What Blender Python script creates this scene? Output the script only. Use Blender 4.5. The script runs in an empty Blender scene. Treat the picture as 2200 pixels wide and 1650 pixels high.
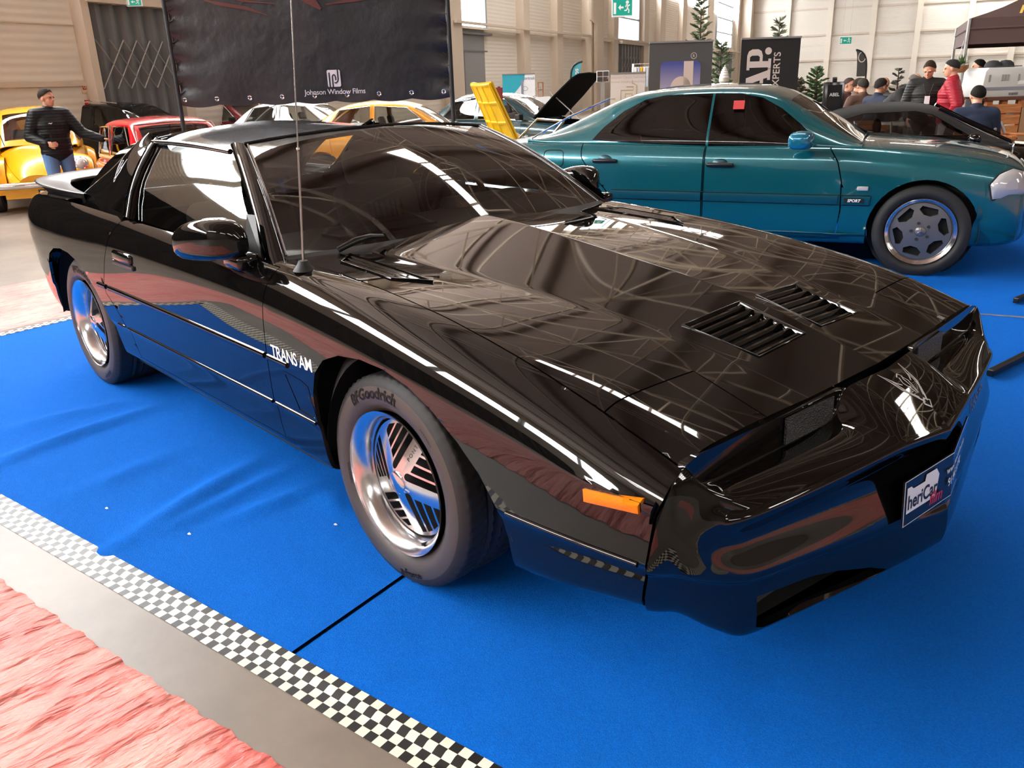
import bpy, bmesh, math, random
import numpy as np
from mathutils import Vector, Matrix
from mathutils.bvhtree import BVHTree
PI = math.pi
scene = bpy.context.scene
COL = scene.collection
rnd = random.Random(7)

# ------------------------------------------------------------------ camera
CAM = np.array([1.78593626, -2.08170254, 1.38974678])
CR = np.array([0.69339486, 0.71991815, -0.03035492])
CU = np.array([-0.22767135, 0.25886314, 0.9386989])
CF = np.array([-0.68364415, 0.64397805, -0.34339911])
FPX = 1782.566
cd = bpy.data.cameras.new('camera')
cam = bpy.data.objects.new('camera', cd)
COL.objects.link(cam)
cd.sensor_fit = 'HORIZONTAL'
cd.sensor_width = 36.0
cd.lens = FPX / 2200.0 * 36.0
cd.clip_start, cd.clip_end = 0.05, 400
cam.matrix_world = Matrix(((CR[0], CU[0], -CF[0], CAM[0]), (CR[1], CU[1], -CF[1], CAM[1]), (CR[2], CU[2], -CF[2], CAM[2]), (0, 0, 0, 1)))
scene.camera = cam

# ------------------------------------------------------------------ world, exposure
vs = scene.view_settings
vs.view_transform = 'Standard'
vs.look = 'None'
vs.exposure = 0.12
vs.gamma = 1.0
vs.use_curve_mapping = False
scene.display_settings.display_device = 'sRGB'
w = bpy.data.worlds.new('sky')
scene.world = w
w.use_nodes = True
wn = w.node_tree
bg = wn.nodes['Background']
bg.inputs[0].default_value = (0.80, 0.88, 1.0, 1)
bg.inputs[1].default_value = 3.0
try:
    scene.cycles.use_denoising = True
    scene.cycles.max_bounces = 8
    scene.cycles.transparent_max_bounces = 12
    scene.cycles.sample_clamp_indirect = 8.0
    scene.cycles.caustics_reflective = False
    scene.cycles.caustics_refractive = False
except Exception:
    pass

def sun_light(rot_dir, strength, color, angle):
    ld = bpy.data.lights.new('sun', 'SUN')
    ld.energy = strength
    ld.color = color
    ld.angle = angle
    o = bpy.data.objects.new('sun', ld)
    COL.objects.link(o)
    o.rotation_euler = Vector(rot_dir).to_track_quat('-Z', 'Y').to_euler()
    return o

# ------------------------------------------------------------------ picture -> place helpers
HD = np.array([CF[0], CF[1], 0.0]); HD /= np.linalg.norm(HD)      # level heading of the camera
HR = np.array([HD[1], -HD[0], 0.0])                               # to its right
def ray(px, py):
    return CF + (px - 1100) / FPX * CR - (py - 825) / FPX * CU
def rp(px, py, Z):
    """point seen at (px, py) at level distance Z ahead"""
    d = ray(px, py)
    return CAM + d * (Z / float(d @ HD))
def gp(px, py, z=0.0):
    d = ray(px, py)
    return CAM + d * ((z - CAM[2]) / d[2])
def V3(p):
    return Vector((float(p[0]), float(p[1]), float(p[2])))

# ------------------------------------------------------------------ materials
MATS = {}
def principled(name, base, rough=0.5, metal=0.0, spec=0.5, coat=0.0, emit=None, estr=0.0, alpha=1.0):
    if name in MATS:
        return MATS[name]
    m = bpy.data.materials.new(name)
    m.use_nodes = True
    b = m.node_tree.nodes['Principled BSDF']
    b.inputs['Base Color'].default_value = (*base, 1)
    b.inputs['Roughness'].default_value = rough
    b.inputs['Metallic'].default_value = metal
    b.inputs['Specular IOR Level'].default_value = spec
    if coat:
        b.inputs['Coat Weight'].default_value = coat
        b.inputs['Coat Roughness'].default_value = 0.02
    if emit:
        b.inputs['Emission Color'].default_value = (*emit, 1)
        b.inputs['Emission Strength'].default_value = estr
    MATS[name] = m
    return m
def srgb(r, g, b):
    f = lambda c: (c / 255 / 12.92) if c / 255 <= 0.04045 else ((c / 255 + 0.055) / 1.055) ** 2.4
    return (f(r), f(g), f(b))
def nodes(m):
    nt = m.node_tree
    return nt, nt.nodes, nt.links, nt.nodes['Principled BSDF']
def noise_color(m, c1, c2, scale=5.0, detail=6.0, rough=0.6, coords='Object', lo=0.35, hi=0.65, stretch=None):
    nt, N, L, b = nodes(m)
    tc = N.new('ShaderNodeTexCoord')
    mp = N.new('ShaderNodeMapping')
    if stretch: mp.inputs['Scale'].default_value = stretch
    nz = N.new('ShaderNodeTexNoise')
    nz.inputs['Scale'].default_value = scale
    nz.inputs['Detail'].default_value = detail
    nz.inputs['Roughness'].default_value = rough
    cr = N.new('ShaderNodeValToRGB')
    cr.color_ramp.elements[0].position = lo; cr.color_ramp.elements[0].color = (*c1, 1)
    cr.color_ramp.elements[1].position = hi; cr.color_ramp.elements[1].color = (*c2, 1)
    L.new(tc.outputs[coords], mp.inputs[0]); L.new(mp.outputs[0], nz.inputs[0])
    L.new(nz.outputs[0], cr.inputs[0]); L.new(cr.outputs[0], b.inputs['Base Color'])
    return nz
def bump(m, scale=80.0, strength=0.3, dist=0.01, detail=4.0, stretch=None, kind='noise'):
    nt, N, L, b = nodes(m)
    tc = N.new('ShaderNodeTexCoord')
    mp = N.new('ShaderNodeMapping')
    if stretch: mp.inputs['Scale'].default_value = stretch
    if kind == 'noise':
        nz = N.new('ShaderNodeTexNoise'); nz.inputs['Detail'].default_value = detail
    else:
        nz = N.new('ShaderNodeTexVoronoi')
    nz.inputs['Scale'].default_value = scale
    bp = N.new('ShaderNodeBump')
    bp.inputs['Strength'].default_value = strength
    bp.inputs['Distance'].default_value = dist
    L.new(tc.outputs['Object'], mp.inputs[0]); L.new(mp.outputs[0], nz.inputs['Vector'])
    L.new(nz.outputs[0], bp.inputs['Height'])
    prev = b.inputs['Normal'].links
    if prev: L.new(prev[0].from_socket, bp.inputs['Normal'])
    L.new(bp.outputs[0], b.inputs['Normal'])
    return m
def glass(name, tint, refl=1.45, gloss=(1, 1, 1), rough=0.0):
    if name in MATS: return MATS[name]
    m = bpy.data.materials.new(name); m.use_nodes = True
    N, L = m.node_tree.nodes, m.node_tree.links
    N.remove(N['Principled BSDF'])
    out = N['Material Output']
    t = N.new('ShaderNodeBsdfTransparent'); t.inputs[0].default_value = (*tint, 1)
    g = N.new('ShaderNodeBsdfGlossy'); g.inputs['Roughness'].default_value = rough; g.inputs['Color'].default_value = (*gloss, 1)
    f = N.new('ShaderNodeFresnel'); f.inputs[0].default_value = refl
    x = N.new('ShaderNodeMixShader')
    L.new(f.outputs[0], x.inputs[0]); L.new(t.outputs[0], x.inputs[1]); L.new(g.outputs[0], x.inputs[2])
    L.new(x.outputs[0], out.inputs[0])
    MATS[name] = m
    return m
def P(name, *a, **k): return principled(name, *a, **k)

M_BLACK = P('black_paint', (0.0035, 0.0032, 0.003), 0.025, 0, 0.55)
M_TRIM = P('black_trim', (0.008, 0.008, 0.008), 0.28)
M_MATTE = P('black_matte', (0.012, 0.012, 0.012), 0.6)
M_DARK = P('dark_cavity', (0.004, 0.004, 0.004), 0.9)
M_RUB = P('rubber', (0.020, 0.019, 0.018), 0.55, 0, 0.4)
M_CHROME = P('chrome', (0.85, 0.86, 0.88), 0.08, 1.0)
M_ALU = P('aluminium', (0.86, 0.86, 0.87), 0.2, 1.0)
M_STEEL = P('grey_steel', (0.35, 0.35, 0.36), 0.4, 0.8)
M_WHITE = P('white_print', (0.85, 0.85, 0.85), 0.5)
M_GREYP = P('grey_print', (0.25, 0.24, 0.23), 0.4)

# ------------------------------------------------------------------ object helpers
def link(name, me, mat=None, parent=None, loc=None, rot=None):
    o = bpy.data.objects.new(name, me)
    COL.objects.link(o)
    if mat is not None and not me.materials:
        for x in (mat if isinstance(mat, (list, tuple)) else [mat]): me.materials.append(x)
    if parent is not None: o.parent = parent
    if loc is not None: o.location = loc
    if rot is not None: o.rotation_euler = rot
    return o
def tag(o, label, cat, group=None, kind=None):
    if label: o['label'] = label
    if cat: o['category'] = cat
    if group: o['group'] = group
    if kind: o['kind'] = kind
    return o
def thing(name, label, cat, loc=(0, 0, 0), rz=0.0, group=None, scale=1.0):
    o = bpy.data.objects.new(name, None)
    COL.objects.link(o)
    o.empty_display_size = 0.1
    o.location = V3(loc); o.rotation_euler = (0, 0, rz); o.scale = (scale,) * 3
    return tag(o, label, cat, group)
def struct(o):
    o['kind'] = 'structure'
    return o
def dup(root, loc=None, rz=None, label=None, group=None):
    r = root.copy(); COL.objects.link(r)
    if loc is not None: r.location = V3(loc)
    if rz is not None: r.rotation_euler = (0, 0, rz)
    if label: r['label'] = label
    if group: r['group'] = group
    for ch in root.children:
        c = ch.copy(); COL.objects.link(c); c.parent = r
        for g in ch.children:
            d = g.copy(); COL.objects.link(d); d.parent = c
    return r

class MB:
    """collects shapes into one mesh"""
    def __init__(s): s.v, s.f, s.mi = [], [], []
    def add(s, vs, fs, mi=0):
        k = len(s.v)
        s.v += [tuple(map(float, p)) for p in vs]
        s.f += [tuple(i + k for i in f) for f in fs]
        s.mi += [mi] * len(fs)
        return s
    def box(s, c, d, rz=0.0, mi=0, M=None):
        hx, hy, hz = d[0] / 2, d[1] / 2, d[2] / 2
        ps = [Vector((x, y, z)) for x in (-hx, hx) for y in (-hy, hy) for z in (-hz, hz)]
        R = Matrix.Rotation(rz, 3, 'Z') if M is None else M
        ps = [R @ p + Vector(c) for p in ps]
        return s.add(ps, [(0, 1, 3, 2), (4, 6, 7, 5), (0, 4, 5, 1), (2, 3, 7, 6), (0, 2, 6, 4), (1, 5, 7, 3)], mi)
    def tube(s, pts, r, n=8, cap=True, mi=0, closed=False):
        pts = [Vector(p) for p in pts]
        rs = r if isinstance(r, (list, tuple)) else [r] * len(pts)
        vs, fs = [], []
        m = len(pts)
        up = None
        for i, p in enumerate(pts):
            a = pts[(i - 1) % m] if (i > 0 or closed) else p
            b = pts[(i + 1) % m] if (i < m - 1 or closed) else p
            t = (b - a).normalized()
            if up is None or abs(t.dot(up)) > 0.95:
                up = Vector((0, 0, 1)) if abs(t.z) < 0.9 else Vector((1, 0, 0))
            x = t.cross(up).normalized(); y = x.cross(t).normalized(); up = y
            for k in range(n):
                an = 2 * PI * k / n
                vs.append(p + (x * math.cos(an) + y * math.sin(an)) * rs[i])
        rng = m if closed else m - 1
        for i in range(rng):
            j = (i + 1) % m
            for k in range(n):
                k2 = (k + 1) % n
                fs.append((i * n + k, i * n + k2, j * n + k2, j * n + k))
        if cap and not closed:
            fs.append(tuple(range(n))[::-1]); fs.append(tuple((m - 1) * n + k for k in range(n)))
        return s.add(vs, fs, mi)
    def lathe(s, prof, n=32, axis='z', c=(0, 0, 0), mi=0, a0=0.0, a1=2 * PI):
        full = abs(a1 - a0 - 2 * PI) < 1e-6
        cnt = n if full else n + 1
        vs, fs = [], []
        for i in range(cnt):
            an = a0 + (a1 - a0) * i / n
            for (r, h) in prof:
                q = (r * math.cos(an), r * math.sin(an), h)
                if axis == 'y': q = (q[0], q[2], q[1])
                if axis == 'x': q = (q[2], q[0], q[1])
                vs.append((q[0] + c[0], q[1] + c[1], q[2] + c[2]))
        k = len(prof)
        for i in range(n):
            j = (i + 1) % cnt
            for a in range(k - 1):
                fs.append((i * k + a, j * k + a, j * k + a + 1, i * k + a + 1))
        return s.add(vs, fs, mi)
    def ell(s, c, r, n=16, m=10, mi=0, M=None):
        vs, fs = [], []
        for i in range(m + 1):
            th = PI * i / m
            for k in range(n):
                an = 2 * PI * k / n
                q = Vector((r[0] * math.sin(th) * math.cos(an), r[1] * math.sin(th) * math.sin(an), r[2] * math.cos(th)))
                if M is not None: q = M @ q
                vs.append(q + Vector(c))
        for i in range(m):
            for k in range(n):
                k2 = (k + 1) % n
                fs.append((i * n + k, (i + 1) * n + k, (i + 1) * n + k2, i * n + k2))
        return s.add(vs, fs, mi)
    def prism(s, poly, a, b, axis='y', mi=0):
        """extrude a 2D polygon from a to b along an axis"""
        n = len(poly)
        def q(p, h):
            return {'y': (p[0], h, p[1]), 'z': (p[0], p[1], h), 'x': (h, p[0], p[1])}[axis]
        vs = [q(p, a) for p in poly] + [q(p, b) for p in poly]
        fs = [tuple(range(n)), tuple(range(2 * n - 1, n - 1, -1))] + [(i, i + n, (i + 1) % n + n, (i + 1) % n) for i in range(n)]
        return s.add(vs, fs, mi)
    def grid(s, G, mi=0, flip=False, cu=False, cv=False):
        G = np.asarray(G); n, m = G.shape[:2]
        fs = []
        for i in range(n if cu else n - 1):
            for j in range(m if cv else m - 1):
                i2, j2 = (i + 1) % n, (j + 1) % m
                q = (i * m + j, i2 * m + j, i2 * m + j2, i * m + j2)
                fs.append(q[::-1] if flip else q)
        return s.add(G.reshape(-1, 3), fs, mi)
    def mirror_y(s):
        k = len(s.v)
        s.v += [(x, -y, z) for x, y, z in s.v]
        nf = [tuple(i + k for i in f)[::-1] for f in s.f]
        s.f += nf; s.mi += s.mi[:]
        return s
    def xf(s, M):
        s.v = [tuple(M @ Vector(p)) for p in s.v]
        return s
    def mesh(s, name, smooth=None, weld=0.0, bevel=0.0, seg=2):
        me = bpy.data.meshes.new(name)
        me.from_pydata(s.v, [], s.f)
        me.polygons.foreach_set('material_index', s.mi)
        bm = bmesh.new(); bm.from_mesh(me)
        if weld: bmesh.ops.remove_doubles(bm, verts=bm.verts, dist=weld)
        bmesh.ops.recalc_face_normals(bm, faces=bm.faces)
        if bevel:
            es = [e for e in bm.edges if len(e.link_faces) == 2 and e.calc_face_angle(0) > 0.5]
            bmesh.ops.bevel(bm, geom=es, offset=bevel, segments=seg, affect='EDGES', profile=0.5, clamp_overlap=True)
        if smooth is not None:
            for f in bm.faces: f.smooth = True
            for e in bm.edges:
                if len(e.link_faces) == 2 and e.calc_face_angle(0) > smooth: e.smooth = False
        bm.to_mesh(me); bm.free(); me.update()
        return me
    def build(s, name, mat, parent=None, smooth=None, loc=None, rot=None, **k):
        return link(name, s.mesh(name, smooth, **k), mat, parent, loc, rot)

def bspline(Pt, n, closed=False):
    """uniform cubic B-spline along axis 0, n samples per span, clamped at the ends"""
    Pt = np.asarray(Pt, float)
    if closed:
        E = np.concatenate([Pt[-1:], Pt, Pt[:2]]); spans = len(Pt)
    else:
        E = np.concatenate([2 * Pt[:1] - Pt[1:2], Pt, 2 * Pt[-1:] - Pt[-2:-1]]); spans = len(Pt) - 1
    out = []
    for i in range(spans):
        p0, p1, p2, p3 = E[i:i + 4]
        for k in range(n):
            t = k / n
            out.append(((1 - t) ** 3 * p0 + (3 * t ** 3 - 6 * t * t + 4) * p1 + (-3 * t ** 3 + 3 * t * t + 3 * t + 1) * p2 + t ** 3 * p3) / 6)
    if not closed:
        p0, p1, p2, p3 = E[-4:] if spans > 0 else E[:4]
        out.append((p1 + 4 * p2 + p3) / 6)
    return np.array(out)
def surf(ctrl, nu, nv):
    A = bspline(ctrl, nu)
    return np.swapaxes(bspline(np.swapaxes(A, 0, 1), nv), 0, 1)
def interp(tab, x):
    xs = [t[0] for t in tab]
    return float(np.interp(x, xs, [t[1] for t in tab]))

def cut(bm, poly, ax, cond=None, closed=True):
    """knife a polygon, projected along the third axis, into the faces it crosses"""
    i, j = ax
    n = len(poly)
    for k in range(n if closed else n - 1):
        a, b = poly[k], poly[(k + 1) % n]
        dx, dy = b[0] - a[0], b[1] - a[1]
        L = math.hypot(dx, dy)
        if L < 1e-6: continue
        e = 0.004
        x0, x1, y0, y1 = min(a[0], b[0]) - e, max(a[0], b[0]) + e, min(a[1], b[1]) - e, max(a[1], b[1]) + e
        fs = []
        for f in bm.faces:
            if cond and not cond(f): continue
            us = [v.co[i] for v in f.verts]; ws = [v.co[j] for v in f.verts]
            if max(us) < x0 or min(us) > x1 or max(ws) < y0 or min(ws) > y1: continue
            ds = [(u - a[0]) * dy - (w_ - a[1]) * dx for u, w_ in zip(us, ws)]
            if max(ds) * min(ds) < 0: fs.append(f)
        if not fs: continue
        no = [0, 0, 0]; no[i] = dy / L; no[j] = -dx / L
        co = [0, 0, 0]; co[i] = a[0]; co[j] = a[1]
        es = {e_ for f in fs for e_ in f.edges}; vs_ = {v for f in fs for v in f.verts}
        bmesh.ops.bisect_plane(bm, geom=list(fs) + list(es) + list(vs_), dist=1e-5, plane_co=co, plane_no=no)
def inside(poly, x, y):
    r = False
    n = len(poly)
    for k in range(n):
        (x1, y1), (x2, y2) = poly[k], poly[(k + 1) % n]
        if (y1 > y) != (y2 > y) and x < (x2 - x1) * (y - y1) / (y2 - y1) + x1: r = not r
    return r
def face_in(f, poly, ax):
    c = f.calc_center_median()
    return inside(poly, c[ax[0]], c[ax[1]])
def take(bm, faces):
    """(verts, faces) of some faces"""
    idx, vs_, fs_ = {}, [], []
    for f in faces:
        q = []
        for v in f.verts:
            if v.index not in idx:
                idx[v.index] = len(vs_); vs_.append(tuple(v.co))
            q.append(idx[v.index])
        fs_.append(tuple(q))
    return vs_, fs_
def panel(name, parts, mat, parent, gap=0.0022, flange=0.014, mirror_seam=True, keep=None, sharp=0.7):
    """a skin panel: welded, its edges drawn in by the gap and turned down"""
    b = MB()
    for v, f in parts: b.add(v, f)
    me = bpy.data.meshes.new(name)
    me.from_pydata(b.v, [], b.f)
    bm = bmesh.new(); bm.from_mesh(me)
    bmesh.ops.remove_doubles(bm, verts=bm.verts, dist=2e-5)
    bmesh.ops.dissolve_degenerate(bm, edges=bm.edges, dist=.0016)
    bmesh.ops.recalc_face_normals(bm, faces=bm.faces)
    bm.normal_update()
    sc = 0.0
    for f in bm.faces:
        c = f.calc_center_median()
        sc += f.calc_area() * f.normal.dot(c - Vector((c.x * .6 - .7, c.y * .3, .45)))
    if sc < 0: bmesh.ops.reverse_faces(bm, faces=bm.faces)
    bm.normal_update()
    be = [e for e in bm.edges if len(e.link_faces) == 1]
    bv = {v for e in be for v in e.verts}
    nrm = {v: v.normal.copy() for v in bv}
    if gap:
        mv = {}
        for v in bv:
            # inward, in the surface, square to the boundary
            d = Vector((0, 0, 0))
            ee = [e for e in v.link_edges if len(e.link_faces) == 1]
            for e in ee:
                t = (e.verts[1].co - e.verts[0].co).normalized()
                fc = e.link_faces[0]
                q = fc.normal.cross(t)
                if q.dot(fc.calc_center_median() - e.verts[0].co) < 0: q = -q
                d += q.normalized()
            if d.length > 1e-6: mv[v] = d.normalized() * gap
        for v, d in mv.items(): v.co += d
    for f in bm.faces: f.smooth = True
    for e in bm.edges:
        if len(e.link_faces) == 2 and e.calc_face_angle(0) > sharp: e.smooth = False
    if flange:
        for e in be: e.smooth = False
        r = bmesh.ops.extrude_edge_only(bm, edges=be)
        nv = [g for g in r['geom'] if isinstance(g, bmesh.types.BMVert)]
        old = {}
        for v in nv:
            for e in v.link_edges:
                o_ = e.other_vert(v)
                if o_ in nrm: old[v] = nrm[o_]
        for v in nv:
            if v in old: v.co -= old[v] * flange
    bm.to_mesh(me); bm.free()
    return link(name, me, mat, parent)
def mir(vf):
    v, f = vf
    return [(x, -y, z) for x, y, z in v], [q[::-1] for q in f]

# text as flat geometry
def text_geo(body, size=1.0, shear=0.0, bold=0.0, align='LEFT', spacing=1.0):
    c = bpy.data.curves.new('t', 'FONT')
    c.body = body; c.size = size; c.shear = shear; c.offset = bold; c.align_x = align; c.space_character = spacing
    c.resolution_u = 4
    o = bpy.data.objects.new('t', c); COL.objects.link(o)
    dg = bpy.context.evaluated_depsgraph_get()
    me = o.evaluated_get(dg).to_mesh()
    v = [(p.co.x, p.co.y) for p in me.vertices]; f = [tuple(p.vertices) for p in me.polygons]
    o.evaluated_get(dg).to_mesh_clear()
    bpy.data.objects.remove(o); bpy.data.curves.remove(c)
    return v, f
def flat(v2, f, O, U, W, off=0.0):
    O, U, W = Vector(O), Vector(U), Vector(W)
    n = U.cross(W).normalized()
    return [O + U * x + W * y + n * off for x, y in v2], f
def stroke(pts, wd):
    """a 2D ribbon along a polyline"""
    p = [Vector((a, b)) for a, b in pts]
    vs_, fs_ = [], []
    for i, q in enumerate(p):
        t = (p[min(i + 1, len(p) - 1)] - p[max(i - 1, 0)]).normalized()
        nn = Vector((-t.y, t.x)) * (wd[i] if isinstance(wd, (list, tuple)) else wd) * 0.5
        vs_ += [tuple(q + nn), tuple(q - nn)]
        if i: fs_.append((2 * i - 2, 2 * i - 1, 2 * i + 1, 2 * i))
    return vs_, fs_
def poly2(pts):
    return list(pts), [tuple(range(len(pts)))]
def bvh_of(objs):
    vs_, fs_ = [], []
    for o in objs:
        k = len(vs_)
        vs_ += [o.matrix_world @ v.co if False else v.co.copy() for v in o.data.vertices]
        fs_ += [tuple(i + k for i in p.vertices) for p in o.data.polygons]
    return BVHTree.FromPolygons(vs_, fs_)
def onto(v3, f, bvh, d, off=0.0008):
    """drop a flat drawing onto a surface along d"""
    out = []
    d = Vector(d).normalized()
    for p in v3:
        p = Vector(p)
        h = bvh.ray_cast(p - d * 0.5, d, 2.0)
        out.append((h[0] + h[1] * (off if h[1].dot(d) < 0 else -off)) if h[0] is not None else p)
    return out, f
def subdiv2(v2, f, L):
    """split long edges of a flat drawing so it can bend"""
    me = bpy.data.meshes.new('x'); me.from_pydata([(a, b, 0) for a, b in v2], [], f)
    bm = bmesh.new(); bm.from_mesh(me)
    bmesh.ops.triangulate(bm, faces=bm.faces)
    for _ in range(4):
        es = [e for e in bm.edges if e.calc_length() > L]
        if not es: break
        bmesh.ops.subdivide_edges(bm, edges=es, cuts=1)
        bmesh.ops.triangulate(bm, faces=bm.faces)
    bm.verts.index_update()
    r = [(v.co.x, v.co.y) for v in bm.verts], [tuple(v.index for v in q.verts) for q in bm.faces]
    bm.free(); bpy.data.meshes.remove(me)
    return r
# ================================================================== the exhibition hall
def hw(X, Z, z=0.0):
    return CAM * [1, 1, 0] + HR * X + HD * Z + np.array([0, 0, z])
WD = HR * .397 + HD * .918; WD /= np.linalg.norm(WD)          # along the long wall
WN = np.array([WD[1], -WD[0], 0.0])
if WN @ HR < 0: WN = -WN                                      # into the hall
WS_ = 1.35
W0 = hw(-1.45 * WS_, 19.7 * WS_)
S_COR = float((hw(15.9 * WS_, 59.8 * WS_) - W0) @ WD)
WANG = math.atan2(WD[1], WD[0])
def on_wall(px, py, off=0.0):
    """(s, z) on the long wall seen at a picture point"""
    d = ray(px, py)
    t = float((W0 + WN * off - CAM) @ WN) / float(d @ WN)
    p = CAM + d * t
    return float((p - W0) @ WD), float(p[2])
def wpt(s, z, off=0.0): return W0 + WD * s + WN * off + np.array([0, 0, z])
E0 = wpt(S_COR, 0)
def on_end(px, py, off=0.0):
    d = ray(px, py)
    t = float((E0 - WD * off - CAM) @ WD) / float(d @ WD)
    p = CAM + d * t
    return float((p - E0) @ WN), float(p[2])
def ept(s, z, off=0.0): return E0 + WN * s - WD * off + np.array([0, 0, z])
RW = Matrix.Rotation(WANG, 3, 'Z')
def wbox(b, s0, s1, z0, z1, o0, o1, mi=0):
    c = wpt((s0 + s1) / 2, (z0 + z1) / 2, (o0 + o1) / 2)
    return b.box(c, (abs(s1 - s0), abs(o1 - o0), abs(z1 - z0)), WANG, mi)
def ebox(b, s0, s1, z0, z1, o0, o1, mi=0):
    c = ept((s0 + s1) / 2, (z0 + z1) / 2, (o0 + o1) / 2)
    return b.box(c, (abs(o1 - o0), abs(s1 - s0), abs(z1 - z0)), WANG, mi)
HH = 9.2
s_sheet_end = on_wall(-130, 150)[0]
LEN0, DEEP = -42.0, 46.0
M_WALL = P('wall_panels', srgb(222, 216, 206), .55)
def ribs(m, scale, strength):
    nt, N, L, b = nodes(m)
    tc = N.new('ShaderNodeTexCoord'); wv = N.new('ShaderNodeTexWave'); wv.bands_direction = 'Z'
    wv.inputs['Scale'].default_value = scale
    bp = N.new('ShaderNodeBump'); bp.inputs['Strength'].default_value = strength; bp.inputs['Distance'].default_value = .02
    L.new(tc.outputs['Object'], wv.inputs[0]); L.new(wv.outputs[0], bp.inputs['Height']); L.new(bp.outputs[0], b.inputs['Normal'])
ribs(M_WALL, 2.6, .25)
M_COLM = P('column_paint', srgb(205, 192, 176), .5)
M_SKYP = P('daylit_pane', (.9, .95, 1), .3, 0, .5, 0, (.96, .98, 1.0), 5.0)
M_HIGH = P('daylit_high_glazing', (.9, .95, 1), .3, 0, .5, 0, (.97, .985, 1.0), 48.0)
M_ROOFL_FILL = P('rooflight_and_fill', (.9, .95, 1), .3, 0, .5, 0, (1.0, .985, .96), 18.0)
# floor
fl = MB()
c = wpt((LEN0 + S_COR) / 2, -.05, DEEP / 2)
fl.box(c, (S_COR - LEN0, DEEP, .1), WANG)
M_FLOOR = P('concrete', srgb(122, 110, 97), .42)
noise_color(M_FLOOR, srgb(112, 100, 88), srgb(134, 121, 107), 1.6, 8)
struct(fl.build('floor', M_FLOOR))
# long wall, end wall, opposite wall, near wall
# (an open doorway out of the picture on the left lets the low sun in)
SUNP = gp(22, 458)
SUND = WN * .92 + WD * .39; SUND /= np.linalg.norm(SUND)
dist_ = float((SUNP - W0) @ WN) / float(SUND @ WN)
s_door = float((SUNP - SUND * dist_ - W0) @ WD)
SELEV = math.atan2(1.15, dist_)
b = MB()
wbox(b, LEN0, s_door - 1.5, 0, HH, -.2, 0); wbox(b, s_door + 1.0, S_COR, 0, HH, -.2, 0); wbox(b, s_door - 1.5, s_door + 1.0, 1.55, HH, -.2, 0); wbox(b, s_door - 1.5, s_door + 1.0, 0, .72, -.2, 0)
struct(b.build('wall_left', M_WALL))
sun_light((SUND[0] * math.cos(SELEV), SUND[1] * math.cos(SELEV), -math.sin(SELEV)), 22.0, (1, .95, .88), .01)
b = MB(); ebox(b, 0, DEEP, 0, HH, -.2, 0); struct(b.build('wall_end', M_WALL))
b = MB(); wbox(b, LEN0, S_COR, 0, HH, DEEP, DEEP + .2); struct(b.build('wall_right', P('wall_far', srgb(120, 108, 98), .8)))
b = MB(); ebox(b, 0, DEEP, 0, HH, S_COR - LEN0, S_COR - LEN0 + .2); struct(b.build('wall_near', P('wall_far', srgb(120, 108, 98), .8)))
M_CEIL = P('ceiling_sheet', srgb(150, 130, 118), .8)
b = MB(); b.box(wpt((LEN0 + S_COR) / 2, HH + .05, DEEP / 2), (S_COR - LEN0, DEEP, .1), WANG); struct(b.build('ceiling', M_CEIL))
# roof trusses, each one piece of structure, with purlins
M_TRUSS = P('truss_paint', srgb(186, 168, 146), .6)
k = 0
s = -18.0
def seg(b, p, q, w_):
    b.tube([p, q], w_, 4, cap=False)
while s < S_COR:
    b = MB()
    n = 22
    for i in range(n + 1):
        o = DEEP * i / n
        zb, zt = 7.6, 9.0
        if i < n:
            o2 = DEEP * (i + 1) / n
            seg(b, wpt(s, zb, o), wpt(s, zb, o2), .06); seg(b, wpt(s, zt, o), wpt(s, zt, o2), .06)
            if i % 2: seg(b, wpt(s, zb, o), wpt(s, zt, o2), .035)
            else: seg(b, wpt(s, zt, o), wpt(s, zb, o2), .035)
        seg(b, wpt(s, zb, o), wpt(s, zt, o), .03)
    k += 1
    struct(b.build('trim_%d' % k, M_TRUSS))
    s += 5.2
b = MB()
for i in range(19): b.box(wpt((LEN0 + S_COR) / 2, 9.0, 1.2 + i * 2.4), (S_COR - LEN0, .07, .14), WANG)
struct(b.build('trim_100', M_TRUSS))
b = MB()
for i in range(12): # wind bracing
    s0 = -18 + i * 5.2
    for o in range(0, 44, 9):
        seg(b, wpt(s0, 8.9, o), wpt(s0 + 5.2, 8.9, o + 9), .025); seg(b, wpt(s0 + 5.2, 8.9, o), wpt(s0, 8.9, o + 9), .025)
struct(b.build('trim_101', M_TRUSS))
# rooflights: double strips of panes, with added fill strips behind camera and at end wall
k = 60
for (s0, o0, ls, lo) in ((-13.4, 8.6, 1.0, 5), (3.5, 3, 1.9, 6), (-8.8, 22, 1.9, 8), (34, 14, 1.9, 10), (44, 5, 1.9, 8), (-19, 28, 1.9, 10), (56, 16, 1.9, 12), (63, 8, 1.9, 12), (24, 30, 1.9, 8), (66, 24, 1.9, 12), (-37, 3, 1.9, 9), (-39, 18, 1.9, 10), (-33, 27, 1.9, 10), (-27, 30, 1.9, 10)):
    b = MB()
    for a in range(2):
        for c_ in range(4):
            b.box(wpt(s0 + a * ls * .53, HH - .03, o0 + (c_ + .5) * lo / 4), (ls * .47, lo / 4 - .1, .02), WANG)
    k += 1
    struct(b.build('window_%d' % k, M_ROOFL_FILL))
# high glazing in the long wall
b = MB()
for i in range(26):
    s0 = -40 + i * 4.4
    for c_ in range(4): wbox(b, s0 + c_ * 1.0, s0 + c_ * 1.0 + .93, 5.8, 7.5, .0, .03)
struct(b.build('window_50', M_HIGH))
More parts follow.
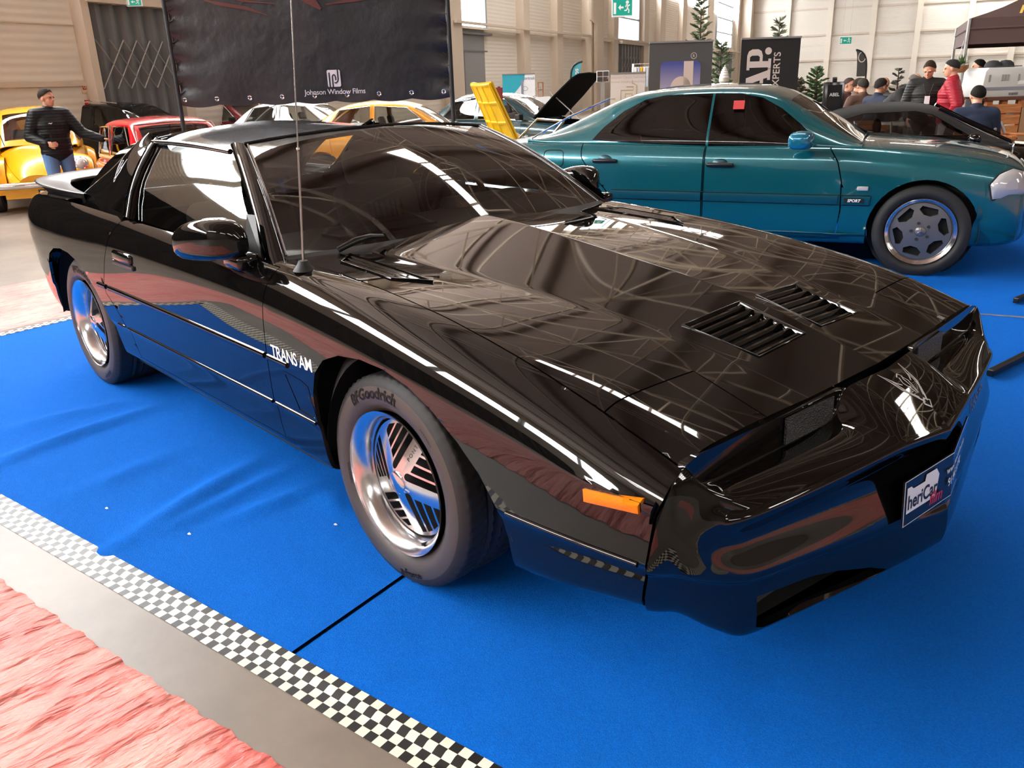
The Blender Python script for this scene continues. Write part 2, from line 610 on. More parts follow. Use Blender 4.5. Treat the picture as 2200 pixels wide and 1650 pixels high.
# unseen dark sheet, added by the long wall so the coupe's flank mirrors dark
M_DARKSHEET = P('added_dark_sheet', (.012, .012, .013), .9)
G = []
for i in range(161):
    s0 = LEN0 + 1 + (s_sheet_end - LEN0 - 1) * i / 160
    G.append([wpt(s0, .02, .5 + .08 * math.sin(i * 1.7)), wpt(s0, 3.6, .5 + .05 * math.sin(i * 1.7))])
struct(MB().grid(np.array(G)).build('wall_added_dark', M_DARKSHEET))
# ------------------------------------------------------------------ carpet, tape, sheets on the floor
ga, gb = gp(0, 1085), gp(1005, 1650)
AX = (gb - ga) / np.linalg.norm(gb - ga)                 # along the taped edge
AY = np.array([-AX[1], AX[0], 0.0])                      # into the carpet
CO = gp(0, 722); u_ = float((CO - ga) @ AX); CO = ga + AX * u_
def cp(a, b_, z=0.0): return ga + AX * (u_ + a) + AY * b_ + np.array([0, 0, z])
def ca(p): d = np.array(p) - cp(0, 0); return float(d @ AX), float(d @ AY)
CL, CWD = 7.1, 8.6
M_CARPET = P('blue_carpet', srgb(0, 112, 215), .95, 0, .15)
noise_color(M_CARPET, srgb(0, 92, 190), srgb(0, 112, 214), 220, 3, .7, lo=.3, hi=.7)
bump(M_CARPET, 420, .55, .006, 2)
bump(M_CARPET, 9, .25, .02, 3)
ridges = []
for (p, q, hgt, wd) in (((-40, 1010), (330, 880), .016, .05), ((120, 1080), (420, 960), .008, .06), ((250, 1180), (560, 990), .016, .05), ((330, 1160), (640, 1000), .010, .035), ((480, 1130), (700, 1040), .010, .04), ((0, 930), (260, 870), .010, .06), ((700, 1060), (730, 1100), .008, .05)):
    ridges.append((np.array(ca(gp(*p))), np.array(ca(gp(*q))), hgt, wd))
def carpet_h(a, b_):
    h = .006
    for (p, q, hg, wd) in ridges:
        d = q - p; L2 = d @ d
        t = max(0, min(1, float((np.array([a, b_]) - p) @ d / L2)))
        e = np.array([a, b_]) - p - d * t
        h += 1.7 * hg * math.exp(-(e @ e) / (wd * wd)) * math.sin(PI * (.1 + .8 * t))
    return h
na, nb = 240, 110
G = []
aa = np.concatenate([np.linspace(0, 4.6, 200), np.linspace(4.65, CL, 20)])
bb_ = np.concatenate([np.linspace(0, 1.7, 70), np.linspace(1.75, CWD, 20)])
for a in aa: G.append([cp(a, b_, carpet_h(a, b_) if b_ < 1.7 and a < 4.6 else .006) for b_ in bb_])
car = MB().grid(np.array(G)).build('carpet', M_CARPET, smooth=1)
tag(car, 'bright blue exhibition carpet under the black and teal cars', 'carpet')
# joint in the carpet: a narrow dark slit, and a silver tape line
def floor_strip(name, p, q, wd, mat, z=.0075, n=30, z2=None):
    p, q = np.array(p), np.array(q)
    t = (q - p) / np.linalg.norm(q - p); s_ = np.array([-t[1], t[0], 0]) * wd / 2
    G = []
    for i in range(n + 1):
        m_ = p + (q - p) * i / n
        a, b_ = ca(m_); h = carpet_h(a, b_) + .0012
        G.append([(m_[0] - s_[0], m_[1] - s_[1], h), (m_[0] + s_[0], m_[1] + s_[1], h)])
    return MB().grid(np.array(G)).build(name, mat, None)
j = floor_strip('carpet_joint', gp(605, 1425), gp(905, 1215) + (gp(905, 1215) - gp(605, 1425)) * 2.2, .012, P('joint_dark', (0, .001, .004), .9, 0, 0)); tag(j, 'dark open joint running across the blue carpet under the black coupe', 'carpet joint')
j = floor_strip('silver_tape', gp(1990, 668), gp(2330, 694), .03, P('silver_tape', (.55, .56, .6), .2, .6)); tag(j, 'thin silver tape line on the blue carpet beyond the nose of the black coupe', 'tape')
# chequered tape round the carpet, half on the carpet, half on the floor
M_CHK = P('chequer_tape', (.8, .8, .75), .40, 0, .4)
def chequer(m, sq, wdt):
    nt, N, L, b = nodes(m)
    tc = N.new('ShaderNodeUVMap'); tc.uv_map = 'tape'
    mp = N.new('ShaderNodeMapping'); mp.inputs['Scale'].default_value = (1, 1, 1)
    ck = N.new('ShaderNodeTexChecker'); ck.inputs['Scale'].default_value = 1.0
    ck.inputs['Color1'].default_value = (*srgb(28, 25, 22), 1); ck.inputs['Color2'].default_value = (*srgb(232, 226, 205), 1)
    L.new(tc.outputs[0], mp.inputs[0]); L.new(mp.outputs[0], ck.inputs[0]); L.new(ck.outputs[0], b.inputs['Base Color'])
chequer(M_CHK, 1, 1)
bump(M_CHK, 6, .12, .01, 2)
def tape(name, p, q, side, w_, sq):
    """strip from p to q, widening to -side, with square cells in uv"""
    p, q = np.array(p), np.array(q); L_ = np.linalg.norm(q - p); t = (q - p) / L_
    n = int(L_ / sq * 1)
    cols = 7
    vs_, fs_, uv = [], [], []
    for i in range(n + 1):
        for k in range(cols):
            v = k / (cols - 1)
            pt = p + t * (L_ * i / n) - np.array(side) * (w_ * (v - .36))
            h = .0085 if v < .36 else (.0085 - .007 * min(1, (v - .36) / .16))
            vs_.append((pt[0], pt[1], h))
    me_ = MB()
    for i in range(n):
        for k in range(cols - 1): fs_.append((i * cols + k, (i + 1) * cols + k, (i + 1) * cols + k + 1, i * cols + k + 1))
    me = bpy.data.meshes.new(name); me.from_pydata(vs_, [], fs_)
    uvl = me.uv_layers.new(name='tape')
    for pl in me.polygons:
        for li in pl.loop_indices:
            vi = me.loops[li].vertex_index
            i, k = divmod(vi, cols)
            uvl.data[li].uv = (L_ * i / n / sq + .001, (k / (cols - 1)) * 4.0 - .0005 if k < cols - 1 else 3.9995)
        pl.use_smooth = True
    o = link(name, me, M_CHK)
    return o
# measured width of the tape
wt = float((gp(440, 1335) - gp(440, 1415)) @ AY)
tw = abs(float((gp(0, 1085) - gp(0, 1150)) @ AY))
TWD = max(.09, min(.16, tw))
o = tape('chequered_tape', cp(-.05, 0), cp(CL, 0), AY, TWD, TWD / 4 * 1.05); tag(o, 'black and white chequered floor tape along the near edge of the blue carpet', 'tape')
o = tape('chequered_tape', cp(0, -.03), cp(0, CWD), AX, TWD, TWD / 4 * 1.05); tag(o, 'chequered floor tape along the rear edge of the blue carpet by the pink sheet', 'tape')
o = tape('chequered_tape', cp(CL, CWD), cp(CL, -.03), -AX, TWD, TWD / 4 * 1.05); tag(o, 'chequered floor tape along the front edge of the blue carpet, mirrored in the black bumper', 'tape')
# film-covered red carpets
M_FILM = P('pink_film', srgb(236, 128, 118), .42, 0, .5)
noise_color(M_FILM, srgb(230, 104, 96), srgb(238, 152, 138), 2.2, 9, .65, stretch=(1, 1, 1))
bump(M_FILM, 7, 1.0, .05, 8, stretch=(1.8, .5, 1)); bump(M_FILM, 26, .6, .015, 5, stretch=(1.5, .7, 1))
def crumpled(name, quad, na, nb, amp, mat, seed, label):
    r_ = random.Random(seed)
    waves = [(r_.uniform(5, 42), r_.uniform(3, 26), r_.uniform(0, 6), r_.uniform(.3, 1)) for _ in range(18)]
    q = [np.array(p) for p in quad]
    G = []
    for i in range(na + 1):
        u = i / na; row = []
        for j_ in range(nb + 1):
            v = j_ / nb
            p = q[0] * (1 - u) * (1 - v) + q[1] * u * (1 - v) + q[2] * u * v + q[3] * (1 - u) * v
            h = 0
            for fx, fy, ph, am in waves: h += am * abs(math.sin(p[0] * fx + p[1] * fy + ph)) ** 3
            e = .004 * math.sin(p[0] * 40) + .003 * math.sin(p[0] * 97) if j_ == 0 else 0
            row.append((p[0] + AY[0] * e, p[1] + AY[1] * e, .002 + amp * h / 6 * min(1, j_ / 4) + (.002 if j_ else 0)))
        G.append(row)
    o = MB().grid(np.array(G)).build(name, mat, smooth=1)
    return tag(o, label, 'floor covering')
ra, rb = ca(gp(0, 1250)), ca(gp(600, 1640))
crumpled('film_covered_carpet', [cp(-.9, ra[1] - .004), cp(5.2, rb[1] - (rb[1] - ra[1]) * .1), cp(5.2, rb[1] - 2.2), cp(-.9, ra[1] - 2.2)], 300, 130, .007, M_FILM, 3, 'crumpled pink film over red carpet in the near left corner')
crumpled('film_covered_carpet', [cp(-.02 - TWD * .8, -3.2), cp(-.02 - TWD * .8, 5.2), cp(-1.45, 5.2), cp(-1.45, -3.2)], 100, 30, .004, M_FILM, 5, 'flat pink film over red carpet behind the tail of the black coupe')
crumpled('film_covered_carpet', [cp(CL + .3, -.5), cp(CL + .3, 6.5), cp(CL + 2.6, 6.5), cp(CL + 2.6, -.5)], 60, 30, .008, M_FILM, 8, 'pink film over red carpet ahead of the black coupe, seen only mirrored in its bumper')
# ================================================================== the black coupe
HERO = thing('sports_coupe', 'glossy black sports coupe with louvred hood, front and centre on the blue carpet', 'car', (0, 0, 0))
# the control tables below were measured with an earlier estimate of the viewpoint; settle() carries them to the final one
Q0 = dict(C=np.array([1.96399, -2.12222, 1.42903]), r=np.array([0.66579268, 0.74544733, -0.03206832]), u=np.array([-0.22822061, 0.24437691, 0.94244113]), f=np.array([-0.71037698, 0.62015176, -0.3328308]), F=1922.87)
def settle_pt(x, y, z):
    sg = -1 if y <= 0 else 1
    d = np.array([x, -abs(y), z]) - Q0['C']
    k = float(d @ Q0['f'])
    v = CF + float(d @ Q0['r']) / k * Q0['F'] / FPX * CR + float(d @ Q0['u']) / k * Q0['F'] / FPX * CU
    y2 = -abs(y) * (1.008 + .0137 * max(-3.6, min(1.1, x)))
    t = (y2 - CAM[1]) / v[1]
    p = CAM + v * t
    return (p[0], sg * abs(y2), p[2])
XS = [-3.64, -3.56, -3.40, -3.15, -2.9, -2.65, -2.4, -2.15, -1.9, -1.6, -1.25, -0.9, -0.62, -0.36, -0.1, 0.17, 0.42, 0.62, 0.79, 0.955]
ZC = [(-3.64, .855), (-3.4, .885), (-3.0, .902), (-2.7, .912), (-2.4, .912), (-2.0, .905), (-1.5, .898), (-1.0, .892), (-.62, .876), (-.36, .862), (-.1, .846), (.17, .817), (.42, .780), (.62, .742), (.79, .703), (.955, .658)]
YS = [(-3.64, .62), (-3.56, .72), (-3.4, .80), (-3.15, .84), (-2.6, .855), (-1.9, .858), (-.6, .845), (.3, .84), (.62, .83), (.79, .82), (.955, .80)]
YW = [(-3.64, .66), (-3.56, .78), (-3.4, .86), (-3.15, .902), (-2.6, .922), (-1.9, .916), (-.6, .912), (.1, .918), (.42, .908), (.62, .898), (.79, .885), (.955, .866)]
ZCEN = [(-3.64, .88), (-2.9, .905), (-1.0, .93), (-.62, .928), (-.36, .91), (-.1, .882), (.17, .850), (.42, .822), (.62, .787), (.79, .738), (.955, .690)]
YV = [(-1, .54), (-.62, .535), (-.1, .465), (.17, .42), (.5, .365), (.79, .335), (.955, .32)]
ZV = [(-3.64, .88), (-2.9, .905), (-1, .875), (-.62, .872), (-.36, .862), (-.1, .845), (.17, .822), (.42, .797), (.62, .765), (.79, .725), (.955, .684)]
ZS = [(-3.64, .88), (-2.9, .905), (-1, .875), (-.62, .876), (-.36, .868), (-.1, .854), (.17, .828), (.42, .800), (.62, .770), (.79, .732), (.955, .684)]
def hero_row(x):
    zc, ys, yw = interp(ZC, x), interp(YS, x), interp(YW, x)
    zcen, yv, zv, zs = interp(ZCEN, x), interp(YV, x), interp(ZV, x), interp(ZS, x)
    k = interp([(-3.64, .75), (-3.4, .9), (-3.1, 1), (.6, 1), (.955, .98)], x)
    tz = interp([(-3.64, .14), (-3.2, .07), (-2.8, 0), (.5, 0), (.955, .015)], x)
    bow = interp([(-3.6, .008), (-2.6, .016), (-1.9, .004), (-.6, .004), (.05, .012), (.6, .006), (.955, .004)], x)
    r = [(x, 0, zcen), (x, 0, zcen), (x, yv * .5, zcen * .50 + zv * .50), (x, yv, zv), (x, yv, zv), (x, (yv + .74) / 2, zv * .5 + zs * .5 + .004),
         (x, .745 * k, zs), (x, .80 * k * (ys / .845), zc * .5 + zs * .5 + .004), (x, ys, zc),
         (x, yw - .022, zc - .038), (x, yw + .002 + bow * .4, zc - .10), (x, yw + bow, .5 * (zc - .10) + .5 * .60), (x, yw + bow, .600 + tz), (x, yw - .002 + bow * .5, .52 + tz), (x, yw - .004, .45 + tz),
         (x, yw - .004, .428 + tz), (x, yw - .016, .415 + tz), (x, yw - .018, .36 + tz), (x, yw - .030, .285 + tz), (x, yw - .045, .262 + tz), (x, yw - .16, .25 + tz)]
    k = max(0, min(1, (x - .60) / .3))
    r = [(a - .20 * k * max(0, .62 - c), b_, c + .035 * k * max(0, min(1, (.45 - c) / .15))) for a, b_, c in r]
    return r
NLID = 8          # control rows above the shoulder
ctrl = np.array([hero_row(x) for x in XS])
NU, NV = 7, 4
SF = surf(ctrl, NU, NV)
SF[:, :, 1] = -SF[:, :, 1]                    # the right-hand side
nI, nJ = SF.shape[:2]
bm = bmesh.new()
lay = bm.faces.layers.int.new('row')
vv = [[bm.verts.new(SF[i, j]) for j in range(nJ)] for i in range(nI)]
for i in range(nI - 1):
    for j in range(nJ - 1):
        a = [vv[i][j], vv[i + 1][j], vv[i + 1][j + 1], vv[i][j + 1]]
        if (a[0].co - a[3].co).length < 1e-7 and (a[1].co - a[2].co).length < 1e-7: continue
        f = bm.faces.new(a); f[lay] = j
bmesh.ops.remove_doubles(bm, verts=bm.verts, dist=1e-6)
JS = NLID * NV
XZ, XY = (0, 2), (0, 1)
is_lid = lambda f: f[lay] < JS
is_side = lambda f: f[lay] >= JS - 3
ARCH_F = [(-.312, .15), (-.322, .33), (-.328, .43), (-.318, .53), (-.285, .605), (-.225, .658), (-.14, .690), (-.03, .703), (.08, .700), (.19, .678), (.285, .638), (.37, .582), (.44, .515), (.49, .44), (.512, .36), (.515, .15)]
ARCH_R = [(-3.01, .15), (-3.0, .40), (-2.975, .50), (-2.92, .58), (-2.84, .64), (-2.74, .676), (-2.62, .690), (-2.50, .683), (-2.40, .660), (-2.30, .615), (-2.215, .545), (-2.15, .465), (-2.10, .40), (-2.08, .33), (-2.07, .15)]
DOOR = [(-.565, 1.0), (-.575, .88), (-.592, .69), (-.603, .48), (-.600, .300), (-1.872, .300), (-1.885, .345), (-1.915, .42), (-2.02, .515), (-2.085, .56), (-2.085, .60), (-2.03, .70), (-1.95, .81), (-1.865, .90), (-1.845, 1.0)]
HOODP = [(-.70, 0), (-.70, -.772), (-.62, -.775), (-.36, -.768), (-.1, -.768), (.17, -.772), (.42, -.785), (.62, -.793), (.79, -.795), (.97, -.792), (.97, 0)]
LAMP = [(.735, -.485), (.955, -.500), (.97, -.500), (.97, -.792), (.955, -.792), (.79, -.795), (.745, -.7935)]
VENT = [(.562, -.045), (.768, -.045), (.775, -.265), (.560, -.295)]
COWLV = [(-.545, -.61), (-.47, -.690), (-.20, -.690), (-.10, -.615)]
BELT = lambda f: f.calc_center_median()
cut(bm, ARCH_F, XZ, is_side); cut(bm, ARCH_R, XZ, is_side); cut(bm, DOOR[:-1], XZ, is_side, closed=False)
cut(bm, HOODP[1:-1], XY, is_lid, closed=False); cut(bm, LAMP, XY, is_lid, closed=False); cut(bm, VENT, XY, is_lid); cut(bm, COWLV, XY, is_lid)
cut(bm, [(-.635, -1), (-.60, -.5), (-.585, 0.01)], XY, is_lid, closed=False)
cut(bm, [(-2.66, -1), (-2.66, 0.01)], XY, is_lid, closed=False)
SIDEMOLD = [(-3.6, .43), (-3.0, .43)]
bm.verts.index_update()
groups = {}
for f in bm.faces:
    c = f.calc_center_median()
    lid = f[lay] < JS
    if not lid or abs(c.y) > .80:
        if inside(ARCH_F, c.x, c.z) or inside(ARCH_R, c.x, c.z): continue
    if lid:
        if c.x < -2.66: g = 'deck'
        elif inside(HOODP, c.x, c.y):
            edge = np.interp(c.y, [-1, -.5, 0], [-.635, -.60, -.585])
            if c.x < edge: continue
            if inside(LAMP, c.x, c.y): g = 'lamp'
            elif inside(VENT, c.x, c.y) or inside(COWLV, c.x, c.y): continue
            else: g = 'hood'
        elif c.x > -.62: g = 'fender'
        else: continue
    else:
        if inside(DOOR, c.x, c.z): g = 'door'
        elif c.x > -.62 and c.z > .0 and (c.x > -.604): g = 'fender'
        else: g = 'quarter'
        if g == 'quarter' and c.z < .302 and -1.9 < c.x < -.55: g = 'sill'
        if g == 'fender' and c.z < .302 and c.x < -.55: g = 'sill'
    groups.setdefault(g, []).append(f)
VF = {g: take(bm, fs) for g, fs in groups.items()}
bm.free()
hood = panel('hood', [VF['hood'], mir(VF['hood'])], M_BLACK, HERO)
hood['label'] = 'black hood with louvred vents and a centre ridge'
fend, doors = [], []
for s in (0, 1):
    m_ = (lambda q: q) if s == 0 else mir
    fend.append(panel('front_fender', [m_(VF['fender'])], M_BLACK, HERO))
    dr = panel('door', [m_(VF['door'])], M_BLACK, HERO); doors.append(dr)
    panel('quarter_panel', [m_(VF['quarter'])], M_BLACK, HERO) if s else None
    panel('headlight_door', [m_(VF['lamp'])], M_BLACK, HERO)
    panel('side_skirt', [m_(VF['sill'])], M_BLACK, HERO, gap=0.0004)
quarter = panel('quarter_panel', [VF['quarter']], M_BLACK, HERO)
panel('rear_deck', [VF['deck'], mir(VF['deck'])], M_BLACK, HERO)
RIGHT = [hood, fend[0], doors[0], quarter]

# --- rear closing panel
b = MB()
prof = [tuple(SF[0, j]) for j in range(0, nJ)]
b.add(prof + [(p[0] - .02, 0, p[2]) for p in prof], [(j, j + 1, nJ + j + 1, nJ + j) for j in range(nJ - 1)])
b.mirror_y(); b.build('rear_bumper', M_BLACK, HERO, smooth=.6, weld=1e-4)

# --- nose: one moulded bumper, top, front and corners
YC = [0, .0, .10, .205, .225, .25, .45, .66, .745, .765, .795]
def nose_top():
    G = []
    lipx = [(0, 1.142), (.1, 1.136), (.22, 1.124), (.45, 1.098), (.66, 1.066), (.745, 1.050), (.80, 1.018)]
    lipz = [(0, .574), (.1, .583), (.22, .588), (.45, .578), (.66, .566), (.745, .562), (.80, .566)]
    edge = [(0, .975), (.3, .968), (.5, .962), (.8, .958)]
    hz = [(0, .684), (.2, .684), (.32, .680), (.5, .680), (.745, .680), (.80, .664)]
    nost = [(0, 0), (.206, 0), (.226, .6), (.25, 1), (.745, 1), (.766, .45), (.795, 0)]
    for t, dz in ((0, 0.0), (.0, 1.0), (.03, 1.0), (.2, .80), (.45, .48), (.72, .22), (.9, .08), (1, 0)):
        row = []
        for y in YC:
            x0, x1 = interp(edge, y), interp(lipx, y)
            if y > .745:      # side rim follows the wing line
                pass
            z = interp(hz, y) * (1 - t) + interp(lipz, y) * t
            z += .012 * math.sin(PI * t) * (1 if y < .21 else .3)
            z -= interp(nost, y) * dz * .078 * (1 - .25 * t)
            row.append((x0 + (x1 - x0) * t, y * (1 - .085 * t ** 1.5), z))
        G.append(row)
    return np.array(G)
NT = nose_top()
nt_in = [list(r) for r in NT]
# ring of the rim: along the lip from the centre, round the corner and back along the wing
ring = [NT[-1, j] for j in range(len(YC))] + [NT[i, -1] for i in range(len(NT) - 2, -1, -1)]
ring = [np.array(p) for p in ring]
fr = []
out_path = []
for p in ring:
    out_path.append(p)
def wall_col(p, q):
    """control column under a rim point; q 0 at the front centre, 1 on the flank"""
    x, y, z = p
    front = q < .5
    tt = (.22, .48, .70, .86, .96)
    if front:
        yk = y
        c_ = 1 - min(1, y / .62)
        lo_ = .415 - .035 * c_
        xs = [0, .010, .012, .004, -.012, -.006, .004, .012, .016, .020, .020, .008, .008, .012, .006, -.008, -.09]
        zs = [z, z - .006, z - .018, z - .034] + [(z - .034) * (1 - t) + (lo_ + .008) * t for t in tt] + [lo_, lo_ - .012, lo_ - .022, lo_ - .032, .33 - .02 * c_, .262 + .006 * c_, .238 + .006 * c_, .225]
        return [(x + a + (.022 * (1 - min(1, y / .5)) if i >= 11 else 0), yk, zz) for i, (a, zz) in enumerate(zip(xs, zs))]
    yk = [0, .014, .030, .045, .062, .071, .073, .073, .072, .071, .070, .060, .056, .052, .037, .015, -.08]
    zs = [z, z - .008, z - .020, z - .036] + [(z - .036) * (1 - t) + .448 * t for t in tt] + [.440, .428, .418, .405, .35, .285, .262, .25]
    return [(x - .20 * max(0, .62 - zz), y + a, zz + .035 * max(0, min(1, (.45 - zz) / .15))) for a, zz in zip(yk, zs)]
cols = []
nf = len(YC)
for k, p in enumerate(ring):
    if k < nf - 2: cols.append(wall_col(p, 0))
    elif k >= nf + 1: cols.append(wall_col(p, 1))
    else:
        w_ = (k - (nf - 2) + .8) / 3.6
        A, B = np.array(wall_col(p, 0)), np.array(wall_col(p, 1))
        bulge = np.array([0, .010, .018, .022, .020, .024, .028, .030, .031, .032, .032, .024, .022, .020, .014, .0, -.03])
        m_ = A * (1 - w_) + B * w_
        m_[:, 0] += bulge * .35; m_[:, 1] += bulge * .35
        cols.append([tuple(q) for q in m_])
WALL = np.array(cols)
top = surf(NT, 5, 4)
wal = surf(WALL, 4, 4)
bm = bmesh.new()
lay = bm.faces.layers.int.new('row')
def addgrid(G, code):
    vs_ = [[bm.verts.new(Vector((p[0], -p[1], p[2]))) for p in r] for r in G]
    for i in range(len(G) - 1):
        for j in range(len(G[0]) - 1):
            q = [vs_[i][j], vs_[i + 1][j], vs_[i + 1][j + 1], vs_[i][j + 1]]
            try:
                f = bm.faces.new(q); f[lay] = code
            except ValueError: pass
addgrid(top, 0)
# make the wall's first row the rim of the top exactly
rim = [top[-1, j] for j in range(top.shape[1])] + [top[i, -1] for i in range(top.shape[0] - 2, -1, -1)]
rim = np.array(rim)
def along(P_, n):
    d = np.r_[0, np.cumsum(np.linalg.norm(np.diff(P_, axis=0), axis=1))]
    return d
dW, dR = along(wal[:, 0], 0), along(rim, 0)
dW, dR = dW / dW[-1], dR / dR[-1]
W2 = np.stack([np.stack([np.interp(dR, dW, wal[:, r, c]) for c in range(3)], -1) for r in range(wal.shape[1])], 1)
W2 = W2 + (rim - W2[:, 0])[:, None, :] * np.linspace(1, 0, W2.shape[1])[None, :, None] ** 2
W2[:, 0] = rim
addgrid(W2, 1)
bmesh.ops.remove_doubles(bm, verts=bm.verts, dist=2e-4)
YZ = (1, 2)
FOG = [(-.665, .352), (-.655, .272), (-.63, .262), (-.30, .258), (-.22, .262), (-.30, .296), (-.42, .330), (-.50, .345)]
frontal = lambda f: f[lay] == 1
cut(bm, FOG, YZ, lambda f: f[lay] == 1 and f.calc_center_median().x > .98)
bm.verts.index_update()
keep = [f for f in bm.faces if not (f[lay] == 1 and f.calc_center_median().x > .98 and face_in(f, FOG, YZ))]
nose_vf = take(bm, keep); bm.free()
nose = panel('front_bumper', [nose_vf, mir(nose_vf)], M_BLACK, HERO, gap=.0015, flange=.02)
nose['label'] = 'black pointed front bumper with two scooped lamp pockets'
# dark pockets behind the fog openings
for sg in (1, -1):
    b = MB()
    pl = [(-sg * (.44 + (abs(y) - .44) * .99), .30 + (z - .30) * .97) for y, z in FOG]
    n_ = len(pl)
    b.add([(.94, y, z) for y, z in pl] + [(1.03 if abs(y) > .6 else 1.055, y, z) for y, z in pl], [tuple(range(n_))] + [(i, (i + 1) % n_, (i + 1) % n_ + n_, i + n_) for i in range(n_)])
    b.build('fog_lamp_recess', M_DARK, HERO)
    b = MB(); b.box((1.0, sg * .52, .30), (.03, .13, .05)); b.build('fog_lamp', P('smoked_lens', (.05, .05, .055), .05), HERO, bevel=.006)
# panels of mesh behind the pockets
gm = P('pocket_mesh', (.06, .06, .06), .35, .5); bump(gm, 260, 1.0, .004, kind='voronoi')
for sg in (1, -1):
    b = MB(); b.box((.970, sg * .345, .640), (.006, .20, .062)); b.build('intake_mesh', gm, HERO)
b = MB()
b.box((.17, 0, .60), (1.5, 1.2, .16)); b.build('engine_bay_liner', M_DARK, HERO)
# ---------------------------------------------------------------- coupe: roof, pillars, glass
M_WS = glass('windscreen_glass', (.50, .50, .46), 1.62)
M_SG = glass('door_glass', (.40, .43, .42), 2.3, (.95, 1, .97))
M_TG = glass('hatch_glass', (.12, .12, .12), 1.5)
RX = [-1.215, -1.235, -1.30, -1.42, -1.6, -1.8, -2.0, -2.12, -2.24]
ZR = [(-1.20, 1.226), (-1.235, 1.240), (-1.3, 1.258), (-1.42, 1.279), (-1.6, 1.290), (-1.8, 1.287), (-2.0, 1.270), (-2.12, 1.248), (-2.24, 1.215)]
YR = [(-1.2, .585), (-1.3, .605), (-1.6, .618), (-2.0, .612), (-2.24, .575)]
roofc = []
for x in RX:
    z, ye = interp(ZR, x), interp(YR, x)
    xx = lambda y: x - .045 * (y / .6) ** 2 * max(0, min(1, (x + 1.7) / .4))
    row = [(xx(y), y, z - .175 * y * y) for y in (0, .0, .12, .25, .38, .48)]
    row += [(xx(ye), ye - .045, z - .060), (xx(ye), ye - .012, z - .078), (xx(ye), ye, z - .090), (xx(ye), ye + .004, z - .104)]
    roofc.append(row)
RF = surf(np.array(roofc), 6, 4)
bm = bmesh.new()
for G in (RF,):
    q = [[bm.verts.new((p[0], -p[1], p[2])) for p in r] for r in G]
    for i in range(len(G) - 1):
        for j in range(len(G[0]) - 1):
            try: bm.faces.new((q[i][j], q[i + 1][j], q[i + 1][j + 1], q[i][j + 1]))
            except ValueError: pass
bmesh.ops.remove_doubles(bm, verts=bm.verts, dist=1e-6)
TT = [(-1.345, -.155), (-1.352, -.30), (-1.385, -.70), (-2.04, -.70), (-2.01, -.155)]
TB = [(-1.345, .01), (-1.345, -.155), (-2.01, -.155), (-2.01, .01)]
cut(bm, TT, XY)
bm.verts.index_update()
g = {}
for f in bm.faces: g.setdefault('t' if face_in(f, TT, XY) else 'r', []).append(f)
vt, vr = take(bm, g['t']), take(bm, g['r']); bm.free()
M_ROOF = P('roof_black', (.006, .0058, .0055), .10, 0, .5)
panel('roof', [vr, mir(vr)], M_ROOF, HERO)
for m_ in ((lambda q: q), mir): panel('roof_panel', [m_(vt)], M_ROOF, HERO)
# windscreen
def patch(c00, c10, c01, c11, nu, nv, bow):
    """bilinear patch with a bow along (axis) fields"""
    G = np.zeros((nu + 1, nv + 1, 3))
    for i in range(nu + 1):
        for j in range(nv + 1):
            u, v = i / nu, j / nv
            G[i, j] = (1 - u) * (1 - v) * np.array(c00) + u * (1 - v) * np.array(c10) + (1 - u) * v * np.array(c01) + u * v * np.array(c11)
            G[i, j] += np.array(bow(u, v))
    return G
wsb = lambda u, v: (.10 * 4 * u * (1 - u) * (1 - v) + .045 * 4 * u * (1 - u) * v, 0, .032 * 4 * u * (1 - u) * v + .028 * math.sin(PI * v) + .01 * 4 * u * (1 - u) * (1 - v))
WS = patch((-.665, -.785, .878), (-.665, .785, .878), (-1.245, -.592, 1.192), (-1.245, .592, 1.192), 28, 14, wsb)
MB().grid(WS).build('windscreen', M_WS, HERO, smooth=1)
def strip(A, B, n=1):
    A, B = np.asarray(A), np.asarray(B)
    return np.stack([A * (1 - t) + B * t for t in np.linspace(0, 1, n + 1)], 1)
for sg in (0, -1):
    e = WS[sg]                      # screen edge, bottom to top
    sy = -1 if sg == 0 else 1
    t = np.linspace(0, 1, len(e))[:, None]
    inn = e + np.array([0, -sy * .012, -.004])
    mid = e + np.array([-.008, sy * .018, .010])
    out = e + np.array([-.05, sy * .045, .000]) * (1 - t) + np.array([-.075, sy * .022, .004]) * t
    back = out + np.array([-.02, -sy * .010, -.02])
    C_ = np.stack([inn, e + np.array([0, 0, .007]), mid, out * .5 + mid * .5 + np.array([0, sy * .004, .003]), out, back, back + np.array([.01, -sy * .03, -.01])], 1)
    C_ = np.concatenate([C_[:1] + (C_[:1] - C_[1:2]) * 1.2, C_], 0)
    MB().grid(surf(C_, 2, 3)).build('windscreen_pillar', M_BLACK, HERO, smooth=1.2)
    # bright line round the glass
    MB().tube([V3(p) + Vector((0, -sy * .012, .004)) for p in e], .0035, 5).build('windscreen_moulding', M_CHROME if False else P('dark_chrome', (.35, .35, .36), .12, 1.0), HERO, smooth=1)
topb = [V3(p) + Vector((-.004, 0, .004)) for p in WS[:, -1]]
MB().tube(topb, .006, 5).build('windscreen_seal', M_TRIM, HERO, smooth=1)
bot = [V3(p) for p in WS[:, 0]]
MB().grid(strip([p + Vector((.0, 0, .002)) for p in bot], [p + Vector((.12, 0, -.04)) for p in bot])).build('cowl_panel', M_MATTE, HERO)
